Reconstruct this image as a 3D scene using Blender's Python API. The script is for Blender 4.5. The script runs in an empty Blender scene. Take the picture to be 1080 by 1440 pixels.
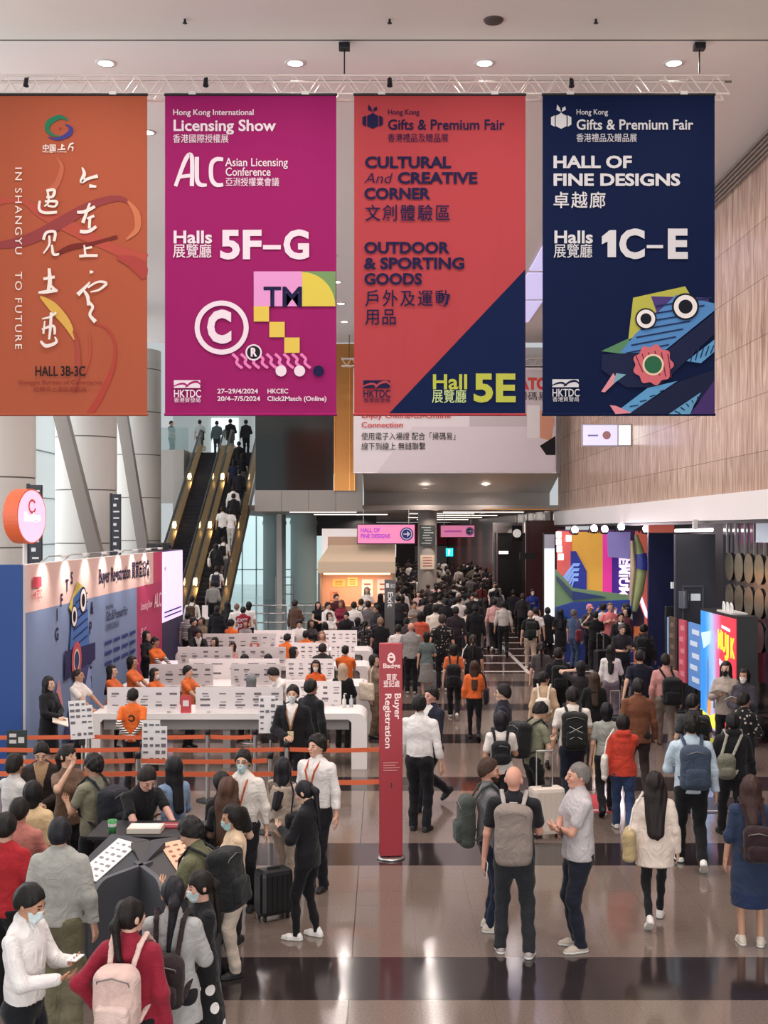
import bpy, bmesh, math, random
import numpy as np
from mathutils import Vector, Matrix
random.seed(7)
SC = bpy.context.scene
COL = SC.collection
R = math.radians
# ---------------------------------------------------------------- camera, world, exposure
HC, F = 4.0, 1650.0            # eye height (a landing above the concourse), focal length in px of a 1080x1440 picture
cam = bpy.data.cameras.new('camera')
cam.sensor_fit = 'VERTICAL'; cam.sensor_height = 36.0; cam.lens = 36.0 * F / 1440.0
cam.shift_y = 25.0 / 1440.0; cam.clip_end = 400
CAM = bpy.data.objects.new('camera', cam); COL.objects.link(CAM)
CAM.location = (0, 0, HC); CAM.rotation_euler = (R(90), 0, 0)
SC.camera = CAM
SC.view_settings.view_transform = 'Standard'; SC.view_settings.look = 'None'
SC.view_settings.gamma = 1.0; SC.view_settings.use_curve_mapping = False
SC.view_settings.exposure = 0.0
W = bpy.data.worlds.new('sky'); SC.world = W; W.use_nodes = True
_bg = W.node_tree.nodes['Background']
_bg.inputs[0].default_value = (0.86, 0.91, 0.93, 1); _bg.inputs[1].default_value = 0.62
SC.cycles.max_bounces = 6; SC.cycles.diffuse_bounces = 3; SC.cycles.glossy_bounces = 3
SC.cycles.transmission_bounces = 4; SC.cycles.transparent_max_bounces = 8
SC.cycles.use_denoising = True; SC.cycles.sample_clamp_indirect = 6

def area(name, loc, rot, sx, sy, power, col=(1, 1, 1), spread=180):
    l = bpy.data.lights.new(name, 'AREA'); l.shape = 'RECTANGLE'; l.size = sx; l.size_y = sy
    l.energy = power; l.color = col; l.spread = R(spread)
    o = bpy.data.objects.new(name, l); COL.objects.link(o); o.location = loc; o.rotation_euler = rot
    return o
# daylight through the glazing on the left, and an unseen front fill behind the camera
area('daylight_left', (-13.6, 30, 6.5), (0, R(-90), 0), 10, 44, 2600, (0.93, 0.97, 1.0))
area('front_fill', (0, -7, 3.2), (R(118), 0, 0), 18, 5, 1900, (1.0, 0.96, 0.93))  # unseen fill, set low and tilted up to brighten the ceiling

def gx(px, Y): return (px - 540.0) * Y / F
def gz(py, Y): return HC - (py - 745.0) * Y / F
def gy(py): return HC * F / (py - 745.0)

# ---------------------------------------------------------------- materials
def lin(c):
    if isinstance(c, str):
        c = c.lstrip('#'); c = tuple(int(c[i:i+2], 16) / 255 for i in (0, 2, 4))
    return tuple((v / 12.92 if v <= 0.04045 else ((v + 0.055) / 1.055) ** 2.4) for v in c)
_mats = {}
def mat(name, col, rough=0.6, metal=0.0, emit=0.0, bump=0.0, bscale=60, var=0.0, vscale=3.0, spec=0.5, alpha=1.0, trans=0.0, coat=0.0):
    key = (name, str(col), rough, metal, emit, bump, var, alpha, trans)
    if key in _mats: return _mats[key]
    m = bpy.data.materials.new(name); m.use_nodes = True
    nt = m.node_tree; b = nt.nodes['Principled BSDF']; L = nt.links
    c = (*lin(col), 1)
    b.inputs['Base Color'].default_value = c
    b.inputs['Roughness'].default_value = rough; b.inputs['Metallic'].default_value = metal
    b.inputs['Specular IOR Level'].default_value = spec
    b.inputs['Alpha'].default_value = alpha; b.inputs['Transmission Weight'].default_value = trans
    b.inputs['Coat Weight'].default_value = coat
    if emit:
        b.inputs['Emission Color'].default_value = c; b.inputs['Emission Strength'].default_value = emit
    if bump or var:
        tc = nt.nodes.new('ShaderNodeTexCoord')
    if bump:
        n = nt.nodes.new('ShaderNodeTexNoise'); n.inputs['Scale'].default_value = bscale; n.inputs['Detail'].default_value = 3
        bp = nt.nodes.new('ShaderNodeBump'); bp.inputs['Strength'].default_value = bump; bp.inputs['Distance'].default_value = 0.01
        L.new(tc.outputs['Object'], n.inputs['Vector']); L.new(n.outputs['Fac'], bp.inputs['Height']); L.new(bp.outputs['Normal'], b.inputs['Normal'])
    if var:
        n2 = nt.nodes.new('ShaderNodeTexNoise'); n2.inputs['Scale'].default_value = vscale; n2.inputs['Detail'].default_value = 4
        mx = nt.nodes.new('ShaderNodeMix'); mx.data_type = 'RGBA'
        mx.inputs[6].default_value = tuple(v * (1 - var) for v in c[:3]) + (1,)
        mx.inputs[7].default_value = tuple(min(1, v * (1 + var)) for v in c[:3]) + (1,)
        L.new(tc.outputs['Object'], n2.inputs['Vector']); L.new(n2.outputs['Fac'], mx.inputs[0]); L.new(mx.outputs[2], b.inputs['Base Color'])
    _mats[key] = m
    return m
def cloth(col, kind='plain'):
    key = ('cloth', col, kind)
    if key in _mats: return _mats[key]
    m = bpy.data.materials.new('fabric_' + kind); m.use_nodes = True
    nt = m.node_tree; b = nt.nodes['Principled BSDF']; L = nt.links
    b.inputs['Roughness'].default_value = 0.85; b.inputs['Specular IOR Level'].default_value = 0.25
    b.inputs['Sheen Weight'].default_value = 0.1
    tc = nt.nodes.new('ShaderNodeTexCoord')
    n = nt.nodes.new('ShaderNodeTexNoise'); n.inputs['Scale'].default_value = 5.5; n.inputs['Detail'].default_value = 3; n.inputs['Distortion'].default_value = 2.2
    L.new(tc.outputs['Object'], n.inputs['Vector'])
    bp = nt.nodes.new('ShaderNodeBump'); bp.inputs['Strength'].default_value = 0.5; bp.inputs['Distance'].default_value = 0.05
    L.new(n.outputs['Fac'], bp.inputs['Height']); L.new(bp.outputs['Normal'], b.inputs['Normal'])
    c = lin(col)
    def ramp(src, stops, const=False):
        r = nt.nodes.new('ShaderNodeValToRGB')
        if const: r.color_ramp.interpolation = 'CONSTANT'
        e = r.color_ramp.elements
        while len(e) < len(stops): e.new(0.5)
        for el, (p, cc) in zip(e, stops): el.position = p; el.color = (*cc, 1)
        L.new(src, r.inputs[0]); L.new(r.outputs[0], b.inputs['Base Color'])
    if kind == 'floral':
        v = nt.nodes.new('ShaderNodeTexVoronoi'); v.inputs['Scale'].default_value = 15
        L.new(tc.outputs['Object'], v.inputs['Vector'])
        ramp(v.outputs['Distance'], [(0, lin('#b9a79b')), (0.26, c)], True)
    elif kind == 'dots':
        v = nt.nodes.new('ShaderNodeTexVoronoi'); v.inputs['Scale'].default_value = 7.5; v.inputs['Randomness'].default_value = 0.35
        L.new(tc.outputs['Object'], v.inputs['Vector'])
        ramp(v.outputs['Distance'], [(0, lin('#e6e0dc')), (0.3, c)], True)
    elif kind == 'stripes':
        w = nt.nodes.new('ShaderNodeTexWave'); w.inputs['Scale'].default_value = 9; w.bands_direction = 'Z'
        L.new(tc.outputs['Object'], w.inputs['Vector'])
        ramp(w.outputs['Fac'], [(0, lin('#16151a')), (0.5, c)], True)
    elif kind == 'print':
        w = nt.nodes.new('ShaderNodeTexNoise'); w.inputs['Scale'].default_value = 9; w.inputs['Detail'].default_value = 1
        L.new(tc.outputs['Object'], w.inputs['Vector'])
        ramp(w.outputs['Fac'], [(0, c), (0.55, lin('#6a5a50'))], True)
    else:
        ramp(n.outputs['Fac'], [(0.25, tuple(v * 0.88 for v in c)), (0.75, tuple(min(1, v * 1.08) for v in c))])
    _mats[key] = m
    return m
def skin(col): return mat('skin', col, 0.5, bump=0.08, bscale=90, var=0.06, vscale=9, spec=0.35)
def hairm(col): return mat('hair', col, 0.55, bump=0.5, bscale=90, var=0.25, vscale=30, spec=.3)
WHITE = mat('white_paint', '#d9d5d3', 0.5)
STEEL = mat('brushed_steel', '#b9b7b5', 0.28, 0.9)
BLACK = mat('black_plastic', '#17171a', 0.45)
DARKM = mat('dark_metal', '#26262b', 0.4, 0.5)

# ---------------------------------------------------------------- objects
def tag(o, label=None, cat=None, group=None, kind=None):
    if label: o['label'] = label
    if cat: o['category'] = cat
    if group: o['group'] = group
    if kind: o['kind'] = kind
    return o
def link(name, me, parent=None, mats=None):
    o = bpy.data.objects.new(name, me); COL.objects.link(o)
    if parent is not None: o.parent = parent
    if me is not None and mats:
        for m in (mats if isinstance(mats, (list, tuple)) else [mats]): me.materials.append(m)
    return o
def empty(name, label, cat, loc=(0, 0, 0), rz=0, group=None):
    o = bpy.data.objects.new(name, None); COL.objects.link(o); o.empty_display_size = 0.2
    o.location = loc; o.rotation_euler = (0, 0, R(rz))
    return tag(o, label, cat, group)
class MB:
    """collects shapes, then links them as ONE mesh object"""
    def __init__(s): s.v = []; s.f = []; s.m = []; s.sm = []
    def add(s, vs, fs, mi=0, smooth=False):
        n = len(s.v); s.v += [tuple(v) for v in vs]
        for f in fs: s.f.append([n + i for i in f]); s.m.append(mi); s.sm.append(smooth)
        return s
    def box(s, c, d, mi=0, M=None, bev=0.0):
        x, y, z = d[0] / 2, d[1] / 2, d[2] / 2
        if bev <= 0:
            vs = [Vector((sx * x, sy * y, sz * z)) for sz in (-1, 1) for sy in (-1, 1) for sx in (-1, 1)]
            fs = [(0, 2, 3, 1), (4, 5, 7, 6), (0, 1, 5, 4), (2, 6, 7, 3), (0, 4, 6, 2), (1, 3, 7, 5)]
        else:
            bm = bmesh.new(); bmesh.ops.create_cube(bm, size=1, matrix=Matrix.Diagonal((d[0], d[1], d[2], 1)))
            bmesh.ops.bevel(bm, geom=bm.edges[:], offset=min(bev, min(x, y, z) * .95), segments=2, affect='EDGES', profile=0.6)
            bm.verts.index_update(); vs = [v.co.copy() for v in bm.verts]; fs = [[v.index for v in f.verts] for f in bm.faces]; bm.free()
        vs = [(M @ v if M is not None else v) + Vector(c) for v in vs]
        return s.add(vs, fs, mi)
    def tube(s, pts, r, mi=0, n=8, cap=True, smooth=True):
        pts = [Vector(p) for p in pts]; rs = r if isinstance(r, (list, tuple)) else [r] * len(pts)
        vs = []; fs = []; up = None
        for i, p in enumerate(pts):
            t = (pts[min(i + 1, len(pts) - 1)] - pts[max(i - 1, 0)]).normalized()
            if up is None: up = Vector((0, 0, 1)) if abs(t.z) < 0.9 else Vector((1, 0, 0))
            a = t.cross(up).normalized(); b = a.cross(t).normalized(); up = b
            for k in range(n):
                q = 2 * math.pi * k / n
                vs.append(p + (a * math.cos(q) + b * math.sin(q)) * rs[i])
        for i in range(len(pts) - 1):
            for k in range(n):
                k2 = (k + 1) % n
                fs.append((i * n + k, i * n + k2, (i + 1) * n + k2, (i + 1) * n + k))
        s.add(vs, fs, mi, smooth)
        if cap:
            m = len(vs); s.add(vs[:n], [list(range(n))], mi); s.add(vs[m - n:], [list(range(n - 1, -1, -1))], mi)
        return s
    def lathe(s, c, prof, mi=0, n=24, smooth=True):
        vs = []; fs = []
        for (r, z) in prof:
            for k in range(n):
                q = 2 * math.pi * k / n; vs.append((c[0] + r * math.cos(q), c[1] + r * math.sin(q), c[2] + z))
        for i in range(len(prof) - 1):
            for k in range(n):
                k2 = (k + 1) % n; fs.append((i * n + k, i * n + k2, (i + 1) * n + k2, (i + 1) * n + k))
        return s.add(vs, fs, mi, smooth)
    def prism(s, poly, y0, y1, mi=0):
        """polygon in x,z extruded along y"""
        n = len(poly); vs = [(x, y0, z) for x, z in poly] + [(x, y1, z) for x, z in poly]
        fs = [list(range(n)), list(range(2 * n - 1, n - 1, -1))] + [(i, i + n, (i + 1) % n + n, (i + 1) % n) for i in range(n)]
        return s.add(vs, fs, mi)
    def mesh(s, name):
        me = bpy.data.meshes.new(name); me.from_pydata(s.v, [], s.f)
        me.polygons.foreach_set('material_index', s.m); me.polygons.foreach_set('use_smooth', s.sm)
        me.validate(); me.update(); return me
    def build(s, name, mats, parent=None, fix=True):
        me = s.mesh(name)
        if fix:
            bm = bmesh.new(); bm.from_mesh(me); bmesh.ops.recalc_face_normals(bm, faces=bm.faces); bm.to_mesh(me); bm.free()
        return link(name, me, parent, mats)
def struct(name, mb, mats, kind='structure', parent=None):
    o = mb.build(name, mats, parent); o['kind'] = kind; return o
def text_mesh(body, size, bold=0.0, align='LEFT', shear=0.0, sx=1.0, spacing=1.0, width=None, line=1.0):
    """lettering as a flat mesh in x,y; width fits the longest line"""
    c = bpy.data.curves.new('lettering', 'FONT'); c.body = body; c.size = size; c.align_x = align
    c.offset = bold * size; c.shear = shear; c.space_character = spacing; c.resolution_u = 3; c.space_line = line
    o = bpy.data.objects.new('lettering', c); COL.objects.link(o)
    dg = bpy.context.evaluated_depsgraph_get()
    me = bpy.data.meshes.new_from_object(o.evaluated_get(dg))
    bpy.data.objects.remove(o); bpy.data.curves.remove(c); me.materials.clear()
    n = len(me.vertices); a = np.empty(n * 3, np.float32); me.vertices.foreach_get('co', a); a = a.reshape(-1, 3)
    if width and n:
        w = a[:, 0].max() - a[:, 0].min(); k = width / max(w, 1e-6)
        a[:, 0] *= k
    a[:, 0] *= sx
    me.vertices.foreach_set('co', a.ravel())
    return me
# ---------------------------------------------------------------- the concourse
def floor_mat():
    m = bpy.data.materials.new('polished_granite'); m.use_nodes = True; nt = m.node_tree; L = nt.links; b = nt.nodes['Principled BSDF']
    tc = nt.nodes.new('ShaderNodeTexCoord'); sp = nt.nodes.new('ShaderNodeSeparateXYZ'); L.new(tc.outputs['Object'], sp.inputs[0])
    def mt(op, a, bb=None, c=None):
        n = nt.nodes.new('ShaderNodeMath'); n.operation = op
        for i, v in enumerate((a, bb, c)):
            if v is None: continue
            if isinstance(v, (int, float)): n.inputs[i].default_value = v
            else: L.new(v, n.inputs[i])
        return n.outputs[0]
    def mix(f, a, bb):
        n = nt.nodes.new('ShaderNodeMix'); n.data_type = 'RGBA'
        for i, v in ((0, f), (6, a), (7, bb)):
            if isinstance(v, tuple): n.inputs[i].default_value = (*v, 1)
            else: L.new(v, n.inputs[i])
        return n.outputs[2]
    x, y = sp.outputs[0], sp.outputs[1]
    band = mt('LESS_THAN', mt('FLOORED_MODULO', mt('SUBTRACT', y, 9.98), 4.0), 1.0)
    nz = nt.nodes.new('ShaderNodeTexNoise'); nz.inputs['Scale'].default_value = 45; nz.inputs['Detail'].default_value = 4; L.new(tc.outputs['Object'], nz.inputs['Vector'])
    n2 = nt.nodes.new('ShaderNodeTexNoise'); n2.inputs['Scale'].default_value = 0.5; n2.inputs['Detail'].default_value = 2; L.new(tc.outputs['Object'], n2.inputs['Vector'])
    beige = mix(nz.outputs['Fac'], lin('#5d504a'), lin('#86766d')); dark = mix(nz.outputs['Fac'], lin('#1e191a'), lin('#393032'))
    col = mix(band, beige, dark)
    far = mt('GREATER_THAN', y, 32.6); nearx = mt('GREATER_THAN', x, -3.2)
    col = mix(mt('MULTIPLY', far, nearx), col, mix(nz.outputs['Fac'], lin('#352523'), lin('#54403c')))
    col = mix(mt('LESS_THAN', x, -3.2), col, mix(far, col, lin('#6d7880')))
    st = mt('MULTIPLY', mt('LESS_THAN', mt('FLOORED_MODULO', mt('SUBTRACT', y, 33.0), 2.1), .26), mt('MULTIPLY', far, nearx))
    st = mt('MULTIPLY', st, mt('LESS_THAN', y, 48.0))
    ln = mt('MULTIPLY', mt('LESS_THAN', mt('ABSOLUTE', mt('SUBTRACT', x, 4.05)), .06), mt('MULTIPLY', far, nearx))
    col = mix(mt('MAXIMUM', st, ln), col, lin('#eadfda'))
    def seam(v, p, o, w): return mt('LESS_THAN', mt('ABSOLUTE', mt('SUBTRACT', mt('FLOORED_MODULO', mt('ADD', v, o + p / 2), p), p / 2)), w)
    sx = mt('MAXIMUM', seam(x, .61, .3, .002), seam(y, .5, .02, .002)); big = mt('LESS_THAN', mt('ABSOLUTE', mt('ADD', x, .3)), .006)
    col = mix(mt('MULTIPLY', sx, .35), col, lin('#241d1d')); col = mix(big, col, lin('#120e0e'))
    L.new(col, b.inputs['Base Color'])
    L.new(mt('MULTIPLY_ADD', n2.outputs['Fac'], .10, .06), b.inputs['Roughness']); b.inputs['Specular IOR Level'].default_value = .65
    return m
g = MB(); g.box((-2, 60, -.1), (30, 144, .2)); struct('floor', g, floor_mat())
CEIL = mat('ceiling_panel', '#e8e4de', .6, bump=.02, bscale=4, var=.03, vscale=.5)
g = MB(); g.box((-3.4, 11.2, 11.75), (21.8, 13.5, .5)); struct('ceiling', g, CEIL)
g = MB(); g.box((-3.4, 32.6, 11.77), (21.8, 29.1, .5)); struct('ceiling', g, mat('ceiling_panel_rear', '#efe6e3', .6, bump=.02, bscale=4))
g = MB(); g.box((-3.4, 18.0, 11.53), (21.8, .1, .02)); struct('trim_1', g, mat('shadow_gap', '#57504d', .8))
def stone():
    m = bpy.data.materials.new('veined_stone_panels'); m.use_nodes = True; nt = m.node_tree; L = nt.links; b = nt.nodes['Principled BSDF']
    tc = nt.nodes.new('ShaderNodeTexCoord'); mp = nt.nodes.new('ShaderNodeMapping'); mp.inputs['Scale'].default_value = (1, 5.0, .5); L.new(tc.outputs['Object'], mp.inputs[0])
    n = nt.nodes.new('ShaderNodeTexNoise'); n.inputs['Scale'].default_value = 1.6; n.inputs['Detail'].default_value = 7; n.inputs['Distortion'].default_value = 1.4; L.new(mp.outputs[0], n.inputs['Vector'])
    r = nt.nodes.new('ShaderNodeValToRGB'); e = r.color_ramp.elements; e[0].position = .3; e[0].color = (*lin('#9a7565'), 1); e[1].position = .68; e[1].color = (*lin('#d9bfae'), 1); L.new(n.outputs['Fac'], r.inputs[0])
    br = nt.nodes.new('ShaderNodeTexBrick'); mp2 = nt.nodes.new('ShaderNodeMapping'); mp2.inputs['Rotation'].default_value = (R(90), 0, R(90)); L.new(tc.outputs['Object'], mp2.inputs[0])
    sp = nt.nodes.new('ShaderNodeSeparateXYZ'); cb = nt.nodes.new('ShaderNodeCombineXYZ'); L.new(tc.outputs['Object'], sp.inputs[0]); L.new(sp.outputs[1], cb.inputs[0]); L.new(sp.outputs[2], cb.inputs[1]); L.new(cb.outputs[0], br.inputs['Vector'])
    br.inputs['Scale'].default_value = 1; br.inputs['Mortar Size'].default_value = .008; br.inputs['Brick Width'].default_value = 3.3; br.inputs['Row Height'].default_value = 1.1
    br.inputs['Color1'].default_value = (1, 1, 1, 1); br.inputs['Color2'].default_value = (.86, .84, .83, 1); br.inputs['Mortar'].default_value = (.45, .38, .35, 1)
    mx = nt.nodes.new('ShaderNodeMix'); mx.data_type = 'RGBA'; mx.blend_type = 'MULTIPLY'; mx.inputs[0].default_value = 1; L.new(r.outputs[0], mx.inputs[6]); L.new(br.outputs['Color'], mx.inputs[7]); L.new(mx.outputs[2], b.inputs['Base Color'])
    b.inputs['Roughness'].default_value = .22
    return m
g = MB(); g.box((7.4, 28.4, 8.13), (.34, 40.6, 6.75)); struct('wall_right', g, stone())
g = MB()
for k in range(5): g.box((7.2, 28.4, 11.05 + k * .1), (.05, 40.4, .04))
struct('trim_3', g, mat('grille', '#8a7c74', .5))
g = MB(); g.box((7.32, 29.4, 4.475), (.5, 38.8, .55), 0); struct('trim_4', g, mat('white_fascia', '#e3dcdb', .45))
g = MB(); g.box((7.25, 29.4, 4.16), (.3, 38.8, .06)); struct('trim_5', g, DARKM)
# lower right: dark glazing, then the recess of the show stand
DG = mat('dark_glazing', '#2b2b30', .08, .0, spec=.8)
g = MB(); g.box((7.5, 17.6, 2.1), (.2, 16, 4.2)); struct('wall_right', g, DG)
g = MB(); g.box((9.0, 37, 2.1), (.2, 24, 4.2)); struct('wall_recess', g, mat('recess_black', '#131318', .5))
g = MB(); g.box((8.2, 37, 4.3), (1.6, 24, .15)); struct('ceiling', g, mat('recess_soffit', '#37343a', .5))
# back: balcony front, recessed soffit, upper wall
GREY = mat('stone_grey', '#a49d97', .5, var=.04, vscale=.6)
def fascia(x0, x1, z0, z1, y=48.0, name='wall_back', m=GREY, d=.3, seams=None):
    g = MB(); n = max(1, round((x1 - x0) / 1.15)); w = (x1 - x0) / n
    for i in range(n): g.box((x0 + w * (i + .5), y + d / 2, (z0 + z1) / 2), (w - .012, d, z1 - z0))
    struct(name, g, m)
fascia(-5.3, -.87, 4.75, 5.62)
fascia(-1.25, -.87, 5.62, 6.3)
g = MB(); g.prism([(-.87, 4.85), (7.2, 4.85), (7.2, 5.6), (-.87, 5.6)], 51, 51.3); struct('wall_back', g, GREY)
g = MB(); g.add([(-.87, 48, 6.32), (7.2, 48, 6.32), (7.2, 51, 5.6), (-.87, 51, 5.6), (-.87, 48, 6.5), (7.2, 48, 6.5), (7.2, 51.3, 5.8), (-.87, 51.3, 5.8)], [(0, 1, 2, 3), (4, 7, 6, 5), (0, 4, 5, 1), (3, 2, 6, 7), (0, 3, 7, 4), (1, 5, 6, 2)])
struct('ceiling', g, mat('soffit_white', '#c9c4be', .6))
g = MB(); g.box((1.0, 48.4, 8.9), (12.6, .3, 5.2)); struct('wall_back', g, mat('upper_wall', '#cfc6c2', .6))
g = MB(); g.box((-3.68, 48.2, 7.15), (3.2, .12, 3.06)); struct('window_1', g, mat('dark_tinted_glass', '#1b2222', .08, spec=.7))
g = MB(); g.box((-1.62, 48.1, 8.6), (.85, .35, 6.0)); struct('column_gold', g, mat('gold_metal', '#c08a4e', .28, .8, bump=.05, bscale=3))
g = MB()
for x in (-2.02, -1.4, -1.2): g.box((x, 47.9, 8.6), (.04, .06, 6.0))
struct('trim_6', g, mat('gold_edge', '#e0a45e', .25, .9))
# corridor under the balcony
g = MB(); g.box((.6, 90, 4.95), (17, 80, .2)); struct('ceiling', g, mat('corridor_ceiling', '#a89d97', .5))
g = MB(); g.box((7.2, 90, 2.4), (.3, 78, 4.8)); struct('wall_corridor', g, mat('red_brown_panel', '#6a3630', .25))
g = MB(); g.box((3.0, 129, 2.4), (12, .3, 4.8)); struct('wall_corridor', g, mat('corridor_end', '#6d5a58', .5))
for k, (x0, x1, z0, z1, c) in enumerate([(3.4, 6.9, 2.4, 4.5, '#c93a52'), (3.4, 6.9, .1, 2.2, '#d8d2d4')]):
    g = MB(); g.box(((x0 + x1) / 2, 128.7, (z0 + z1) / 2), (x1 - x0, .1, z1 - z0))
    tag(g.build('wall_poster', mat('poster', c, .5)), ['red printed panel high on the far corridor end wall', 'white printed panel on the far corridor end wall below a red one'][k], 'poster')
g = MB(); g.box((5.6, 48.6, 4.84), (3.0, 1.0, .03)); struct('trim_9', g, mat('gold_soffit', '#d99a4a', .3, .6))
# chrome frames of the lift lobby on the corridor's right
CH = mat('chrome', '#c9c2be', .15, .95)
g = MB()
for y in (50.5, 53.5, 57, 61): g.box((7.0, y, 2.4), (.25, .5, 4.8))
struct('trim_7', g, CH)
g = MB(); g.box((6.2, 57.5, 2.0), (1.6, .3, 4.0)); struct('door_1', g, mat('black_door', '#0f0d0e', .3))
g = MB()
for x in (5.35, 5.5, 7.0): g.box((x, 57.3, 2.1), (.1, .2, 4.2))
g.box((6.2, 57.25, 4.1), (1.8, .2, .5)); struct('trim_8', g, CH)
g = MB(); g.box((6.9, 50.2, 2.2), (1.7, .2, 4.4)); struct('wall_corridor', g, mat('red_brown_panel', '#4a2522', .3))
# left side: round clad columns with slanted struts, glazing and floor rail behind
CLAD = mat('column_cladding', '#c6c1bb', .42, var=.03, vscale=.7)
for k, (Y, cx) in enumerate(((30.3, -10.05), (39.8, -10.1), (49.3, -10.4))):
    g = MB(); z = -0.0
    for j in range(7):
        z0, z1 = j * 1.78, min(11.5, (j + 1) * 1.78 - .02)
        g.lathe((cx, Y, 0), [(1.02, z0 + .01), (1.02, z1 - .01)], n=48)
    g.lathe((cx, Y, 0), [(1.0, 0), (1.0, 11.5)], 1, n=48)
    struct('column', g, [CLAD, mat('joint_dark', '#77716c', .6)])
for (x0, x1, Y) in ((76, 138, 35.0), (166, 205, 44.5)):
    xt, xb = gx(x0, Y), gx(x1, Y); zt, zb = gz(545, Y), gz(790, Y); dx = (xt - xb) / (zt - zb)
    g = MB(); A, B = Vector((xb - dx * zb, Y, 0)), Vector((xb + dx * (11.4 - zb), Y, 11.4)); d = (B - A).normalized()
    w = .2; g.add([(A.x - w, Y - .2, 0), (A.x + w, Y - .2, 0), (A.x + w, Y + .2, 0), (A.x - w, Y + .2, 0), (B.x - w, Y - .2, B.z), (B.x + w, Y - .2, B.z), (B.x + w, Y + .2, B.z), (B.x - w, Y + .2, B.z)],
                   [(0, 1, 2, 3), (4, 7, 6, 5), (0, 4, 5, 1), (1, 5, 6, 2), (2, 6, 7, 3), (3, 7, 4, 0)])
    struct('strut_beam', g, mat('strut_metal', '#8f8782', .35, .5))
g = MB()
for z in (1.5, 3.4, 5.3, 7.2, 9.1, 11): g.box((-13.9, 40, z), (.06, 60, .05))
for y in range(14, 72, 4): g.box((-13.9, y, 5.7), (.06, .06, 11.4))
struct('window_2', g, mat('mullion', '#a9b2b2', .5))
g = MB(); g.box((-13.98, 40, 5.7), (.02, 60, 11.4)); struct('window_3', g, mat('frosted_daylit_glass', '#dfe9ea', .3, emit=.42))
# corridor glazing: teal round columns, daylit glass
for px, py, w in ((386, 842, 32), (427, 847, 37)):
    Y = gy(py); r = w * Y / F / 2; g = MB(); g.lathe((gx(px, Y), Y, 0), [(r, 0), (r, 4.85)], n=40); g.lathe((gx(px, Y), Y, 0), [(r * 1.05, 4.3), (r * 1.05, 4.5)], n=40)
    struct('column', g, mat('teal_column', '#a8bdbd', .4))
g = MB(); g.box((-7.3, 86, 2.5), (9.4, .05, 5)); struct('window_4', g, mat('daylit_glass_rear', '#d3eef0', .2, emit=.75))
g = MB()
for x in np.linspace(-11.4, -3.2, 9): g.box((x, 85.9, 2.5), (.09, .08, 5))
g.box((-7.3, 85.9, 1.1), (8.6, .08, .08)); struct('window_5', g, mat('mullion', '#a9b2b2', .5))
g = MB(); g.box((-5.35, 60, 2.4), (.25, .5, 4.8)); struct('column_pale', g, WHITE)
def rail(name, label, x0, x1, Y, z=1.05, n=5, group=None):
    e = empty(name, label, 'railing', ((x0 + x1) / 2, Y, 0), 0, group); w = x1 - x0
    for zz in (z, z * .72, z * .4): g = MB(); g.tube([(-w / 2, 0, zz), (w / 2, 0, zz)], .025); g.build('rail', STEEL, e)
    for i in range(n): g = MB(); x = -w / 2 + w * i / (n - 1); g.tube([(x, 0, 0), (x, 0, z)], .03); g.build('post', STEEL, e)
rail('railing', 'steel railing beside the escalator foot, in front of the glazed hall', gx(352, 45), gx(452, 45), 45, 1.1)
rail('railing', 'small steel railing between the two teal columns', gx(388, 62), gx(412, 62), 62, 1.5, 3)
# grey column with the directory board
Yc = 52.0; g = MB(); g.lathe((gx(601, Yc), Yc, 0), [(.42, 0), (.42, 4.85)], n=40); struct('column', g, mat('grey_column', '#8d8681', .45))
# ---------------------------------------------------------------- upper landing and escalators
LZ, EB = 7.6, 41.0
YT = EB + 1.732 * LZ
g = MB(); g.box((-8.3, YT + 8, LZ - .35), (6.2, 15, .7)); struct('floor_upper', g, mat('landing', '#b5aeaa', .4))
g = MB(); g.box((-8.5, YT + 15.4, 10), (8, .2, 5)); struct('wall_upper', g, mat('upper_rear_wall', '#d7dcdb', .5, emit=.0))
g = MB()
for x0, x1 in ((-10.2, -8.6), (-7.6, -6.4)): g.box(((x0 + x1) / 2, YT + 15.2, 9.3), (x1 - x0, .1, 2.6))
struct('window_6', g, mat('daylit_glass_upper', '#e6f1f1', .3, emit=.8))
g = MB(); g.box((-9.25, YT - .6, LZ - 1.55), (.5, 1.6, 3.1)); g.box((-9.9, YT - 1.2, LZ - 1.2), (1.0, .2, 2.4)); struct('wall_landing', g, mat('landing_panel', '#b3aca7', .5))
g = MB(); g.box((-9.95, YT - .2, LZ + .55), (1.9, .03, 1.1)); struct('window_7', g, mat('rail_glass', '#9fb8b8', .05, alpha=.35))
g = MB(); g.box((-5.0, 50.4, LZ + 1.2), (.3, 4, 7.5)); struct('wall_landing', g, mat('escalator_side_wall', '#5b5853', .5))
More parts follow.
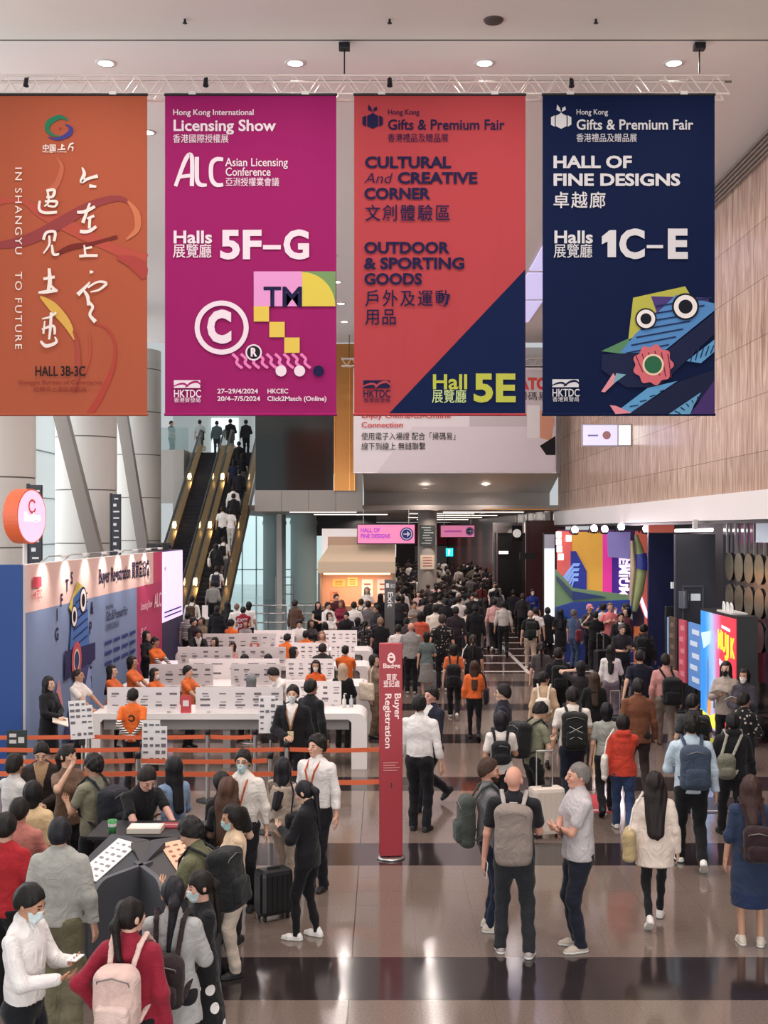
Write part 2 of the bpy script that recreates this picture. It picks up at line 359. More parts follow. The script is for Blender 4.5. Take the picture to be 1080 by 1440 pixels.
def escalator(label, x0, x1):
    e = empty('escalator', label, 'escalator', ((x0 + x1) / 2, EB, 0)); w = x1 - x0; c30, L = math.cos(R(30)), 2 * LZ
    run = 1.732 * LZ; g = MB(); n = 44
    for i in range(n):
        y = run * i / n; z = LZ * i / n; g.box((0, y + run / n / 2, z + .02), (w - .36, run / n, LZ / n + .03), 0); g.box((0, y + .012, z + .08), (w - .38, .012, LZ / n * .5), 1)
    g.box((0, -.6, .015), (w - .3, 1.3, .03), 1); g.build('steps', [mat('step_dark', '#22222a', .4, .4), mat('step_edge', '#3b3b44', .4, .5)], e)
    g = MB(); g.prism([(-w / 2 + .02, -.5), (w / 2 - .02, -.5), (w / 2 - .02, 0), (-w / 2 + .02, 0)], 0, 1)
    v = []; m = MB(); q = [(-1.3, 0), (0, 0), (run, LZ - .05), (run + 1, LZ - .05), (run + 1, LZ - .6), (run, LZ - .8), (.6, -.0)]
    m.add([(-w / 2, y, z) for y, z in q] + [(w / 2, y, z) for y, z in q], [list(range(7)), list(range(13, 6, -1))] + [(i, i + 7, (i + 1) % 7 + 7, (i + 1) % 7) for i in range(7)])
    m.build('truss_body', mat('escalator_body', '#2c2a28', .4, .3), e)
    for sx in (-1, 1):
        x = sx * (w / 2 - .08)
        m = MB(); q = [(-1.2, .12), (-1.2, .85), (-.2, .92), (0, .95), (run, LZ + .95), (run + .8, LZ + .95), (run + .8, LZ + .1), (run, LZ + .12), (0, .12)]
        m.add([(x - .012, y, z) for y, z in q] + [(x + .012, y, z) for y, z in q], [list(range(9)), list(range(17, 8, -1))] + [(i, i + 9, (i + 1) % 9 + 9, (i + 1) % 9) for i in range(9)])
        m.build('balustrade', mat('balustrade_glass', '#8f8877', .06, alpha=.55, spec=.8), e)
        m = MB(); m.tube([(x, -1.2, .5), (x, -1.25, .8), (x, -.9, .95), (x, 0, 1.0), (x, run, LZ + 1.0), (x, run + .8, LZ + 1.0), (x, run + .9, LZ + .6)], .045, n=8); m.build('handrail', mat('handrail_rubber', '#0e0e10', .35), e)
        m = MB(); m.add([(x + q * .13, y, z) for y, z in ((-1.0, .06), (0, .1), (run, LZ + .1), (run + .8, LZ + .1)) for q in (-1, 1)] + [(x + q * .13, y, z + .2) for y, z in ((-1.0, .06), (0, .1), (run, LZ + .1), (run + .8, LZ + .1)) for q in (-1, 1)],
                        [f for i in (0, 2, 4) for f in ((i, i + 1, i + 3, i + 2), (i + 8, i + 10, i + 11, i + 9), (i, i + 2, i + 10, i + 8), (i + 1, i + 9, i + 11, i + 3))])
        m.build('skirt_panel', mat('brass_skirt', '#b79568', .25, .85), e)
        m = MB()
        for t in (.2, .48, .76): m.box((x - sx * .05, run * t, LZ * t + .55), (.05, .22, .2), 0, Matrix.Rotation(R(30), 3, 'X'))
        m.build('lamp', mat('escalator_lamp', '#ffe6b8', .3, emit=6), e)
    return e
escalator('empty left escalator with dark steps and gold side panels', -8.55, -7.3)
escalator('right escalator crowded with riders going up, gold side panels', -7.12, -5.75)
# ---------------------------------------------------------------- ceiling fittings
def ceiling_light(X, Y, Z, label, group, r=.1, power=55, col=(1, .9, .84)):
    e = empty('ceiling_light', label, 'ceiling light', (X, Y, Z), 0, group)
    g = MB(); g.lathe((0, 0, 0), [(r * 1.0, -.012), (r * 1.35, -.016), (r * 1.45, 0)], n=24); g.build('trim_ring', WHITE, e)
    g = MB(); g.lathe((0, 0, 0), [(.0, -.008), (r * 1.02, -.008)], n=24); g.build('diffuser', mat('lamp_glow', '#fff3e6', .4, emit=7), e)
    l = bpy.data.lights.new('lamp_light', 'AREA'); l.shape = 'DISK'; l.size = r * 2; l.energy = power; l.color = col; l.spread = R(150)
    o = bpy.data.objects.new('lamp_light', l); COL.objects.link(o); o.parent = e; o.location = (0, 0, -.04)
lx = (-4.48, -1.43, 1.62, 4.67)
for j, Y in enumerate((18.9, 22.2, 25.5, 28.9, 32.2, 35.6, 39.0, 42.4)):
    for i, X in enumerate(lx):
        lab = ('round recessed downlight in the ceiling above the ' + ['orange', 'magenta', 'red', 'navy'][i] + ' banner') if j == 0 else 'round recessed downlight in the rear ceiling behind the banners'
        ceiling_light(X, Y, 11.5 if Y < 18 else 11.52, lab, 'ceiling downlights' if j == 0 else 'rear ceiling downlights', .12, 70)
for Y in (4.5, 8.5, 12.5, 16):                      # the same lamps go on over the landing, above the picture
    for X in lx: 
        a_ = area('lamp_light', (X, Y, 11.42), (0, 0, 0), .3, .3, 75, (1, .9, .84), 150)
for k, (px, py) in enumerate(((598, 687), (683, 683))): ceiling_light(gx(px, 49.6), 49.6, gz(py, 49.6) + .02, ['left', 'right'][k] + ' of two downlights in the soffit below the white banner', None, .13, 30)
for px, w in ((260, 0), (548, 0), (838, 0)):
    Y = 7.5 * F / 718; e = empty('sprinkler', 'sprinkler head on the front ceiling above the ' + {260: 'magenta banner', 548: 'red banner', 838: 'navy banner'}[px], 'sprinkler', (gx(px, Y), Y, 11.5))
    g = MB(); g.tube([(0, 0, 0), (0, 0, -.05)], .018); g.build('stem', DARKM, e); g = MB(); g.lathe((0, 0, -.055), [(0, 0), (.035, 0), (.035, -.008), (0, -.008)], n=12); g.build('deflector', DARKM, e)
Y = 7.5 * F / 717; g = MB(); g.lathe((gx(694, Y), Y, 11.5), [(0, -.03), (.13, -.03), (.15, 0)], n=24); tag(g.build('ceiling_vent', mat('vent_dark', '#4d4743', .6)), 'round dark vent flush in the front ceiling above the red banner', 'vent')
for k in range(3):
    g = MB(); g.box((4.7, 32 + k * 4.2, 11.5), (1.0, 3.8, .04)); tag(g.build('ceiling_panel_light', mat('lavender_panel', '#c9c2ee', .4, emit=.75)), 'glowing lavender panel in the rear ceiling between red and navy banners', 'ceiling light', 'lavender ceiling panels')
for j, (x0, x1, Y) in enumerate(((-4.2, -1.2, 52), (2.6, 6.2, 52), (1.2, 4.4, 57), (-3.6, .2, 60), (2.6, 6.2, 64), (1.5, 6.2, 74), (2.5, 6.5, 90))):
    e = empty('strip_light', 'long white strip light in the low corridor ceiling', 'strip light', ((x0 + x1) / 2, Y, 4.846), 0, 'corridor strip lights'); g = MB(); g.box((0, 0, -.03), (x1 - x0, .3, .06)); g.build('housing', WHITE, e); g = MB(); g.box((0, 0, -.07), (x1 - x0 - .06, .24, .02)); g.build('diffuser', mat('strip_glow', '#fff1e2', .4, emit=3.5), e)
# corridor lamps
for j, Y in enumerate((50.5, 56, 62, 69, 77, 86, 97, 110)):
    for X in (-1.5, 2.2, 5.2): ceiling_light(X, Y, 4.84, 'small bright downlight in the low corridor ceiling under the balcony', 'corridor downlights', .13, 85, (1, .86, .76))
# ---------------------------------------------------------------- hanging banners and their truss
class Art:
    """flat printing laid on a surface: pixels of the photo at a depth become metres; every layer sits a little further out"""
    def __init__(s, Y, parent, step=.0006, frame=None, base=.009):
        s.Y, s.p, s.k, s.step, s.base = Y, parent, 0, step, base; s.ix = frame
        s.M = parent.matrix_basis.inverted() if parent is not None else Matrix()
        s.fn = None
    def pt(s, x, y):
        d = s.base + s.k * s.step
        if s.fn: return s.M @ Vector(s.fn(x, y, d))
        return s.M @ Vector((gx(x, s.Y), s.Y - d, gz(y, s.Y)))
    def poly(s, name, polys, m):
        """polys: list of pixel outlines -> one mesh"""
        g = MB(); s.k += 1
        for p in polys: g.add([s.pt(*q) for q in p], [list(range(len(p)))])
        return g.build(name, m, s.p, fix=False)
    def circle(s, name, cx, cy, r, m, r0=0, n=36, ry=None):
        ry = ry or r; g = MB(); s.k += 1; v = []; f = []
        for i in range(n):
            a = 2 * math.pi * i / n
            v.append(s.pt(cx + r * math.cos(a), cy + ry * math.sin(a)))
            if r0: v.append(s.pt(cx + r0 * math.cos(a), cy + r0 * ry / r * math.sin(a)))
        if r0: f = [(2 * i, 2 * ((i + 1) % n), 2 * ((i + 1) % n) + 1, 2 * i + 1) for i in range(n)]
        else: f = [list(range(n))]
        g.add(v, f); return g.build(name, m, s.p, fix=False)
    def text(s, name, body, x, y, size, m, bold=0., width=None, shear=0., sp=1., rot=0, line=1.0, align='LEFT'):
        """x, y: left end of the base line in pixels; size: cap height in pixels"""
        s.k += 1; me = text_mesh(body, 1.0, bold, align, shear, 1.0, sp, None, line)
        n = len(me.vertices); a = np.empty(n * 3, np.float32); me.vertices.foreach_get('co', a); a = a.reshape(-1, 3)
        k = size / .69
        kx = k if not width else width / max(a[:, 0].max() - a[:, 0].min(), 1e-6)
        out = np.empty_like(a); c, sn = math.cos(R(rot)), math.sin(R(rot))
        for i in range(n):
            u, v = a[i, 0] * kx, -a[i, 1] * k
            out[i] = s.pt(x + u * c - v * sn, y + u * sn + v * c)
        me.vertices.foreach_set('co', out.ravel()); me.update()
        return link(name, me, s.p, m)
    def stroke(s, name, pts, w, m, close=False):
        """a ribbon of changing width along a smooth line"""
        s.k += 1; P = []; n = len(pts)
        for i in range(n - 1):
            p0, p1, p2, p3 = pts[max(i - 1, 0)], pts[i], pts[i + 1], pts[min(i + 2, n - 1)]
            for j in range(6):
                t = j / 6; P.append(tuple(.5 * (2 * b + (c - a) * t + (2 * a - 5 * b + 4 * c - d) * t * t + (3 * b - a - 3 * c + d) * t ** 3) for a, b, c, d in zip(p0, p1, p2, p3)))
        P.append(pts[-1]); v = []; N = len(P)
        for i, p in enumerate(P):
            q = P[min(i + 1, N - 1)]; o = P[max(i - 1, 0)]; dx, dy = q[0] - o[0], q[1] - o[1]; L = math.hypot(dx, dy) or 1
            ww = (p[2] if len(p) > 2 else w) / 2
            v += [s.pt(p[0] - dy / L * ww, p[1] + dx / L * ww), s.pt(p[0] + dy / L * ww, p[1] - dx / L * ww)]
        g = MB(); g.add(v, [(2 * i, 2 * i + 1, 2 * i + 3, 2 * i + 2) for i in range(N - 1)]); return g.build(name, m, s.p, fix=False)
def ink(c): return mat('ink', c, .7, spec=.2)
BY = 18.0
def banner(x0, x1, y0, y1, Y, label, m, n=26, name='banner', cat='banner'):
    o = None; g = MB(); w = gx(x1, Y) - gx(x0, Y); h = gz(y0, Y) - gz(y1, Y)
    v = []; f = []
    for k, dy in enumerate((0, .006)):
        for j in range(7):
            for i in range(n + 1):
                u = i / n; v.append((-w / 2 + w * u, dy + .004 * math.sin(u * 23) * (j / 6), h * (1 - j / 6)))
    q = (n + 1) * 7
    for j in range(6):
        for i in range(n):
            a = j * (n + 1) + i; f.append((a, a + n + 1, a + n + 2, a + 1)); f.append((q + a, q + a + 1, q + a + n + 2, q + a + n + 1))
    g.add(v, f, 0, True)
    o = g.build(name, m); o.location = ((gx(x0, Y) + gx(x1, Y)) / 2, Y, gz(y1, Y)); tag(o, label, cat)
    for nm, z in (('top_pole', h), ('bottom_pole', 0)):
        t = MB(); t.tube([(-w / 2 - .01, .003, z), (w / 2 + .01, .003, z)], .022, n=8); t.build(nm, m if nm[0] == 'b' else DARKM, o)
    for u in (.16, .82):
        t = MB(); t.box((-w / 2 + w * u, 0, h + .02), (.11, .06, .05)); t.build('clip', WHITE, o)
    bpy.context.view_layer.update()
    return o
def cloth_banner(c, c2=None):
    m = bpy.data.materials.new('banner_cloth'); m.use_nodes = True; nt = m.node_tree; L = nt.links; b = nt.nodes['Principled BSDF']; b.inputs['Roughness'].default_value = .75; b.inputs['Specular IOR Level'].default_value = .12
    b.inputs['Base Color'].default_value = (*lin(c), 1)
    tc = nt.nodes.new('ShaderNodeTexCoord'); mp = nt.nodes.new('ShaderNodeMapping'); mp.inputs['Scale'].default_value = (1, 1, .12); L.new(tc.outputs['Object'], mp.inputs[0])
    n = nt.nodes.new('ShaderNodeTexNoise'); n.inputs['Scale'].default_value = 2.2; n.inputs['Detail'].default_value = 2; L.new(mp.outputs[0], n.inputs[0]); bp = nt.nodes.new('ShaderNodeBump'); bp.inputs['Strength'].default_value = .35; bp.inputs['Distance'].default_value = .08; L.new(n.outputs['Fac'], bp.inputs['Height']); L.new(bp.outputs[0], b.inputs['Normal'])
    return m
LILAC = ink('#d9c8d2'); INKN = ink('#100e3a'); PALE = ink('#c3c2c6')
def tdc_logo(A, x, y, c, gap):
    A.poly('logo', [[(x, y), (x + 37, y), (x + 37, y + 11), (x, y + 11)]], c)
    A.stroke('logo', [(x - 3, y + 10, 1), (x + 6, y + 6, 2.4), (x + 14, y + 5, 3), (x + 20, y + 9, 2.4)], 2, gap); A.stroke('logo', [(x + 16, y + 10, 1.5), (x + 24, y + 4, 3), (x + 33, y + 2.5, 3), (x + 39, y + 8, 1)], 2, gap)
    A.text('logo', 'HKTDC', x - .5, y + 24, 10.5, c, .012, 38); A.text('logo', '香港貿發局', x, y + 30.6, 5.0, c, .0, 37)
def gift(A, x, y, c, gap, k=1.0):
    P = lambda u, v: (x + u * k, y + v * k)
    A.poly('emblem', [[P(-8, -8), P(0, -12), P(8, -8), P(8, 8), P(0, 12), P(-8, 8)]], c)
    for s in (-1, 1):
        A.poly('emblem', [[P(s * 9.5, -8), P(s * 15, -5), P(s * 15, 6), P(s * 9.5, 9)]], c); A.poly('emblem', [[P(s * .5, -13), P(s * 2, -19), P(s * 6, -24 + 3 * (s > 0)), P(s * 7, -16)]], c)
        A.poly('emblem', [[P(s * 1.2, -10.5), P(s * 2.4, -11), P(s * 9, -8), P(s * 9, -6.7)]], gap)
# 1 orange
m1 = cloth_banner('#9f5039')
o = banner(-60, 207, 133, 583, BY, 'orange hanging banner with white brush calligraphy, leftmost of the row', m1); A = Art(BY, o)
for pts, c in (([(-55, 300, 20), (-10, 285, 12), (30, 283, 6), (60, 300, 16), (110, 325, 18), (160, 350, 14), (205, 368, 22)], '#a5473a'), ([(-50, 348, 4), (0, 345, 10), (45, 335, 16), (95, 308, 16), (130, 288, 12), (165, 279, 8), (183, 286, 3)], '#86383a'),
               ([(75, 360, 4), (100, 348, 8), (130, 343, 6), (165, 333, 5)], '#6a2420'), ([(180, 283, 3), (192, 300, 9), (193, 322, 8), (178, 337, 3)], '#b86a4a'), ([(80, 222, 2), (87, 235, 6), (82, 255, 8), (70, 272, 12)], '#ab5a42'),
               ([(130, 455, 2), (150, 462, 3), (162, 485, 3), (158, 520, 6), (140, 560, 9), (125, 583, 8)], '#a03c32'), ([(126, 470, 2), (127, 500, 3), (118, 530, 2)], '#a84838'), ([(165, 362, 6), (185, 368, 16), (198, 378, 20), (203, 392, 8)], '#9a3c36')):
    A.stroke('ribbon_print', pts, 6, ink(c))
A.stroke('ribbon_print', [(57, 417, 3), (75, 432, 13), (95, 456, 11), (105, 478, 2)], 8, ink('#c79a4a')); A.stroke('ribbon_print', [(103, 465, 2), (109, 485, 6), (110, 520, 7), (105, 552, 2)], 6, ink('#9a4238'))
A.stroke('emblem', [(96, 170, 2), (85, 165, 6), (70, 172, 8), (67, 183, 6), (76, 191, 3), (90, 192, 1)], 5, ink('#1f6b4c')); A.stroke('emblem', [(68, 193, 1), (82, 196, 4), (97, 189, 7), (100, 181, 5), (92, 175, 1)], 5, ink('#3a3478')); A.circle('emblem', 85, 181, 1.6, ink('#8c2a2a'))
wi = ink('#dccfc8'); A.text('lettering', '中国', 60, 212, 7, wi, .02, 18); A.stroke('lettering', [(88, 203, 2), (87, 211, 2)], 2, wi); A.stroke('lettering', [(81, 211, 1), (92, 210, 2.5)], 2, wi); A.stroke('lettering', [(88, 206, 2), (91, 205.5, 1)], 2, wi); A.stroke('lettering', [(96, 212, 1), (99, 204, 2.4), (104, 202, 2)], 2, wi); A.stroke('lettering', [(99, 207, 1), (103, 208, 2), (102, 213, 1)], 2, wi)
A.text('lettering', 'Shangyu China', 60, 214.8, 2.2, wi, .01, 34)
A.text('lettering', 'IN SHANGYU   TO FUTURE', 22, 235, 9.5, wi, 0, 255, rot=90, sp=1.25)
ST = [ # brush strokes of the calligraphy, pixel by pixel of its columns
 [(116, 236, 2), (119, 245, 5), (115, 256, 5), (124, 252, 4), (138, 248, 5)], [(126, 262, 5), (136, 263, 3)],
 [(109, 299, 4), (120, 298, 5), (134, 291, 4)], [(127, 286, 3), (122, 300, 4), (117, 314, 5)], [(123, 308, 3), (133, 304, 4)], [(127, 307, 4), (126, 322, 4)], [(113, 326, 5), (125, 326, 5), (136, 319, 4)],
 [(119, 345, 2), (121, 362, 4)], [(120, 350, 3), (130, 348, 3)], [(112, 361, 4), (122, 360, 4), (138, 360, 4)], [(127, 383, 5), (132, 383, 2)],
 [(110, 415, 6), (121, 404, 4), (127, 397, 2)], [(124, 405, 3), (138, 397, 3), (150, 399, 4), (140, 408, 3), (128, 411, 2)], [(118, 408, 3), (124, 418, 5), (125, 430, 4)], [(124, 424, 4), (131, 432, 4), (127, 443, 4), (135, 453, 6)],
 [(66, 269, 4), (77, 268, 4), (75, 277, 4), (66, 278, 3)], [(68, 270, 3), (69, 285, 3), (63, 291, 2)], [(64, 284, 3), (80, 284, 4), (78, 291, 3), (68, 290, 3)], [(57, 283, 3), (56, 295, 4), (64, 300, 4), (81, 299, 4)],
 [(62, 338, 4), (66, 328, 4), (78, 327, 4), (77, 340, 4)], [(70, 332, 3), (70, 345, 3), (62, 357, 2)], [(74, 345, 3), (76, 358, 4), (84, 358, 3)],
 [(70, 378, 4), (71, 398, 6), (68, 412, 4)], [(62, 393, 4), (78, 390, 4)], [(55, 412, 3), (66, 411, 5), (82, 409, 4)], [(70, 400, 3), (78, 408, 4)],
 [(60, 449, 2), (72, 446, 3), (80, 440, 3)], [(73, 440, 4), (72, 460, 4), (70, 478, 3)], [(60, 464, 3), (76, 459, 4), (78, 471, 3)], [(58, 480, 3), (66, 487, 5), (80, 482, 4), (78, 474, 2)], [(64, 452, 2), (62, 470, 3)]]
for k in range(0, len(ST)):
    A.stroke('calligraphy', ST[k], 4, wi)
A.text('lettering', 'HALL 3B-3C', 50, 529, 13.5, ink('#1d1216'), .018, 70); A.text('lettering', 'Shangyu Bureau of Commerce', 26, 541, 6, ink('#7c2b26'), .0, 118); A.text('lettering', '紹興市上虞區商務局', 48, 551, 5.5, ink('#7c2b26'), .0, 74)
# 2 magenta
o = banner(232, 473, 133, 583, BY, 'magenta hanging banner with a big copyright symbol and TM block', cloth_banner('#8d1b5b')); A = Art(BY, o)
A.text('lettering', 'Hong Kong International', 243, 162, 8, LILAC, .012, 113); A.text('lettering', 'Licensing Show', 243, 184, 15, LILAC, .022, 144); A.text('lettering', '香港國際授權展', 243, 200, 9, LILAC, .002, 78)
A.stroke('emblem', [(247, 262, 5), (262, 223, 6), (270, 222, 6), (270, 262, 6)], 5, LILAC); A.stroke('emblem', [(253, 249, 5), (268, 247, 5)], 5, LILAC); A.stroke('emblem', [(277, 221, 6), (277, 240, 6), (277.5, 254, 6), (282, 260, 6), (291, 260.5, 4)], 5, LILAC); A.stroke('emblem', [(314, 224.5, 5), (304, 224.5, 6), (297.5, 232, 6), (297.5, 251, 6), (304, 260, 6), (314, 260, 5)], 5, LILAC)
A.text('lettering', 'Asian Licensing', 317, 234, 11.5, LILAC, .008, 88); A.text('lettering', 'Conference', 317, 247.5, 11.5, LILAC, .008, 63); A.text('lettering', '亞洲授權業會議', 317, 261, 9, LILAC, .002, 75)
A.text('lettering', 'Halls', 243, 342, 17, LILAC, .024, 54); A.text('lettering', '展覽廳', 243, 361, 14.5, LILAC, .004, 54); A.text('lettering', '5F', 309, 363, 38, LILAC, .035, 58); A.poly('lettering', [[(370, 345), (395, 345), (395, 351), (370, 351)]], LILAC); A.text('lettering', 'G', 398, 363, 38, LILAC, .035, 36)
A.poly('artwork', [[(357, 382), (425, 382), (425, 431), (357, 431)]], ink('#d08bbd')); A.poly('artwork', [[(425, 382), (472, 382), (472, 431), (425, 431)]], ink('#6d8a5a'))
A.poly('artwork', [[(425, 431), (425, 382)] + [(425 + 46.5 * math.sin(t), 431 - 48 * math.cos(t)) for t in np.linspace(0, math.pi / 2, 14)]], ink('#c9b548'))
for x, y in ((357, 431), (379, 453), (400, 475)): A.poly('artwork', [[(x, y), (x + 21.5, y), (x + 21.5, y + 21.5), (x, y + 21.5)]], ink('#cfb24d'))
A.text('lettering', 'TM', 371, 431, 27, INKN, .022, 54)
A.circle('artwork', 312, 461, 38, LILAC, 31); A.text('lettering', 'C', 292, 480, 41, LILAC, .055, 34)
for k in range(9):
    x = 327 + k * 12; A.stroke('artwork', [(x, 498, 4), (x + 7, 505, 4), (x + 6, 511, 4), (x + 14, 518, 4)], 4, ink('#d676ad'))
A.circle('artwork', 357, 496, 11.5, LILAC); A.circle('artwork', 357, 496, 9.3, ink('#15121a')); A.text('lettering', 'R', 352.5, 501, 11, LILAC, .05, 9)
for x, c in ((395.5, LILAC), (421.5, LILAC), (448, INKN)): A.circle('artwork', x, 522, 7.7, c)
tdc_logo(A, 245, 535, LILAC, ink('#961b60'))
A.text('lettering', '27–29/4/2024', 306, 553.5, 6.3, LILAC, .02, 57); A.text('lettering', '20/4–7/5/2024', 306, 564, 6.3, LILAC, .02, 60); A.text('lettering', 'HKCEC', 376, 553.5, 6.3, LILAC, .02, 29); A.text('lettering', 'Click2Match (Online)', 376, 564, 6.3, LILAC, .02, 83)
# 3 red and navy
o = banner(498, 739, 133, 583, BY, 'red hanging banner with a navy lower corner', cloth_banner('#a33d42')); A = Art(BY, o)
A.poly('printed_corner', [[(546, 582.6), (738.6, 379), (738.6, 582.6)]], cloth_banner('#0a1a40'))
gift(A, 524, 170, INKN, ink('#a33d42'), .95)
A.text('lettering', 'Hong Kong', 545, 161.5, 7.5, INKN, .006, 44); A.text('lettering', 'Gifts & Premium Fair', 545, 182.5, 14, INKN, .016, 164); A.text('lettering', '香港禮品及贈品展', 545, 199, 9, INKN, .002, 85)
for t, x, y, w in (('CULTURAL', 513, 236, 121), ('CREATIVE', 559, 258, 112), ('CORNER', 512, 280, 93), ('OUTDOOR', 512, 356, 120), ('& SPORTING', 512, 378, 141), ('GOODS', 512, 400, 81)): A.text('lettering', t, x, y, 15, INKN, .034, w)
A.text('lettering', 'And', 512, 258, 14.5, INKN, -.006, 40, shear=.25); A.text('lettering', '文創體驗區', 513, 309, 17, INKN, .008, 119, sp=1.2); A.text('lettering', '戶外及運動', 513, 429, 17, INKN, .008, 119, sp=1.2); A.text('lettering', '用品', 513, 455, 17, INKN, .008, 43, sp=1.1)
tdc_logo(A, 511, 535, INKN, ink('#a33d42')); YG = ink('#a9ad45'); A.text('lettering', 'Hall', 607, 547, 20, YG, .022, 48); A.text('lettering', '展覽廳', 607, 565, 14, ink('#b5c78a'), .004, 48); A.text('lettering', '5E', 665, 564, 37, YG, .035, 59)
# 4 navy
NAVY = '#07163a'
o = banner(763, 1005, 133, 583, BY, 'navy hanging banner with geometric animal-like artwork, rightmost of the row', cloth_banner(NAVY)); A = Art(BY, o)
gift(A, 789, 170, PALE, ink(NAVY), .95)
A.text('lettering', 'Hong Kong', 810, 161.5, 7.5, PALE, .006, 44); A.text('lettering', 'Gifts & Premium Fair', 810, 182.5, 14, PALE, .016, 164); A.text('lettering', '香港禮品及贈品展', 810, 199, 9, PALE, .002, 85)
A.text('lettering', 'HALL OF', 777, 236, 16, PALE, .034, 110); A.text('lettering', 'FINE DESIGNS', 777, 261, 16, PALE, .034, 178); A.text('lettering', '卓越廊', 777, 291, 17, PALE, .008, 73, sp=1.15)
A.text('lettering', 'Halls', 778, 342, 17, PALE, .024, 54); A.text('lettering', '展覽廳', 778, 361, 14.5, PALE, .004, 54); A.poly('lettering', [[(846, 333), (857, 324), (866, 324), (866, 362), (854, 362), (854, 340), (846, 344)]], PALE); A.text('lettering', 'C', 870, 362, 38, PALE, .04, 36); A.poly('lettering', [[(909, 345), (932, 345), (932, 349.5), (909, 349.5)]], PALE); A.text('lettering', 'E', 937, 362, 38, PALE, .045, 28)
for pts, c in (([(890, 419), (963, 403), (970, 415), (900, 470), (883, 478)], '#a6a548'), ([(915, 417), (996, 419), (996, 440), (930, 460)], '#44346f'), ([(845, 494), (884, 476), (890, 500)], '#4d7a58'), ([(872, 496), (893, 470), (950, 415), (1004, 427), (1004, 437), (936, 492), (905, 500)], '#4a7db4'),
               ([(846, 499), (936, 494), (1004, 440), (1004, 470), (925, 545), (880, 545), (845, 520)], '#111a3c'), ([(965, 508), (1004, 478), (1004, 495), (985, 511)], '#5590bd'), ([(845, 551), (862, 525), (868, 535), (850, 552)], '#c9868f'), ([(866, 525), (880, 527), (862, 540)], '#6f9aa8'),
               ([(872, 575), (910, 546), (952, 536), (884, 582)], '#5590bd'), ([(884, 582.5), (952, 538), (1004, 520), (1004, 545), (960, 582.5)], '#101838'), ([(857, 570), (866, 571), (888, 581), (865, 582.5)], '#cc7f8c'), ([(940, 582.5), (985, 552), (975, 570), (970, 582.5)], '#5b93b8'), ([(970, 582.5), (1004, 535), (1004, 582.5)], '#3e2a62')):
    A.poly('artwork', [pts], ink(c))
for k in range(7): A.stroke('artwork', [(880 + k * 7, 497 - k * 11, 2), (940 + k * 10, 485 - k * 11, 2)], 2, ink('#16244f'))
for k in range(5): A.stroke('artwork', [(975 + k * 7, 490 - k * 1, 1.6), (970 + k * 7, 510 - k * 3, 1.6)], 1.6, ink('#16244f')); A.stroke('artwork', [(885 + k * 14, 572 - k * 7, 1.5), (897 + k * 12, 570 - k * 7, 1.5)], 1.5, ink('#16244f')); A.stroke('artwork', [(948 + k * 8, 578 - k * 5, 1.6), (956 + k * 6, 582 - k * 5, 1.6)], 1.6, ink('#16244f'))
DK = ink('#0d0f1e')
for cx, cy, r in ((907.5, 449, 15), (963, 432, 19)): A.circle('artwork', cx, cy, r, DK); A.circle('artwork', cx, cy, r * .86, ink('#d9d4d2')); A.circle('artwork', cx, cy, r * .52, DK)
g = [(917.5 + (27 + 2.2 * math.cos(9 * t)) * math.cos(t), 513.5 + (27 + 2.2 * math.cos(9 * t)) * math.sin(t)) for t in np.linspace(0, 2 * math.pi, 73)[:-1]]
A.poly('artwork', [g], ink('#c0616b'))
for k in range(6): A.stroke('artwork', [(893 + k * 9, 500 + abs(k - 3) * 2 - 6, 1.4), (903 + k * 8, 524 + k * 1.5, 1.4)], 1.4, ink('#5a1f38'))
A.circle('artwork', 917.5, 513.5, 15, ink('#d8c0a4')); A.circle('artwork', 917.5, 513.5, 12.3, ink('#245c40'))
tdc_logo(A, 776, 534, PALE, ink(NAVY))
# truss
e = empty('lighting_truss', 'white lattice truss carrying the four large banners', 'truss', (0, BY + .22, gz(129, BY)))
TW = mat('truss_metal', '#e6dad4', .4, .25)
xa, xb = gx(-70, BY), gx(1028, BY); zt = gz(105, BY) - gz(131, BY)
for yy in (-.14, .14):
    for zz in (0, zt): g = MB(); g.tube([(xa, yy, zz), (xb, yy, zz)], .024 if zz == 0 else .02, n=8); g.build('chord', TW, e)
for yy in (-.14, .14):
    g = MB(); n = int((xb - xa) / .2)
    for i in range(n): a = xa + (xb - xa) * i / n; b = xa + (xb - xa) * (i + 1) / n; g.tube([(a, yy, 0 if i % 2 else zt), (b, yy, zt if i % 2 else 0)], .009, n=5)
    g.build('lattice', TW, e)
g = MB(); g.tube([(xa, .2, zt + .03), (gx(1040, BY), .2, zt + .03)], .02, n=8); g.build('cable_tube', mat('dull_tube', '#6f635e', .5), e)
for px in (484, 986):
    h = empty('chain_hoist', ('chain hoist on the ceiling above the gap between magenta and red banners' if px < 600 else 'chain hoist on the ceiling above the navy banner\'s outer end'), 'hoist', (gx(px, BY), BY + .1, 11.5))
    g = MB(); g.box((0, 0, -.05), (.17, .14, .1), 0, None, .01); g.build('motor', DARKM, h); g = MB(); g.tube([(0, 0, -.1), (0, 0, gz(133, BY) - 11.45 + zt)], .012, n=6); g.build('chain', DARKM, h)
for k, (px, py) in enumerate(((38, 117), (290, 117), (548, 117), (803, 118))):
    e2 = empty('spotlight', 'small black spotlight in the truss above the ' + ['orange', 'magenta', 'red', 'navy'][k] + ' banner', 'spotlight', (gx(px, BY), BY - .02, gz(py, BY)))
    g = MB(); g.tube([(0, 0, .06), (0, -.03, -.06)], [.035, .045], n=10); g.build('housing', DARKM, e2); g = MB(); g.tube([(0, .0, .06), (0, .1, .12)], .01); g.build('bracket', DARKM, e2)
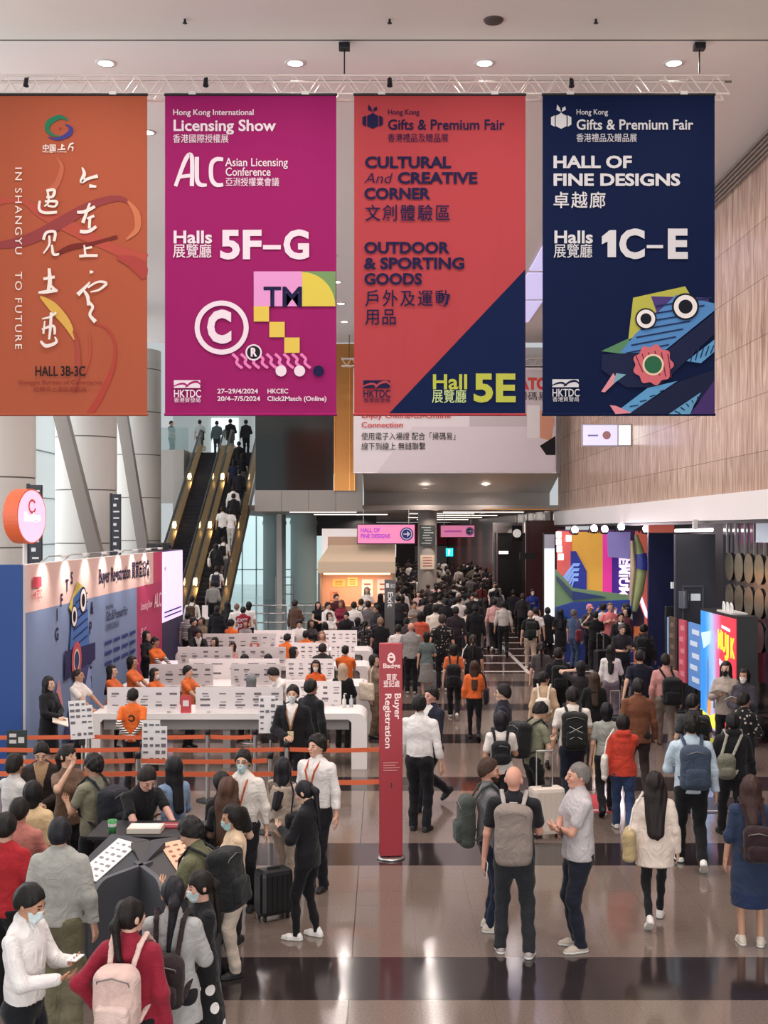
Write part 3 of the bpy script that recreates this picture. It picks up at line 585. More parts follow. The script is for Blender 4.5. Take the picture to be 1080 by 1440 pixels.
# white banner behind on its own truss
WY = 45.0
o = banner(497, 782, 516, 665, WY, 'white printed banner hanging lower behind the red banner', cloth_banner('#d9cfd3')); A = Art(WY, o, .002, base=.02)
A.poly('printed_photo', [[(660, 520), (782, 520), (782, 662), (690, 662), (660, 600)]], ink('#bdb3b5')); A.poly('printed_photo', [[(497.5, 664), (530, 664), (580, 600), (780, 600), (780, 664)]], ink('#cfc3c8'))
A.poly('printed_photo', [[(740, 583), (770, 575), (780, 590), (775, 620), (745, 612)]], ink('#c98f76')); A.poly('printed_photo', [[(759, 627), (781, 613), (781, 640), (768, 640)]], ink('#1b191c')); A.poly('printed_photo', [[(741, 570), (759, 570), (759, 616), (741, 616)]], ink('#d8d2d2'))
RD = ink('#c8443f'); A.text('lettering', 'MATCH', 715, 547, 15, RD, .05, 66); A.text('lettering', '掃碼易', 728, 562, 9, ink('#3a3033'), .0, 40); A.text('lettering', 'Enjoy Offline-to-Online', 508, 588, 7.5, RD, .012, 125); A.text('lettering', 'Connection', 508, 601, 7.5, RD, .012, 58)
A.text('lettering', '使用電子入場證 配合「掃碼易」', 508, 618, 8, ink('#1e1a1c'), .002, 132); A.text('lettering', '線下到線上 無縫聯繫', 508, 632, 8, ink('#1e1a1c'), .002, 90)
e = empty('lighting_truss', 'small truss holding the white banner behind the big row', 'truss', (0, WY + .15, gz(514, WY)))
xa, xb = gx(480, WY), gx(800, WY); zt = .28
for yy in (-.1, .1):
    for zz in (0, zt): g = MB(); g.tube([(xa, yy, zz), (xb, yy, zz)], .025, n=6); g.build('chord', TW, e)
g = MB(); n = 44
for i in range(n): a = xa + (xb - xa) * i / n; b = xa + (xb - xa) * (i + 1) / n; g.tube([(a, -.1, 0 if i % 2 else zt), (b, -.1, zt if i % 2 else 0)], .012, n=5)
g.build('lattice', TW, e)
for x in (xa + .3, xb - .3): g = MB(); g.tube([(x, 0, zt), (x, 0, 11.5 - gz(514, WY))], .015, n=6); g.build('cable', DARKM, e)
# ---------------------------------------------------------------- registration side wall (left)
e = empty('partition_wall', 'long registration backdrop on the left printed in blue and pink under lamps', 'partition', (-5.95, 19.5, 0))
WZ = 3.42; YA, YB, YC = 19.5, 31.4, 34.6
def side(y): return -5.95 + (y - 19.5) * -.0065
g = MB(); g.box((-1.2, -.0, WZ / 2), (2.3, .12, WZ)); g.build('end_panel', mat('blue_board', '#1f4487', .5), e)
def sideprint(name, y0, y1, z0, z1, c, d=.0, th=.02, em=0):
    g = MB(); g.box((.0 + d, (y0 + y1) / 2 - 19.5, (z0 + z1) / 2), (th, y1 - y0, z1 - z0)); return g.build(name, mat('board_print', c, .55, emit=em), e)
g = MB(); g.box((-.07, (YB - 19.5) / 2, WZ / 2), (.12, YB - 19.5, WZ)); g.build('core', WHITE, e)
sideprint('blue_board', 19.5, 28.2, 0, 2.62, '#7b8fb4'); sideprint('header_board', 19.5, 30.2, 2.62, WZ, '#e5c3bb'); sideprint('pink_board', 28.2, 31.4, 0, 2.62, '#b93a68'); sideprint('header_board', 30.2, 31.4, 2.62, WZ, '#c8406c')
class SideArt(Art):
    """printing on a board that faces +x: y runs along the wall, z up"""
    def __init__(s, parent, x): super().__init__(1, parent, .0008); s.x = x; s.fn = lambda u, v, d: (s.x + d, u, v)
    def text(s, name, body, y, z, size, m, bold=0., width=None, rot=0):
        s.k += 1; me = text_mesh(body, 1.0, bold); n = len(me.vertices); a = np.empty(n * 3, np.float32); me.vertices.foreach_get('co', a); a = a.reshape(-1, 3)
        k = size / .69; kx = k if not width else width / (a[:, 0].max() - a[:, 0].min()); c, sn = math.cos(R(rot)), math.sin(R(rot)); out = np.empty_like(a)
        for i in range(n): u, v = a[i, 0] * kx, a[i, 1] * k; out[i] = s.pt(y + u * c - v * sn, z + u * sn + v * c)
        me.vertices.foreach_set('co', out.ravel()); me.update(); return link(name, me, s.p, m)
bpy.context.view_layer.update()
A = SideArt(e, -5.95 + .012)
K = ink('#22203f')
A.text('lettering', 'Buyer Registration 買家登記處', 24.4, 2.88, .3, K, .02, 5.2)
for t, y, z in (('G', 21.15, 2.0), ('I', 21.25, 2.35), ('F', 21.5, 2.6), ('T', 21.85, 2.85), ('S', 22.2, 2.98)): A.text('lettering', t, y, z, .22, K, .03)
for t, y, z in (('&', 23.7, 2.3), ('P', 23.6, 1.9), ('E', 23.6, 1.2), ('R', 23.6, .8), ('N', 20.7, 1.05)): A.text('lettering', t, y, z, .24, K, .03)
A.text('lettering', 'Hong Kong', 25.0, 2.3, .1, K, .01); A.text('lettering', 'Gifts & Premium Fair', 25.0, 2.05, .2, K, .01, 2.1); A.text('lettering', '香港禮品及贈品展', 25.0, 1.85, .11, K, 0, 1.2)
for i in range(4):
    for j in range(3): A.poly('print_block', [[(24.9 + i * .8, 1.1 + j * .22), (25.5 + i * .8, 1.1 + j * .22), (25.5 + i * .8, 1.18 + j * .22), (24.9 + i * .8, 1.18 + j * .22)]], ink('#33407a'))
A.poly('logo', [[(19.75, 3.02), (20.25, 3.02), (20.25, 3.2), (19.75, 3.2)]], ink('#c8485a')); A.text('logo', 'HKTDC', 19.75, 2.82, .15, ink('#c8485a'), .01, .5)
for pts, c in (([(22.0, 2.55), (22.6, 3.0), (23.2, 2.85), (22.4, 2.3)], '#c9b75a'), ([(22.0, 1.6), (22.3, 2.7), (23.0, 2.9), (23.4, 2.4), (23.5, 1.7), (22.5, 1.3)], '#4a6fae'), ([(21.7, 1.2), (24.0, 1.35), (24.0, 1.7), (21.7, 1.75)], '#2f2d55'), ([(21.6, .1), (22.6, 1.3), (23.5, 1.3), (22.4, .0)], '#474576'), ([(21.0, .9), (21.3, 1.3), (21.6, .8), (21.2, .6)], '#d3939b'), ([(22.7, .3), (23.5, 1.3), (23.7, .8), (23.2, .1)], '#8fa0c8')): A.poly('artwork', [pts], ink(c))
for k in range(6): A.stroke('artwork', [(22.2 + k * .05, 1.75 + k * .17, .03), (23.35, 1.9 + k * .17, .03)], .03, ink('#26264f'))
for y, z, r in ((22.35, 2.35, .22), (23.0, 2.62, .26)): A.circle('artwork', y, z, r, DK); A.circle('artwork', y, z, r * .85, ink('#e9e2df')); A.circle('artwork', y, z, r * .5, DK)
A.circle('artwork', 22.5, 1.5, .36, ink('#c3565f')); A.circle('artwork', 22.5, 1.5, .22, ink('#dfc0b0')); A.circle('artwork', 22.5, 1.5, .17, ink('#2f3f6a'))
A.circle('artwork', 29.3, 2.9, .22, ink('#f2d9dc'), .16); W2 = ink('#e8cbd4')
A.text('lettering', 'Licensing Show', 28.4, 2.05, .18, W2, .01, 1.4); A.text('lettering', 'ALC', 30.1, 2.0, .35, W2, .02); A.text('lettering', '5F–G', 28.4, 1.4, .2, W2, .01)
# lamps along the top edge
for k in range(7):
    y = 20.4 + k * 1.45; l = empty('wall_lamp', 'arm lamp over the registration backdrop, lighting its header', 'lamp', (-5.93, y, WZ), 0, 'lamps along the backdrop')
    g = MB(); g.tube([(-.05, 0, 0), (.1, 0, .12), (.35, 0, .13)], .012); g.build('arm', STEEL, l); g = MB(); g.box((.38, 0, .12), (.1, .16, .05), 0, None, .01); g.build('lamp_head', WHITE, l)
    q = bpy.data.lights.new('lamp_light', 'SPOT'); q.energy = 55; q.spot_size = R(95); q.spot_blend = .8; q.color = (1, .86, .78); q.shadow_soft_size = .05; o = bpy.data.objects.new('lamp_light', q); COL.objects.link(o); o.parent = l; o.location = (.38, 0, .08); o.rotation_euler = (0, R(42), 0)
# the lilac screen at the wall's end and the dark panel below it
s2 = empty('screen_tower', 'tall panel with a glowing lilac screen beside the escalator, dark lower half', 'screen', (-5.98, YB + .05, 0))
g = MB(); g.box((-.08, 1.6, WZ / 2), (.2, 3.25, WZ)); g.build('cabinet', mat('plum_board', '#413a5c', .5), s2)
g = MB(); g.box((.03, 1.6, 2.45), (.02, 3.1, 1.9)); sc = g.build('display', mat('lilac_screen', '#d9c4f3', .4, emit=1.05), s2)
bpy.context.view_layer.update(); A = SideArt(sc, -5.98 + .05); A.M = Matrix.Translation((5.98, -YB - .05, 0))
for z in (1.62, 1.74): A.poly('screen_line', [[(YB + .25, z), (YB + 2.9, z), (YB + 2.9, z + .04), (YB + .25, z + .04)]], ink('#3a3470'))
A.poly('screen_line', [[(YB + .2, 2.9), (YB + .5, 2.9), (YB + .5, 3.0), (YB + .2, 3.0)]], ink('#f4eefc'))
for k, y in enumerate((31.2, 32.6)):
    p = empty('projector', ['black projector on top of the backdrop, nearer one', 'black projector on top of the backdrop, by the lilac screen'][k], 'projector', (-6.1, y, WZ))
    g = MB(); g.box((0, 0, .12), (.34, .5, .2), 0, None, .02); g.build('body', BLACK, p); g = MB(); g.tube([(.16, -.1, .12), (.22, -.1, .12)], .06); g.build('lens', DARKM, p)
# round sign on a pole, and the two column directories
Y = 24.0; X = gx(35, Y); p = empty('round_sign', 'orange drum-shaped sign with glowing pale face on a pole above the backdrop', 'sign', (X, Y, 0)); zc = gz(726, Y); r = .56
g = MB(); g.tube([(0, 0, 0), (0, 0, zc - r)], .045); g.build('pole', WHITE, p)
Mx = Matrix.Rotation(R(76), 3, 'Z'); g = MB(); v = []; n = 40
ring = lambda y, rr: [tuple(Mx @ Vector((rr * math.cos(2 * math.pi * i / n), y, zc * 0 + rr * math.sin(2 * math.pi * i / n))) + Vector((0, 0, zc))) for i in range(n)]
g.add(ring(-.16, r) + ring(.16, r), [list(range(n)), list(range(2 * n - 1, n - 1, -1))] + [(i, i + n, (i + 1) % n + n, (i + 1) % n) for i in range(n)]); g.build('drum', mat('orange_drum', '#df6236', .45), p)
g = MB(); g.add(ring(-.165, r * .95), [list(range(n))]); g.build('face', mat('pink_lit_face', '#e8b5cf', .4, emit=.75), p)
me = text_mesh('Badge', .26, .02, 'CENTER'); me.transform(Matrix.Translation((0, 0, zc - .1)) @ Mx.to_4x4() @ Matrix.Translation((0, -.17, 0)) @ Matrix.Rotation(R(90), 4, 'X')); link('lettering', me, p, mat('white_glow', '#ffffff', .4, emit=1.0))
g = MB(); g.add([tuple(Mx @ Vector((a * math.cos(t), -.17, a * math.sin(t))) + Vector((0, 0, zc + .2))) for t in np.linspace(.6, 6.0, 20) for a in (.1, .15)], [(2 * i, 2 * i + 1, 2 * i + 3, 2 * i + 2) for i in range(19)]); g.build('emblem', mat('red_ink', '#d25a5a', .5), p)
for k, (x0, x1, yt, Y) in enumerate(((41, 59, 682, 29.0), (157, 170, 695, 38.5))):
    d = empty('directory_sign', ['dark directory board with icons mounted on the nearest white column', 'dark directory board mounted on the second white column'][k], 'sign', ((gx(x0, Y) + gx(x1, Y)) / 2, Y, 0)); w = gx(x1, Y) - gx(x0, Y); zt = gz(yt, Y); zb = 0.0
    g = MB(); g.box((0, 0, (zt + zb) / 2), (w, .12, zt - zb)); g.box((-w / 2 - .02, .0, (zt + zb) / 2), (.05, .16, zt - zb + .06)); g.build('board', mat('directory_navy', '#24242f', .4), d)
    g = MB(); rr = random.Random(k)
    for i in range(15):
        z = zt - .15 - i * (zt - 1.8) / 16
        if i % 3 == 1 and i < 9: g.box((-w * .1, -.065, z), (w * .34, .01, w * .3))
        else: g.box((w * .05, -.065, z), (w * rr.uniform(.4, .7), .01, .045))
    g.build('direction_print', mat('white_ink', '#d8d6d8', .5), d)
# ---------------------------------------------------------------- counters with instruction boards
TBL = mat('counter_white', '#e9e3e1', .3)
def counter(Y, x0, x1, label, d=1.0, h=.93):
    e = empty('counter', label, 'counter', ((x0 + x1) / 2, Y + d / 2, 0)); w = x1 - x0; r = .16; t = .1
    def prof(xe, s):   # top slab that bends down into the end leg
        o = [(0, h), (s * (xe - r), h)] + [(s * (xe - r + r * math.sin(a)), h - r + r * math.cos(a)) for a in np.linspace(.15, math.pi / 2, 7)] + [(s * xe, 0), (s * (xe - .26), 0), (s * (xe - .26), h - t - .05), (s * (xe - .31), h - t), (0, h - t)]
        return o
    g = MB(); g.prism(prof(w / 2, 1), -d / 2, d / 2); g.prism(prof(w / 2, -1)[::-1], -d / 2, d / 2); g.build('top', TBL, e)
    g = MB(); g.box((0, 0, h - t - .09), (w - .6, d - .15, .18)); g.build('apron', mat('apron_grey', '#8e8a88', .4), e)
    for x in (-w * .26, 0, w * .26): g = MB(); g.box((x, 0, .37), (.12, d - .2, .74)); g.build('leg', mat('apron_grey', '#8e8a88', .4), e)
    return e
CT = []
for Y, lab in ((19.6, 'long white counter with rounded end, nearest to the belts'), (23.0, 'long white counter in the second row of registration desks'), (26.4, 'long white counter in the third row of registration desks'), (29.8, 'long white counter in the rearmost row of registration desks')):
    CT.append(counter(Y, -5.0 if Y < 20 else -5.3, -.285, lab, 1.0 if Y < 20 else 1.2))
BRD = mat('instruction_board', '#e6dddd', .5)
def printed(parent, w, h, y, seed, z0=0, cols=5, base=0):
    rr = random.Random(seed); g = MB(); d = MB()
    for i in range(cols):
        cx = -w / 2 + w * (i + .55) / cols
        for j in range(3):
            z = z0 + h * (.75 - .23 * j)
            if rr.random() < .8: g.box((cx, y, z), (w / cols * rr.uniform(.3, .62), .003, h * rr.uniform(.04, .1)))
            if rr.random() < .5: d.box((cx + rr.uniform(-.1, .1) * w / cols, y, z - h * .1), (w / cols * .35, .003, h * .05))
    g.build('icon_print', mat('print_grey', '#6d686c', .6), parent); d.build('icon_print', mat('print_pale', '#a9a0a6', .6), parent)
def board(x0, x1, ytop, Y, label, group=None, tilt=0, h=.42):
    X0, X1 = gx(x0, Y), gx(x1, Y); e = empty('instruction_board', label, 'board', ((X0 + X1) / 2, Y, .93), 0, group); w = X1 - X0
    g = MB(); g.box((0, 0, h / 2 + .005), (w, .014, h)); g.build('panel', BRD, e)
    for sx in (-.35, .35): g = MB(); g.box((sx * w, .0, .012), (.05, .09, .02)); g.build('foot', STEEL, e)
    printed(e, w, h, -.008, int(x0 * 7 + ytop)); return e
for x0, x1, yt, Y, lab in ((151, 253, 968, 19.72, 'white instruction board on the nearest counter, behind the orange-shirted helper'), (275, 398, 971, 19.72, 'white instruction board on the nearest counter, right of the small red card'), (402, 480, 957, 20.5, 'white instruction board at the back of the nearest counter beside two bottles'),
                           (210, 300, 938, 23.1, 'white instruction board on the second counter, at its wall end'), (325, 395, 938, 23.1, 'white instruction board on the second counter, middle'), (266, 393, 953, 24.1, 'long white instruction board at the rear of the second counter'), (402, 470, 938, 24.1, 'white instruction board on the second counter, aisle end'),
                           (250, 327, 911, 26.5, 'white instruction board on the third counter, below the lilac screen'), (335, 402, 922, 26.5, 'white instruction board on the third counter, middle'), (410, 462, 922, 27.5, 'white instruction board on the third counter, aisle end'), (465, 499, 905, 27.5, 'white instruction board at the rear of the third counter beside its open end'),
                           (285, 365, 893, 29.9, 'white instruction board on the rearmost counter, nearest the wall'), (335, 388, 902, 30.0, 'white instruction board on the rearmost counter, second from the wall'), (357, 412, 884, 30.9, 'white instruction board at the back of the rearmost counter, middle'), (455, 502, 886, 30.9, 'white instruction board at the back of the rearmost counter, aisle end')):
    board(x0, x1, yt, Y, lab)
def qr_card(px0, px1, py0, py1, Y, label, c, z=.93):
    X0, X1 = gx(px0, Y), gx(px1, Y); e = empty('table_card', label, 'card', ((X0 + X1) / 2, Y, z)); w = X1 - X0; h = gz(py0, Y) - gz(py1, Y)
    g = MB(); g.prism([(-w / 2, 0), (w / 2, 0), (w / 2, h), (-w / 2, h)], -.01, .01); g.build('card', mat('card_red', c, .5), e); g = MB(); g.box((0, -.012, h * .55), (w * .55, .004, w * .55)); g.build('white_square', BRD, e)
    g = MB(); g.box((0, .05, .008), (w, .1, .016)); g.build('base', BRD, e)
qr_card(254, 269, 982, 1007, 19.66, 'small red card with a white square standing on the nearest counter', '#c4474d')
qr_card(352, 364, 892, 902, 29.86, 'small orange card on the rearmost counter', '#cf5a44'); qr_card(464, 479, 880, 888, 31.0, 'small white card on the rearmost counter, aisle end', '#e3dada'); qr_card(309, 319, 938, 946, 26.46, 'small pink card on the third counter', '#c4597a')
for k, (px, c, lab) in enumerate(((484, '#d9d2cc', 'white pump bottle on the nearest counter, left of a clear bottle'), (494, '#b9bcc0', 'clear plastic bottle on the nearest counter near its rounded end'))):
    e = empty('bottle', lab, 'bottle', (gx(px, 20.3), 20.3, .93)); g = MB(); g.lathe((0, 0, 0), [(0, 0), (.033, 0), (.035, .02), (.035, .13), (.014, .16), (.014, .18), (0, .18)], n=16); g.build('body', mat('bottle_plastic', c, .2), e)
    g = MB(); g.lathe((0, 0, .18), [(0, 0), (.016, 0), (.016, .03), (0, .03)], n=12)
    if k == 0: g.tube([(0, 0, .03 + .18), (0, 0, .235), (.04, 0, .23)], .007)
    g.build('cap', WHITE if k == 0 else mat('cap_blue', '#8ea7b9', .4), e)
# ---------------------------------------------------------------- belts and posts
OR = mat('orange_belt', '#d9663f', .6)
BR = [(17.3, -6.0, -1.9, 1047), (16.3, -5.6, -.1, 1064), (15.5, -5.3, -1.5, 1081), (14.7, -5.0, -2.5, 1100)]
def stanchion(x, y, label, z=1.0):
    e = empty('stanchion', label, 'stanchion', (x, y, 0)); g = MB(); g.lathe((0, 0, 0), [(0, 0), (.17, 0), (.17, .02), (.05, .035), (0, .035)], n=24); g.build('base', DARKM, e)
    g = MB(); g.tube([(0, 0, .03), (0, 0, z)], .032, n=14); g.build('post', STEEL, e); g = MB(); g.lathe((0, 0, z - .02), [(0, 0), (.04, 0), (.04, .07), (.03, .085), (0, .085)], n=14); g.build('belt_head', BLACK, e); return e
def belt(x0, x1, y, z, label, group):
    g = MB(); n = 14; v = []
    for i in range(n + 1):
        t = i / n; x = x0 + (x1 - x0) * t; s = -.015 * 4 * t * (1 - t); v += [(x, y - .002, z + s - .03), (x, y - .002, z + s + .03), (x, y + .002, z + s + .03), (x, y + .002, z + s - .03)]
    f = []
    for i in range(n):
        a = 4 * i
        for k in range(4): f.append((a + k, a + 4 + k, a + 4 + (k + 1) % 4, a + (k + 1) % 4))
    g.add(v, f); o = g.build('barrier_belt', OR); return tag(o, label, 'belt', group)
for k, (y, xs, lab) in enumerate(((17.3, [-6.6, -4.35, -2.6, -1.9], 'rear'), (16.3, [-5.6, -3.35, -1.35, .0], 'second'), (15.5, [-5.4, -3.25, -1.5], 'third'), (14.7, [-5.0, -2.95, -1.0], 'front'))):
    nm = {'rear': 'rearmost line of belts before the counters', 'second': 'second line of belts behind the queue', 'third': 'third line of belts, middle of the queue', 'front': 'front line of belts, nearest the kiosk'}[lab]
    for i, x in enumerate(xs):
        if not (lab == 'second' and i == 3): stanchion(x, y, 'steel belt post in the ' + nm + ['', ', second post', ', third post', ', aisle end'][i] if i else 'steel belt post in the ' + nm + ', nearest the wall')
        if i + 1 < len(xs): belt(x + .04, xs[i + 1] - .04, y, .95, 'orange belt in the ' + nm + [', first span', ', second span', ', last span'][i], None)
belt(-.95, .0, 14.32, .93, 'orange belt running from a post to the red pylon', None)
# signs on the posts
def post_sign(px0, px1, py0, py1, Y, label, rz=0, c='#e2dede', roll=0, dark=False):
    X0, X1 = gx(px0, Y), gx(px1, Y); z0 = gz(py1, Y); z1 = gz(py0, Y); e = empty('instruction_sign', label, 'sign', ((X0 + X1) / 2, Y, 0), rz); w, h = X1 - X0, z1 - z0
    Mr = Matrix.Translation((0, 0, (z0 + z1) / 2)) @ Matrix.Rotation(R(roll), 4, 'Y')
    p = MB(); p.prism([(-w / 2, -h / 2), (w / 2, -h / 2), (w / 2, h * .36), (w * .22, h * .36), (w * .22, h / 2), (-w / 2, h / 2)] if not dark else [(-w / 2, -h / 2), (w / 2, -h / 2), (w / 2, h / 2), (-w / 2, h / 2)], -.01, .01); o = p.build('panel', mat('sign_face', c, .5), e); o.matrix_basis = Mr
    g = MB(); rr = random.Random(int(px0))
    for j in range(6 if not dark else 2):
        for i in range(4 if not dark else 1):
            if rr.random() < .8 and not (j == 0 and i > 2): g.box((-w * .36 + w * .24 * i, -.012, h * (.4 - .155 * j)), (w * rr.uniform(.12, .2), .004, h * rr.uniform(.03, .085)))
    if dark: g = MB(); g.box((w * .22, -.012, .04), (w * .3, .004, w * .3)); g.box((-w * .2, -.012, h * .3), (w * .35, .004, .05)); g.box((-w * .2, -.012, h * .05), (w * .35, .004, .05))
    q = g.build('icon_print', mat('print_dark', '#6a676d' if not dark else '#c9c6c4', .6), e); q.matrix_basis = Mr
    g = MB(); g.tube([(0, .05, 0), (0, .05, (z0 + z1) / 2)], .02); g.build('pole', STEEL, e); g = MB(); g.lathe((0, .05, 0), [(0, 0), (.15, 0), (.15, .015), (0, .02)], n=20); g.build('base', DARKM, e); g = MB(); g.box((0, .035, z0 - .03), (.09, .05, .14), 0, None, .01); g.build('clamp', BLACK, e)
post_sign(98, 131, 985, 1039, 17.1, 'white icon sign tilted on a post, beside the orange-shirted helper', roll=-4); post_sign(200, 235, 1013, 1075, 15.6, 'white icon sign on a post above the man at the kiosk'); post_sign(364, 396, 979, 1031, 16.9, 'white icon sign on a post beside the masked man in a suit'); post_sign(10, 38, 1027, 1062, 16.6, 'dark green sign with a pale square at the picture edge by the blue wall', c='#23302e', dark=True)
# ---------------------------------------------------------------- red pylon, Exit post
e = empty('sign_pylon', 'tall dark red pylon reading Buyer Registration on a round steel foot', 'pylon', (gx(549.5, 14.3), 14.3, 0), 6)
g = MB(); g.lathe((0, 0, 0), [(0, 0), (.17, 0), (.17, .02), (.14, .03), (0, .03)], n=32); g.build('foot', STEEL, e)
g = MB(); g.box((0, 0, 1.33), (.275, .14, 2.58), 0, None, .012); o = g.build('body', mat('pylon_red', '#a02a36', .45), e); bpy.context.view_layer.update()
class Flat(Art):
    """printing on the front (-y) of a standing thing, in its own metres"""
    def __init__(s, parent, y): super().__init__(1, None, .0006, base=.002); s.p = parent; s.M = Matrix(); s.fn = lambda u, v, d: (u, y - d, v)
    def text(s, name, body, x, z, size, m, bold=0., width=None, rot=0, align='LEFT'):
        s.k += 1; me = text_mesh(body, 1.0, bold, align); n = len(me.vertices); a = np.empty(n * 3, np.float32); me.vertices.foreach_get('co', a); a = a.reshape(-1, 3)
        k = size / .69; kx = k if not width else width / (a[:, 0].max() - a[:, 0].min()); c, sn = math.cos(R(rot)), math.sin(R(rot)); out = np.empty_like(a)
        for i in range(n): u, v = a[i, 0] * kx, a[i, 1] * k; out[i] = s.pt(x + u * c - v * sn, z + u * sn + v * c)
        me.vertices.foreach_set('co', out.ravel()); me.update(); return link(name, me, s.p, m)
A = Flat(o, -.07); PK = mat('sign_white', '#f0d4d2', .5, emit=.12)
A.stroke('emblem', [(.035, 2.455, .02), (-.03, 2.455, .022), (-.035, 2.42, .024), (.0, 2.395, .024), (.035, 2.42, .02), (.03, 2.47, .022), (-.005, 2.5, .024), (-.04, 2.47, .016)], .02, PK)
A.text('lettering', 'Badge', -.105, 2.325, .055, PK, .02, .21); A.text('lettering', '買家', -.065, 2.18, .06, PK, .01, .13); A.text('lettering', '登記處', -.1, 2.1, .06, PK, .01, .2)
A.text('lettering', 'Buyer', .04, 2.02, .075, PK, .016, .31, rot=-90); A.text('lettering', 'Registration', -.075, 2.02, .075, PK, .016, .66, rot=-90)
for j, w in enumerate((.18, .15, .2, .17)): A.poly('fine_print', [[(-.1, 1.17 - j * .03), (-.1 + w, 1.17 - j * .03), (-.1 + w, 1.18 - j * .03), (-.1, 1.18 - j * .03)]], ink('#d08a88'))
g = MB(); g.box((0, -.072, .9), (.012, .01, .06)); g.build('lock', BLACK, e)
Y = 37.7; e = empty('exit_post', 'slim grey post with white Exit lettering in the crowd', 'sign', (gx(548, Y), Y, 0)); w = 14.5 * Y / F; zt = gz(815, Y)
g = MB(); g.box((0, 0, zt / 2), (w, .16, zt), 0, None, .01); o = g.build('body', mat('exit_grey', '#5c5a5c', .4), e); A = Flat(o, -.08); WH = mat('sign_white2', '#e9e7e6', .5, emit=.1)
A.text('lettering', 'Exit', -.06, zt - .38, .17, WH, .012, .48, rot=-90); A.poly('emblem', [[(-.12, zt - .12), (-.02, zt - .12), (-.02, zt - .26), (-.12, zt - .26)]], WH); A.text('lettering', '出口', .01, zt - .25, .1, WH, .005, .15)
# ---------------------------------------------------------------- hanging pink signs, column board, clock
for k, (x0, x1, y0, y1, Y) in enumerate(((503, 583, 738, 764, 46.5), (620, 667, 739, 755, 55.0))):
    e = empty('hanging_sign', ['pink hanging sign with violet words and a blue arrow disc, larger left one', 'pink hanging sign with a small arrow disc, farther right one'][k], 'sign', (gx((x0 + x1) / 2, Y), Y, gz(y1, Y))); w = gx(x1, Y) - gx(x0, Y); h = gz(y0, Y) - gz(y1, Y)
    g = MB(); g.box((0, .06, h / 2), (w + .06, .14, h + .08), 0, None, .02); g.build('case', mat('sign_case', '#3a2530', .4), e); g = MB(); g.box((0, -.015, h / 2), (w, .02, h)); o = g.build('face', mat('pink_lit', '#ee86b4', .4, emit=.55), e); A = Flat(o, -.03); VI = mat('violet_ink', '#b04fd0', .5, emit=.3)
    if k == 0: A.text('lettering', 'HALL OF', -w * .45, h * .6, h * .22, VI, .04, w * .34); A.text('lettering', 'FINE DESIGNS', -w * .45, h * .28, h * .22, VI, .04, w * .52)
    else: A.poly('fine_print', [[(-w * .4, h * .4), (w * .12, h * .4), (w * .12, h * .58), (-w * .4, h * .58)]], mat('violet_ink2', '#dd6fc4', .5, emit=.3))
    A.circle('arrow_disc', w * .36, h * .5, h * .36, ink('#2f3f94')); A.circle('arrow_disc', w * .36, h * .5, h * .3, ink('#e9e3f2'), h * .25)
    A.poly('arrow', [[(w * .36 - h * .18, h * .46), (w * .36 + .02, h * .46), (w * .36 + .02, h * .33), (w * .36 + h * .2, h * .5), (w * .36 + .02, h * .67), (w * .36 + .02, h * .54), (w * .36 - h * .18, h * .54)]], ink('#e9e3f2'))
    for sx in (-.4, .4): g = MB(); g.tube([(w * sx, .06, h), (w * sx, .06, 4.84 - gz(y1, Y))], .015); g.build('rod', STEEL, e)
Y = 51.55; e = empty('directory_board', 'dark directory board on the grey column between the pink signs', 'board', (gx(601, Y), Y, gz(768, Y))); g = MB(); g.box((0, 0, .46), (.7, .06, .92)); o = g.build('panel', mat('board_black', '#15191a', .3), e); g = MB()
for i in range(7): g.box((-.05 + (i % 3) * .05, -.035, .82 - i * .115), (.42 - (i % 2) * .12, .01, .035))
g.build('text_lines', mat('pale_text', '#8b9493', .5), e); 
e = empty('notice', 'pale notice fixed on the grey column, under the dark board', 'notice', (gx(601, Y), Y, gz(800, Y))); g = MB(); g.box((0, 0, .3), (.62, .03, .62)); g.build('sheet', mat('notice_paper', '#c9b9a8', .6), e); g = MB()
for i in range(4): g.box((0, -.02, .5 - i * .12), (.4, .01, .03))
g.build('text_lines', mat('notice_text', '#a0483e', .6), e)
Y = 56; e = empty('clock_sign', 'white oval sign above the lift doors in the corridor', 'sign', (gx(727, Y), Y, gz(750, Y))); g = MB(); g.tube([(0, -.02, 0), (0, .05, 0)], .2, n=24); g.build('disc', mat('sign_glow', '#e8e2de', .4, emit=.5), e); g = MB(); g.box((0, .02, 0), (.5, .05, .75), 0, None, .05); g.build('backplate', DARKM, e); g = MB(); g.tube([(0, .02, .3), (0, .02, 4.84 - gz(750, 56))], .02); g.build('rod', DARKM, e)
e = empty('exit_sign', 'small glowing white sign over the black corridor door', 'sign', (gx(708, 57.3), 57.3, gz(777, 57.3))); g = MB(); g.box((0, 0, .0), (.55, .1, .22)); g.build('case', DARKM, e); g = MB(); g.box((0, -.055, 0), (.45, .02, .13)); g.build('face', mat('sign_glow2', '#ffffff', .4, emit=1.6), e)
e = empty('hanging_sign', 'dark unlit hanging sign in the corridor by the stand', 'sign', (gx(742, 48.7), 48.7, gz(786, 48.7))); g = MB(); g.box((0, 0, .12), (.66, .1, .26)); g.build('case', BLACK, e); g = MB(); g.tube([(0, 0, .25), (0, 0, 4.83 - gz(786, 48.7))], .02); g.build('rod', DARKM, e)
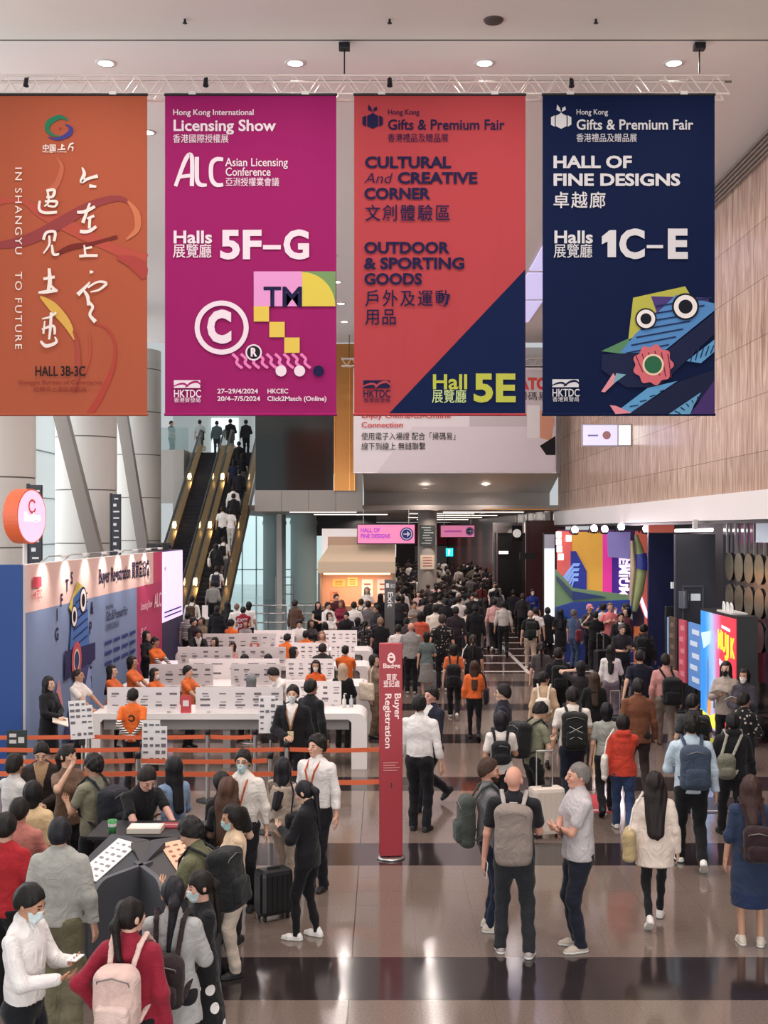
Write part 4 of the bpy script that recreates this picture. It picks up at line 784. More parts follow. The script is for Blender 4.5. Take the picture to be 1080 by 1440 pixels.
e = empty('screen', 'small teal screen showing a white mark at the corridor end', 'screen', (gx(632, 78), 78, gz(783, 78))); g = MB(); g.box((0, 0, .3), (.55, .1, .62)); g.build('case', BLACK, e); g = MB(); g.box((0, -.06, .3), (.48, .02, .54)); o = g.build('display', mat('teal_screen', '#27c7c9', .4, emit=1.2), e); A = Flat(o, -.08); A.text('symbol', '?', -.12, .12, .36, mat('white_glow', '#ffffff', .4, emit=1.0), .03)
g = MB(); g.tube([(0, 0, -gz(783, 78)), (0, 0, 0)], .05); g.build('pole', DARKM, e)
# ---------------------------------------------------------------- kiosk stall at the back (warm lit)
Y = 46; x0, x1 = gx(447, Y), gx(556, Y); e = empty('stall', 'warm lit stall with a pale canopy and product posters beyond the counters', 'stall', ((x0 + x1) / 2, Y, 0)); w = x1 - x0
zc0, zc1 = gz(806, Y), gz(762, Y)
g = MB(); g.add([(-w / 2, 0, zc0), (w / 2, 0, zc0), (w / 2, 0, zc0 + .45), (-w / 2, 0, zc0 + .45), (-w / 2 + .5, 1.4, zc1), (w / 2, 1.4, zc1), (w / 2, 1.4, zc0), (-w / 2, 1.4, zc0)], [(0, 1, 2, 3), (3, 2, 5, 4), (0, 3, 4, 7), (1, 6, 5, 2), (0, 7, 6, 1), (4, 5, 6, 7)]); g.build('canopy', mat('canopy_cream', '#d8c0a6', .4), e)
g = MB(); g.box((0, 1.2, (zc1 + zc0) / 2 + .15), (w * .78, .1, zc1 - zc0 + .1)); g.build('canopy_board', mat('canopy_tan', '#c09a80', .3), e)
g = MB(); g.box((0, 1.5, zc0 / 2), (w, .1, zc0)); g.build('back_wall', mat('peach_wall', '#e2a98a', .5, emit=.12), e)
for sx in (-1, 1): g = MB(); g.box((sx * (w / 2 - .05), .75, zc0 / 2), (.1, 1.5, zc0)); g.build('side_wall', mat('stall_side', '#8a7f78', .5), e)
g = MB(); g.box((0, .35, .5), (w - .3, .5, 1.0)); g.build('counter', mat('stall_counter', '#b08468', .5), e)
for k, (px, w1, z, h1, c) in enumerate(((-.75, .5, 1.85, .3, '#f0c060'), (-.2, .4, 1.9, .35, '#f4d37a'), (.4, .45, 1.6, .8, '#eadfd8'), (1.05, .5, 1.6, .8, '#d9cfd0'), (-.9, .35, 1.35, .4, '#d99070'))):
    g = MB(); g.box((px, 1.43, z), (w1, .04, h1)); p = g.build('poster', mat('stall_poster', c, .5, emit=.25), e)
    q = MB(); 
    for j in range(3): q.box((px, 1.405, z + h1 * (.25 - .25 * j)), (w1 * .6, .01, h1 * .08))
    q.build('print', mat('stall_ink', '#a2553c', .5), p)
g = MB(); g.box((0, .6, zc0 - .05), (w - .4, .5, .05)); g.build('light_strip', mat('warm_strip', '#ffd39a', .4, emit=3), e)
area('lamp_light', ((x0 + x1) / 2, Y + .5, zc0 - .15), (0, 0, 0), 2.4, .4, 45, (1, .72, .5))
e = empty('stall', 'bright white fascia of a second stall behind the cream canopy', 'stall', (gx(505, 54), 54, 0)); g = MB(); g.box((0, 0, 3.4), (3.4, .4, 1.3)); g.build('fascia', mat('white_glow3', '#f0e4e2', .4, emit=.6), e)
for sx in (-1.6, 1.6): g = MB(); g.box((sx, 0, 1.4), (.15, .3, 2.8)); g.build('post', WHITE, e)
g = MB(); g.box((gx(487, 70), 70, 4.24), (3.6, .3, 1.2)); tag(g.build('dark_fascia', BLACK), 'black panel under the corridor ceiling beyond the stall', 'panel')
e = empty('potted_plant', 'small potted plant beside the warm lit stall', 'plant', (gx(449, 45.6), 45.6, 0)); g = MB(); g.lathe((0, 0, 0), [(0, 0), (.13, 0), (.17, .34), (.14, .34), (0, .3)], n=20); g.build('pot', mat('pot', '#6b5a50', .6), e); g = MB(); rr = random.Random(3)
for i in range(26):
    a = rr.uniform(0, 6.28); l = rr.uniform(.4, .85); t = rr.uniform(.2, .6); d = Vector((math.cos(a) * t, math.sin(a) * t, 1)).normalized(); b = Vector((0, 0, .32)); s = d.cross(Vector((0, 0, 1))).normalized() * .035
    g.add([b, b + d * l * .5 + s, b + d * l, b + d * l * .5 - s], [(0, 1, 2, 3)])
g.build('foliage', mat('leaf', '#4c6a38', .5), e)
# ---------------------------------------------------------------- right: show stand
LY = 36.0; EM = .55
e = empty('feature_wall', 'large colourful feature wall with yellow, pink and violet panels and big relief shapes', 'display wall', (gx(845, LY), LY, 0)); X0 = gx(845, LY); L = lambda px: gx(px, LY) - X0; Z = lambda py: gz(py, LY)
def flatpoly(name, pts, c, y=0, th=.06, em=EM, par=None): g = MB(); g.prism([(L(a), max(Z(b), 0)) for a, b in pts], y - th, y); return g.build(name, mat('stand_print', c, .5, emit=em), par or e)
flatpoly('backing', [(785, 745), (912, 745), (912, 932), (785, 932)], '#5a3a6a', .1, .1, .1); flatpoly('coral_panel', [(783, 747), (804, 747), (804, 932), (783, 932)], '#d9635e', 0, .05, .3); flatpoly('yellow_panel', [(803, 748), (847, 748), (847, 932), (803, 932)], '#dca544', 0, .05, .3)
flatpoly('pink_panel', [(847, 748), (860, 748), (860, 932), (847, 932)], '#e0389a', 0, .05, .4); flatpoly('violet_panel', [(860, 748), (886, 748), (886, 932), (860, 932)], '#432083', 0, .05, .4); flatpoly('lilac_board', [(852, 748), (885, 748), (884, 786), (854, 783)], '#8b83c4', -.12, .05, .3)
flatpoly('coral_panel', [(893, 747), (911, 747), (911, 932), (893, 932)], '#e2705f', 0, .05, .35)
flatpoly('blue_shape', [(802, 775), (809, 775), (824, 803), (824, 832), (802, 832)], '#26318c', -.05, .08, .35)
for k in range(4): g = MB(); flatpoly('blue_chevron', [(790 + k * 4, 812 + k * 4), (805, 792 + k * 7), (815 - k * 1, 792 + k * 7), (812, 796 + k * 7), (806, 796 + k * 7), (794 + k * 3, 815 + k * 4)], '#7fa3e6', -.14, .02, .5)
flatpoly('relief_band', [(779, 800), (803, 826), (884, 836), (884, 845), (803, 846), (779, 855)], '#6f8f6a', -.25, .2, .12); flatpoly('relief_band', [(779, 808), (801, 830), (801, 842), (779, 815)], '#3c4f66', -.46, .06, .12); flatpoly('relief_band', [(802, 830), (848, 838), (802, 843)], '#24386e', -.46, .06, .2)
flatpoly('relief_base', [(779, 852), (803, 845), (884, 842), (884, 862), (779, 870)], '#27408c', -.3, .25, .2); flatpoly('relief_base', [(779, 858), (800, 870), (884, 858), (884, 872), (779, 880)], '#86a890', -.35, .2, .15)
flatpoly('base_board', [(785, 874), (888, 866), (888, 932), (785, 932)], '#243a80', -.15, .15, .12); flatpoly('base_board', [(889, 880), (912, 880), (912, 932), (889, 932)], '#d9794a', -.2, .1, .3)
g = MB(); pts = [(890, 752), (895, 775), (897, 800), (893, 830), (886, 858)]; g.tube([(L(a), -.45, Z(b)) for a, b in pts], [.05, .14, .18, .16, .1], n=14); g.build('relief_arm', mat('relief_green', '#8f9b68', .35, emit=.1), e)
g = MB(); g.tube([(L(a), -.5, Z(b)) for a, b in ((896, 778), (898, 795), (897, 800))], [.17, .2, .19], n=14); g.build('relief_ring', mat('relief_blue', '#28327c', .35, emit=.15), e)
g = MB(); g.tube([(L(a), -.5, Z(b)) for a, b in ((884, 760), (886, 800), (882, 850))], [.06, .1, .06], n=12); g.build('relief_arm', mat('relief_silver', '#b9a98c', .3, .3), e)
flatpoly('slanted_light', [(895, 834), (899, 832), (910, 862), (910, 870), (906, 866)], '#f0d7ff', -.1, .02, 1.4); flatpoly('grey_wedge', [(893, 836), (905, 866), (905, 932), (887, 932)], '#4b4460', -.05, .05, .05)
A = Flat(e, -.09); WG = mat('stand_letter', '#f2e4f0', .4, emit=.8); A.text('lettering', 'PREMIUM', L(870), Z(764), .26, WG, .035, 1.6, rot=-90); A.text('lettering', 'GIFTS', L(879), Z(785), .26, WG, .035, 1.0, rot=-90)
for px, py in ((783, 752), (783, 762), (784, 772), (786, 783), (797, 757)): g = MB(); g.box((L(px + 2), -.1, Z(py)), (.16, .08, .19)); g.build('light_cube', mat('white_cube', '#fff1ee', .4, emit=1.3), e)
for k, (px, py) in enumerate(((808, 743), (835, 741), (850, 742), (873, 739), (908, 742))):
    s_ = empty('stage_light', 'bright stage light under the white fascia above the ' + ['yellow panel, left', 'yellow panel, right', 'pink panel', 'violet panel, brightest', 'coral panel'][k], 'light', (gx(px, 35), 35, gz(py, 35))); g = MB(); g.tube([(0, 0, 0), (0, .05, -.16)], [.09, .12], n=14); g.build('housing', DARKM, s_); g = MB(); g.tube([(0, -.01, -.02), (0, -.1, -.06)], .1, n=16); g.build('lens', mat('stage_glow', '#ffe4ff' if k != 3 else '#e6dcff', .4, emit=9 if k == 3 else 4), s_)
    g = MB(); g.tube([(0, 0, 0), (0, .5, .05), (0, 1.05, 3.88 - gz(py, 35))], .02); g.build('bracket', DARKM, s_)
area('lamp_light', (6.6, 34.6, 4.0), (R(-38), 0, 0), 3.0, .3, 60, (1, .85, .9))
e = empty('light_column', 'tall glowing white panel at the left edge of the feature wall', 'light panel', (gx(772, 38), 38, 0)); g = MB(); g.box((0, 0, 1.95), (.36, .2, 3.9)); g.build('case', DARKM, e); g = MB(); g.box((0, -.11, 1.85), (.33, .03, 3.1)); g.build('face', mat('white_screen', '#e9eff0', .4, emit=.75), e); g = MB(); g.box((0, -.11, 3.6), (.33, .03, .5)); g.build('top_band', mat('grey_band', '#a5a3b0', .4, emit=.2), e)
def slab(name, label, px0, px1, Y, z0, z1, c, cat='panel', d=.15, rough=.5, emit=0): g = MB(); g.box((gx((px0 + px1) / 2, Y), Y + d / 2, (z0 + z1) / 2), (gx(px1, Y) - gx(px0, Y), d, z1 - z0)); return tag(g.build(name, mat(name + '_face', c, rough, emit=emit)), label, cat)
slab('partition_panel', 'tall plain navy panel right of the feature wall', 912, 948, 33, 0, 3.9, '#11194a'); slab('coral_fascia', 'coral lit strip above the navy panel', 912, 948, 33.2, 3.92, 4.25, '#e2705f', 'strip', emit=.3)
e = empty('partition_panel', 'tall dark grey panel with a door frame, behind the bright light box', 'panel', (gx(978, 27), 27, 0)); w = gx(1006, 27) - gx(950, 27); g = MB(); g.box((0, .08, 1.95), (w, .16, 3.9)); g.build('panel', mat('panel_slate', '#34353f', .5), e)
g = MB()
for x in (-w * .32, w * .18): g.box((x, -.01, 1.35), (.03, .04, 2.7))
g.box((-w * .07, -.01, 2.7), (w * .52, .04, .03)); g.build('door_frame', mat('frame_grey', '#565762', .4), e); g = MB(); g.box((0, -.012, 2.45), (.22, .02, .16)); g.build('small_sign', mat('sign_pale', '#cfd6dc', .4, emit=.3), e); g = MB(); g.tube([(-w * .3, -.02, 2.2), (-w * .3, -.02, 2.6)], [.12, .12], n=16); g.build('lamp', mat('smoke_glass', '#5a5d68', .2), e)
g = MB(); g.box((gx(948, 30), 30, gz(823, 30)), (.16, .1, .16)); tag(g.build('wall_notice', mat('white_cube2', '#e6e6ea', .5, emit=.2)), 'small white square notice on the dark side wall beside the navy panel', 'notice')
e = empty('display_kiosk', 'dark standing kiosk with a pale blue screen beside the navy panel', 'kiosk', (gx(943, 27.6), 27.6, 0)); g = MB(); g.box((0, 0, 1.1), (.26, .1, 2.2), 0, None, .015); g.build('body', BLACK, e); g = MB(); g.box((.0, -.055, 1.45), (.19, .012, 1.0)); g.build('screen', mat('blue_screen', '#86a6cc', .3, emit=.5), e)
for k, (px, c, c2, lab, Y0) in enumerate(((959, '#4b3c34', '#6d5848', 'narrow brown poster stand, leftmost of three by the light box', 26.6), (965.5, '#b84a5e', '#d07a8a', 'narrow rose poster stand between a brown and a blue one', 25.7), (978, '#5f8fd0', '#cfdcee', 'blue and white poster stand next to the light box', 24.66))):
    X = 6.55; e = empty('poster_stand', lab, 'poster stand', (X, Y0, 0)); d = .55 if k < 2 else 1.0; g = MB(); g.box((0, 0, 1.35), (.05, d, 1.35)); g.build('panel', mat('poster_face', c, .4, emit=.2), e)
    g = MB()
    for j in range(5): g.box((-.028, -d * .1 + (j % 2) * d * .15, .85 + j * .25), (.01, d * .55, .1))
    g.build('print', mat('poster_ink', c2, .5, emit=.15), e); g = MB(); g.box((0, 0, .34), (.05, .05, .68)); g.build('pole', DARKM, e); g = MB(); g.box((0, 0, .015), (.35, d * .6, .03)); g.build('base', DARKM, e)
# the light box
e = empty('light_box', 'black light box with a glowing blue and red advertisement, at the right', 'light box', (6.5, 21.6, 0)); d = 2.45
g = MB(); g.box((.19, d / 2, 1.2), (.38, d, 2.4)); g.build('case', mat('box_black', '#101014', .35), e)
def lbm():
    m = bpy.data.materials.new('advert_print'); m.use_nodes = True; nt = m.node_tree; Lk = nt.links; b = nt.nodes['Principled BSDF']; tc = nt.nodes.new('ShaderNodeTexCoord'); sp = nt.nodes.new('ShaderNodeSeparateXYZ'); Lk.new(tc.outputs['Object'], sp.inputs[0])
    r = nt.nodes.new('ShaderNodeValToRGB'); mr = nt.nodes.new('ShaderNodeMapRange'); mr.inputs[1].default_value = 0; mr.inputs[2].default_value = d; nz = nt.nodes.new('ShaderNodeTexNoise'); nz.inputs['Scale'].default_value = 1.5; Lk.new(tc.outputs['Object'], nz.inputs[0])
    ad = nt.nodes.new('ShaderNodeMath'); ad.operation = 'MULTIPLY_ADD'; ad.inputs[1].default_value = .25; Lk.new(nz.outputs['Fac'], ad.inputs[0]); Lk.new(sp.outputs[1], mr.inputs[0]); Lk.new(mr.outputs[0], ad.inputs[2]); Lk.new(ad.outputs[0], r.inputs[0])
    e_ = r.color_ramp.elements; e_[0].position = .5; e_[0].color = (*lin('#d23a4a'), 1); e_[1].position = 1.0; e_[1].color = (*lin('#2e86dd'), 1); x = e_.new(.62); x.color = (*lin('#c86a9a'), 1); y = e_.new(.75); y.color = (*lin('#9fb4e6'), 1); z = e_.new(.88); z.color = (*lin('#4f9fe6'), 1)
    Lk.new(r.outputs[0], b.inputs['Base Color']); Lk.new(r.outputs[0], b.inputs['Emission Color']); b.inputs['Emission Strength'].default_value = .8; b.inputs['Roughness'].default_value = .3; return m
g = MB(); g.box((-.01, d / 2, 1.2), (.02, d - .08, 2.3)); o = g.build('advert', lbm(), e)
class LeftArt(SideArt):
    def __init__(s, parent, x): Art.__init__(s, 1, None, .0008, base=.004); s.p = parent; s.M = Matrix(); s.fn = lambda u, v, dd: (x - dd, d - u, v)
A = LeftArt(o, -.02); YW = mat('advert_yellow', '#f4e03a', .4, emit=.9); AW = mat('advert_white', '#f3eef2', .4, emit=.8)
for k, ch in enumerate('MUJK'): A.text('lettering', ch, 1.28 + k * .28, 1.72 - k * .03, .34, YW, .045, .26)
A.poly('lettering', [[(1.55, 2.12), (2.1, 2.08), (2.1, 2.14), (1.55, 2.18)]], AW); A.poly('lettering', [[(1.4, 1.4), (2.2, 1.25), (2.2, 1.36), (1.4, 1.52)]], AW)
A.poly('artwork', [[(.55, .4), (.66, .4), (.66, 1.35), (.61, 1.5), (.55, 1.35)]], mat('advert_grey', '#6d86a8', .4, emit=.4)); A.poly('artwork', [[(.05, .1), (1.5, .1), (1.3, .45), (.7, .3), (.05, .35)]], mat('advert_lemon', '#e6e04a', .4, emit=.8)); A.poly('artwork', [[(.1, 1.9), (.8, 2.0), (.75, 1.75), (.3, 1.6)]], mat('advert_pale', '#bcd8f4', .4, emit=.7)); A.poly('artwork', [[(.55, .35), (.8, .3), (.85, .6), (.65, .7)]], mat('advert_orange', '#e89a50', .4, emit=.6))
for k in range(3): A.poly('artwork', [[(1.0 + k * .3, .5), (1.15 + k * .3, .5), (1.1 + k * .3, .72), (1.02 + k * .3, .7)]], mat('advert_green', '#466a4a', .4, emit=.3))
e2 = empty('floor_lettering', 'white cut-out letters standing on top of the light box', 'letters', (6.7, 22.0, 2.4)); 
for k, ch in enumerate('fife'): me = text_mesh(ch, .3, .01); me.transform(Matrix.Translation((-.05 + k * .02, .9 - k * .2, .0)) @ Matrix.Rotation(R(-90), 4, 'Z') @ Matrix.Rotation(R(90), 4, 'X')); 
g = MB(); 
for k in range(3): g.tube([(-.1, .2 + k * .25, 0), (-.1, .23 + k * .25, .16), (-.1, .3 + k * .25, .2), (-.1, .33 + k * .25, .1), (-.1, .28 + k * .25, 0)], .02, n=8)
g.build('letters', mat('letter_white', '#e6e4e2', .4), e2); g = MB(); g.box((0, .6, .015), (.3, 1.0, .03)); g.build('plate', WHITE, e2)
# discs on the dark glazing
n = 0
for j, z in enumerate((3.22, 2.55, 1.88)):
    for k in range(8):
        y = 20.4 + k * .66; o = MB(); v = []
        o.tube([(7.375, y, z), (7.36, y, z)], .3, n=32); tag(o.build('mirror_disc', mat('disc_glass', '#8e8b7c', .12, .75)), 'pale round mirror disc on the dark glazing, right', 'disc', 'mirror discs on the dark glazing')
g = MB(); g.box((7.35, 22.6, 3.98), (.06, 1.0, .45)); tag(g.build('window_reflection', mat('reflected_window', '#aebfca', .2, emit=.25)), 'pale blue lit window high in the dark glazing above the discs', 'window')  # window's reflection in the glazing, given its own glowing pane
for k in range(9): g = MB(); g.box((7.36, 20.2 + k * .62, 3.85), (.04, .05, .7)); tag(g.build('glazing_fin', mat('fin', '#77747a', .3, .5)), 'grey vertical fin in the dark glazing above the mirror discs', 'fin', 'fins above the mirror discs')
e = empty('strip_light', 'bright linear lamp over the dark grey panel', 'light', (6.9, 26.4, 3.98)); g = MB(); g.tube([(-.35, 0, 0), (.5, 0, .02)], .035, n=10); g.build('tube', mat('tube_glow', '#fff6f2', .4, emit=6), e); g = MB(); g.box((.1, 0, .14), (.1, .08, .22)); g.build('bracket', WHITE, e)
# reflection in the polished stone, built as a glowing panel jutting from the wall
e = empty('wall_reflection', 'lit pale screen projecting from the stone wall under the navy banner', 'screen', (gx(853, 34.2), 34.2, gz(627, 34.2))); w = gx(887, 34.2) - gx(818, 34.2); h = gz(597, 34.2) - gz(627, 34.2); g = MB(); g.box((0, .05, h / 2), (w + .03, .08, h + .04)); g.build('case', mat('case_grey', '#a8a2a4', .4), e)
g = MB(); g.box((-w * .13, 0, h / 2), (w * .7, .02, h * .95)); o = g.build('display', mat('lavender_reflection', '#cfcdf2', .4, emit=.7), e); g = MB(); g.box((w * .37, 0, h / 2), (w * .24, .02, h * .9)); g.build('bright_reflection', mat('white_glow4', '#ffffff', .4, emit=1.1), e); A = Flat(o, -.012); A.circle('artwork', .0, h * .5, .12, ink('#b98a8c')); A.poly('print', [[(-.55, h * .45), (-.25, h * .45), (-.25, h * .52), (-.55, h * .52)]], ink('#8f8ab4'))
# red floor graphics
for k, (px0, px1, py0, py1, c, lab) in enumerate(((765, 868, 1118, 1143, '#c0434f', 'red printed floor mat between the walkers'), (990, 1060, 1122, 1144, '#2e2b33', 'dark printed floor mat in front of the light box'))):
    Ya, Yb = gy(py1), gy(py0); g = MB(); g.box(((gx(px0, Ya) + gx(px1, Ya)) / 2, (Ya + Yb) / 2, .004), (gx(px1, Ya) - gx(px0, Ya), Yb - Ya, .008)); o = tag(g.build('floor_mat', mat('floor_vinyl', c, .3)), lab, 'floor mat'); g = MB(); g.box(((gx(px0, Ya) + gx(px1, Ya)) / 2, Ya + .12, .0095), (gx(px1, Ya) - gx(px0, Ya) - .1, .06, .003)); p = g.build('print', mat('vinyl_white', '#e0d4d6', .4), o)
# ---------------------------------------------------------------- dark kiosk desk, lower left
KC = mat('desk_charcoal', '#3a3b41', .45, bump=.02, bscale=20); KD = mat('desk_black', '#1d1d21', .4)
e = empty('kiosk_desk', 'dark grey reading desk with sloping tops and a black bar top, lower left', 'desk', (-2.15, 10.35, 0))
g = MB(); g.box((-.1, .95, .55), (.95, .5, 1.1), 0, None, .01); g.build('bar_cabinet', KD, e); g = MB(); g.box((-.1, .92, 1.115), (1.05, .62, .04), 0, None, .008); g.build('bar_top', KD, e)
for s, rz in ((-1, -30), (1, 30)):
    Mx = Matrix.Translation((s * .38, .05, 0)) @ Matrix.Rotation(R(rz), 4, 'Z')
    g = MB(); g.box((0, .2, .425), (.62, .6, .85)); a = g.build('cabinet', KC, e); a.matrix_basis = Mx
    g = MB(); g.add([(-.32, -.08, .88), (.32, -.08, .88), (.32, .5, 1.15), (-.32, .5, 1.15), (-.32, -.08, .84), (.32, -.08, .84), (.32, .52, .84), (-.32, .52, .84), (-.32, .52, 1.15), (.32, .52, 1.15)], [(0, 1, 2, 3), (4, 7, 6, 5), (0, 4, 5, 1), (3, 2, 9, 8), (8, 9, 6, 7), (0, 3, 8, 7, 4), (1, 5, 6, 9, 2)]); a = g.build('sloping_top', KC if s < 0 else KD, e); a.matrix_basis = Mx
    g = MB(); g.box((0, -.1, .87), (.66, .04, .05)); a = g.build('ledge', KC, e); a.matrix_basis = Mx
    g = MB(); q = [(-.45, 0), (.3, 0), (.3, 1.04)] + [(-.25 - .2 * math.sin(t), .84 + .2 * math.cos(t)) for t in np.linspace(0, math.pi / 2, 8)]; g.add([(s * -.34 - .025, y, z) for y, z in q] + [(s * -.34 + .025, y, z) for y, z in q], [list(range(len(q))), list(range(2 * len(q) - 1, len(q) - 1, -1))] + [(i, i + len(q), (i + 1) % len(q) + len(q), (i + 1) % len(q)) for i in range(len(q))]); a = g.build('divider', mat('divider_grey', '#55565c', .4), e); a.matrix_basis = Mx
    p = empty('instruction_sheet', ['white instruction sheet lying on the sloping desk top, left wing', 'peach coloured instruction sheet on the sloping desk top, right wing'][s > 0], 'sheet', (0, 0, 0)); p.matrix_basis = Matrix.Translation((-2.15, 10.35, 0)) @ Mx @ Matrix.Translation((.08 * s, .20, 1.014)) @ Matrix.Rotation(math.atan2(.27, .58), 4, 'X') @ Matrix.Rotation(R(6 * s), 4, 'Z')
    g = MB(); g.box((0, 0, .004), (.27, .54, .006)); g.build('board', mat('sheet_paper', '#e8e6e6' if s < 0 else '#e2b596', .5), p); g = MB(); rr = random.Random(5 + s)
    for i in range(3):
        for j in range(7): g.box((-.08 + i * .08, -.21 + j * .07, .0085), (.05 * rr.uniform(.5, 1), .03 * rr.uniform(.4, 1), .002))
    g.build('icon_print', mat('print_grey2', '#8d898f' if s < 0 else '#9a5a44', .6), p)
e = empty('paper_cup', 'green paper cup on the desk beside the white sheet', 'cup', (gx(158, 11.1), 11.1, 1.136)); g = MB(); g.lathe((0, 0, 0), [(0, 0), (.032, 0), (.044, .12), (.04, .12), (.03, .01), (0, .01)], n=20); g.build('cup', mat('cup_green', '#3f8f4c', .5), e); g = MB(); g.lathe((0, 0, .06), [(.0385, 0), (.0415, .03)], n=20); g.build('white_band', WHITE, e)
e = empty('brochure_box', 'flat cream box on the black bar top under the leaning man\'s hands', 'box', (gx(205, 11.15), 11.15, 1.136)); g = MB(); g.box((0, 0, .025), (.32, .22, .05), 0, None, .004); g.build('box', mat('cream_card', '#d5cbbd', .6), e); g = MB(); g.box((0, 0, .052), (.28, .18, .004)); g.build('lid_sheet', mat('paper', '#e4ded6', .6), e)
g = MB(); g.box((gx(240, 11.35), 11.35, 1.142), (.2, .2, .012)); o = tag(g.build('booklet', mat('booklet_red', '#8a2030', .5)), 'dark red booklet on the black bar top', 'booklet'); g = MB(); g.box((gx(240, 11.35), 11.35, 1.1495), (.14, .03, .003)); g.build('title_print', mat('booklet_ink', '#b98a8c', .5), o)
g = MB(); e = empty('desk', 'small white desk at the left escalator foot with a sheet stand', 'desk', (gx(290, 39.5), 39.5, 0)); g.box((0, 0, .5), (.5, .4, 1.0), 0, None, .01); g.build('cabinet', mat('desk_brown', '#5c514a', .5), e); g = MB(); g.box((0, 0, 1.02), (.56, .46, .04)); g.build('top', WHITE, e); g = MB(); g.box((-.05, .05, 1.25), (.2, .02, .4)); g.build('sheet_stand', BRD, e)
# ---------------------------------------------------------------- bodies: smooth distance fields turned into one surface
def unit(v): v = np.asarray(v, float); return v / max(np.linalg.norm(v), 1e-9)
class Field:
    def __init__(s): s.p = []; s.cuts = []; s.noise = None
    def cone(s, a, b, ra, rb, k=0.03, flat=1.0, side=(1, 0, 0)):
        a = np.asarray(a, float); b = np.asarray(b, float); L = max(np.linalg.norm(b - a), 1e-5); w = (b - a) / L
        if np.linalg.norm(b - a) < 1e-4: w = np.array([0, 0, 1.0])
        sd = np.asarray(side, float); sd = sd - w * sd.dot(w)
        if np.linalg.norm(sd) < 1e-3: sd = np.cross(w, [0, 1, 0.1])
        sd = unit(sd); f = np.cross(sd, w)
        m = max(ra, rb) * max(1, flat)
        s.p.append(('c', a, (sd, f, w), L, ra, rb, flat, k, np.minimum(a, b) - m, np.maximum(a, b) + m)); return s
    def ell(s, c, r, A=None, k=0.02):
        c = np.asarray(c, float); A = np.eye(3) if A is None else A
        m = max(r); s.p.append(('e', c, (A[:, 0], A[:, 1], A[:, 2]), 0, r, 0, 0, k, c - m, c + m)); return s
    def cut(s, pt, n): s.cuts.append((np.asarray(pt, float), unit(n))); return s
    def mesh(s, h, sub=None):
        lo = np.min([q[8] for q in s.p], 0) - 3 * h; hi = np.max([q[9] for q in s.p], 0) + 3 * h
        n = np.ceil((hi - lo) / h).astype(int) + 1
        ax = [(lo[i] + h * np.arange(n[i])).astype(np.float32) for i in range(3)]
        D = np.full(n, 0.3, np.float32)
        for (t, c, fr, L, ra, rb, flat, k, plo, phi) in s.p:
            m = k + 2.5 * h
            i0 = np.maximum(np.floor((plo - m - lo) / h).astype(int), 0); i1 = np.minimum(np.ceil((phi + m - lo) / h).astype(int) + 1, n)
            x, y, z = (ax[i][i0[i]:i1[i]] - np.float32(c[i]) for i in range(3))
            def ch(v): return (x * v[0])[:, None, None] + (y * v[1])[None, :, None] + (z * v[2])[None, None, :]
            u, f, w = (ch(v.astype(np.float32)) for v in fr)
            if t == 'c':
                if flat != 1.0: f = f / flat
                tt = np.clip(w / L, 0, 1)
                d = np.sqrt(u * u + f * f + (w - tt * L) ** 2) - (ra + (rb - ra) * tt)
            else:
                k0 = np.sqrt((u / ra[0]) ** 2 + (f / ra[1]) ** 2 + (w / ra[2]) ** 2)
                k1 = np.sqrt((u / ra[0] ** 2) ** 2 + (f / ra[1] ** 2) ** 2 + (w / ra[2] ** 2) ** 2)
                d = k0 * (k0 - 1) / np.maximum(k1, 1e-4)
            S = D[i0[0]:i1[0], i0[1]:i1[1], i0[2]:i1[2]]
            hh = np.maximum(k - np.abs(S - d), 0) / k
            S[...] = np.minimum(S, d) - hh * hh * k * 0.25
        X, Y, Z = ax[0][:, None, None], ax[1][None, :, None], ax[2][None, None, :]
        if s.noise:
            am, fq, ph = s.noise[:3]
            if len(s.noise) > 3: D += np.float32(am) * (np.sin(fq * X + .45 * fq * Y + s.noise[4] * Z + ph) + .7 * np.sin(1.6 * fq * X - .7 * fq * Y - s.noise[4] * Z * .6 + ph * 3) + (.9 * np.sin(fq * Z + ph) * np.sin(fq * Y) if s.noise[3] == 'm' else 0)).astype(np.float32)
            else:
                          D += np.float32(am) * (np.sin(fq * Z + 9 * X + ph) * np.sin(0.6 * fq * X + 5 * Y + ph * 2) + 0.6 * np.sin(1.7 * fq * Z - 14 * Y + ph)).astype(np.float32)
        for pt, nn in s.cuts:
            D = np.maximum(D, ((X - pt[0]) * nn[0] + (Y - pt[1]) * nn[1] + (Z - pt[2]) * nn[2]).astype(np.float32))
        if sub is not None: D = np.maximum(D, -sub(X, Y, Z))
        D[0] = D[-1] = 1; D[:, 0] = D[:, -1] = 1; D[:, :, 0] = D[:, :, -1] = 1
        return nets(D, lo, h)
_E = [(a, b) for a in range(8) for b in range(a + 1, 8) if bin(a ^ b).count('1') == 1]
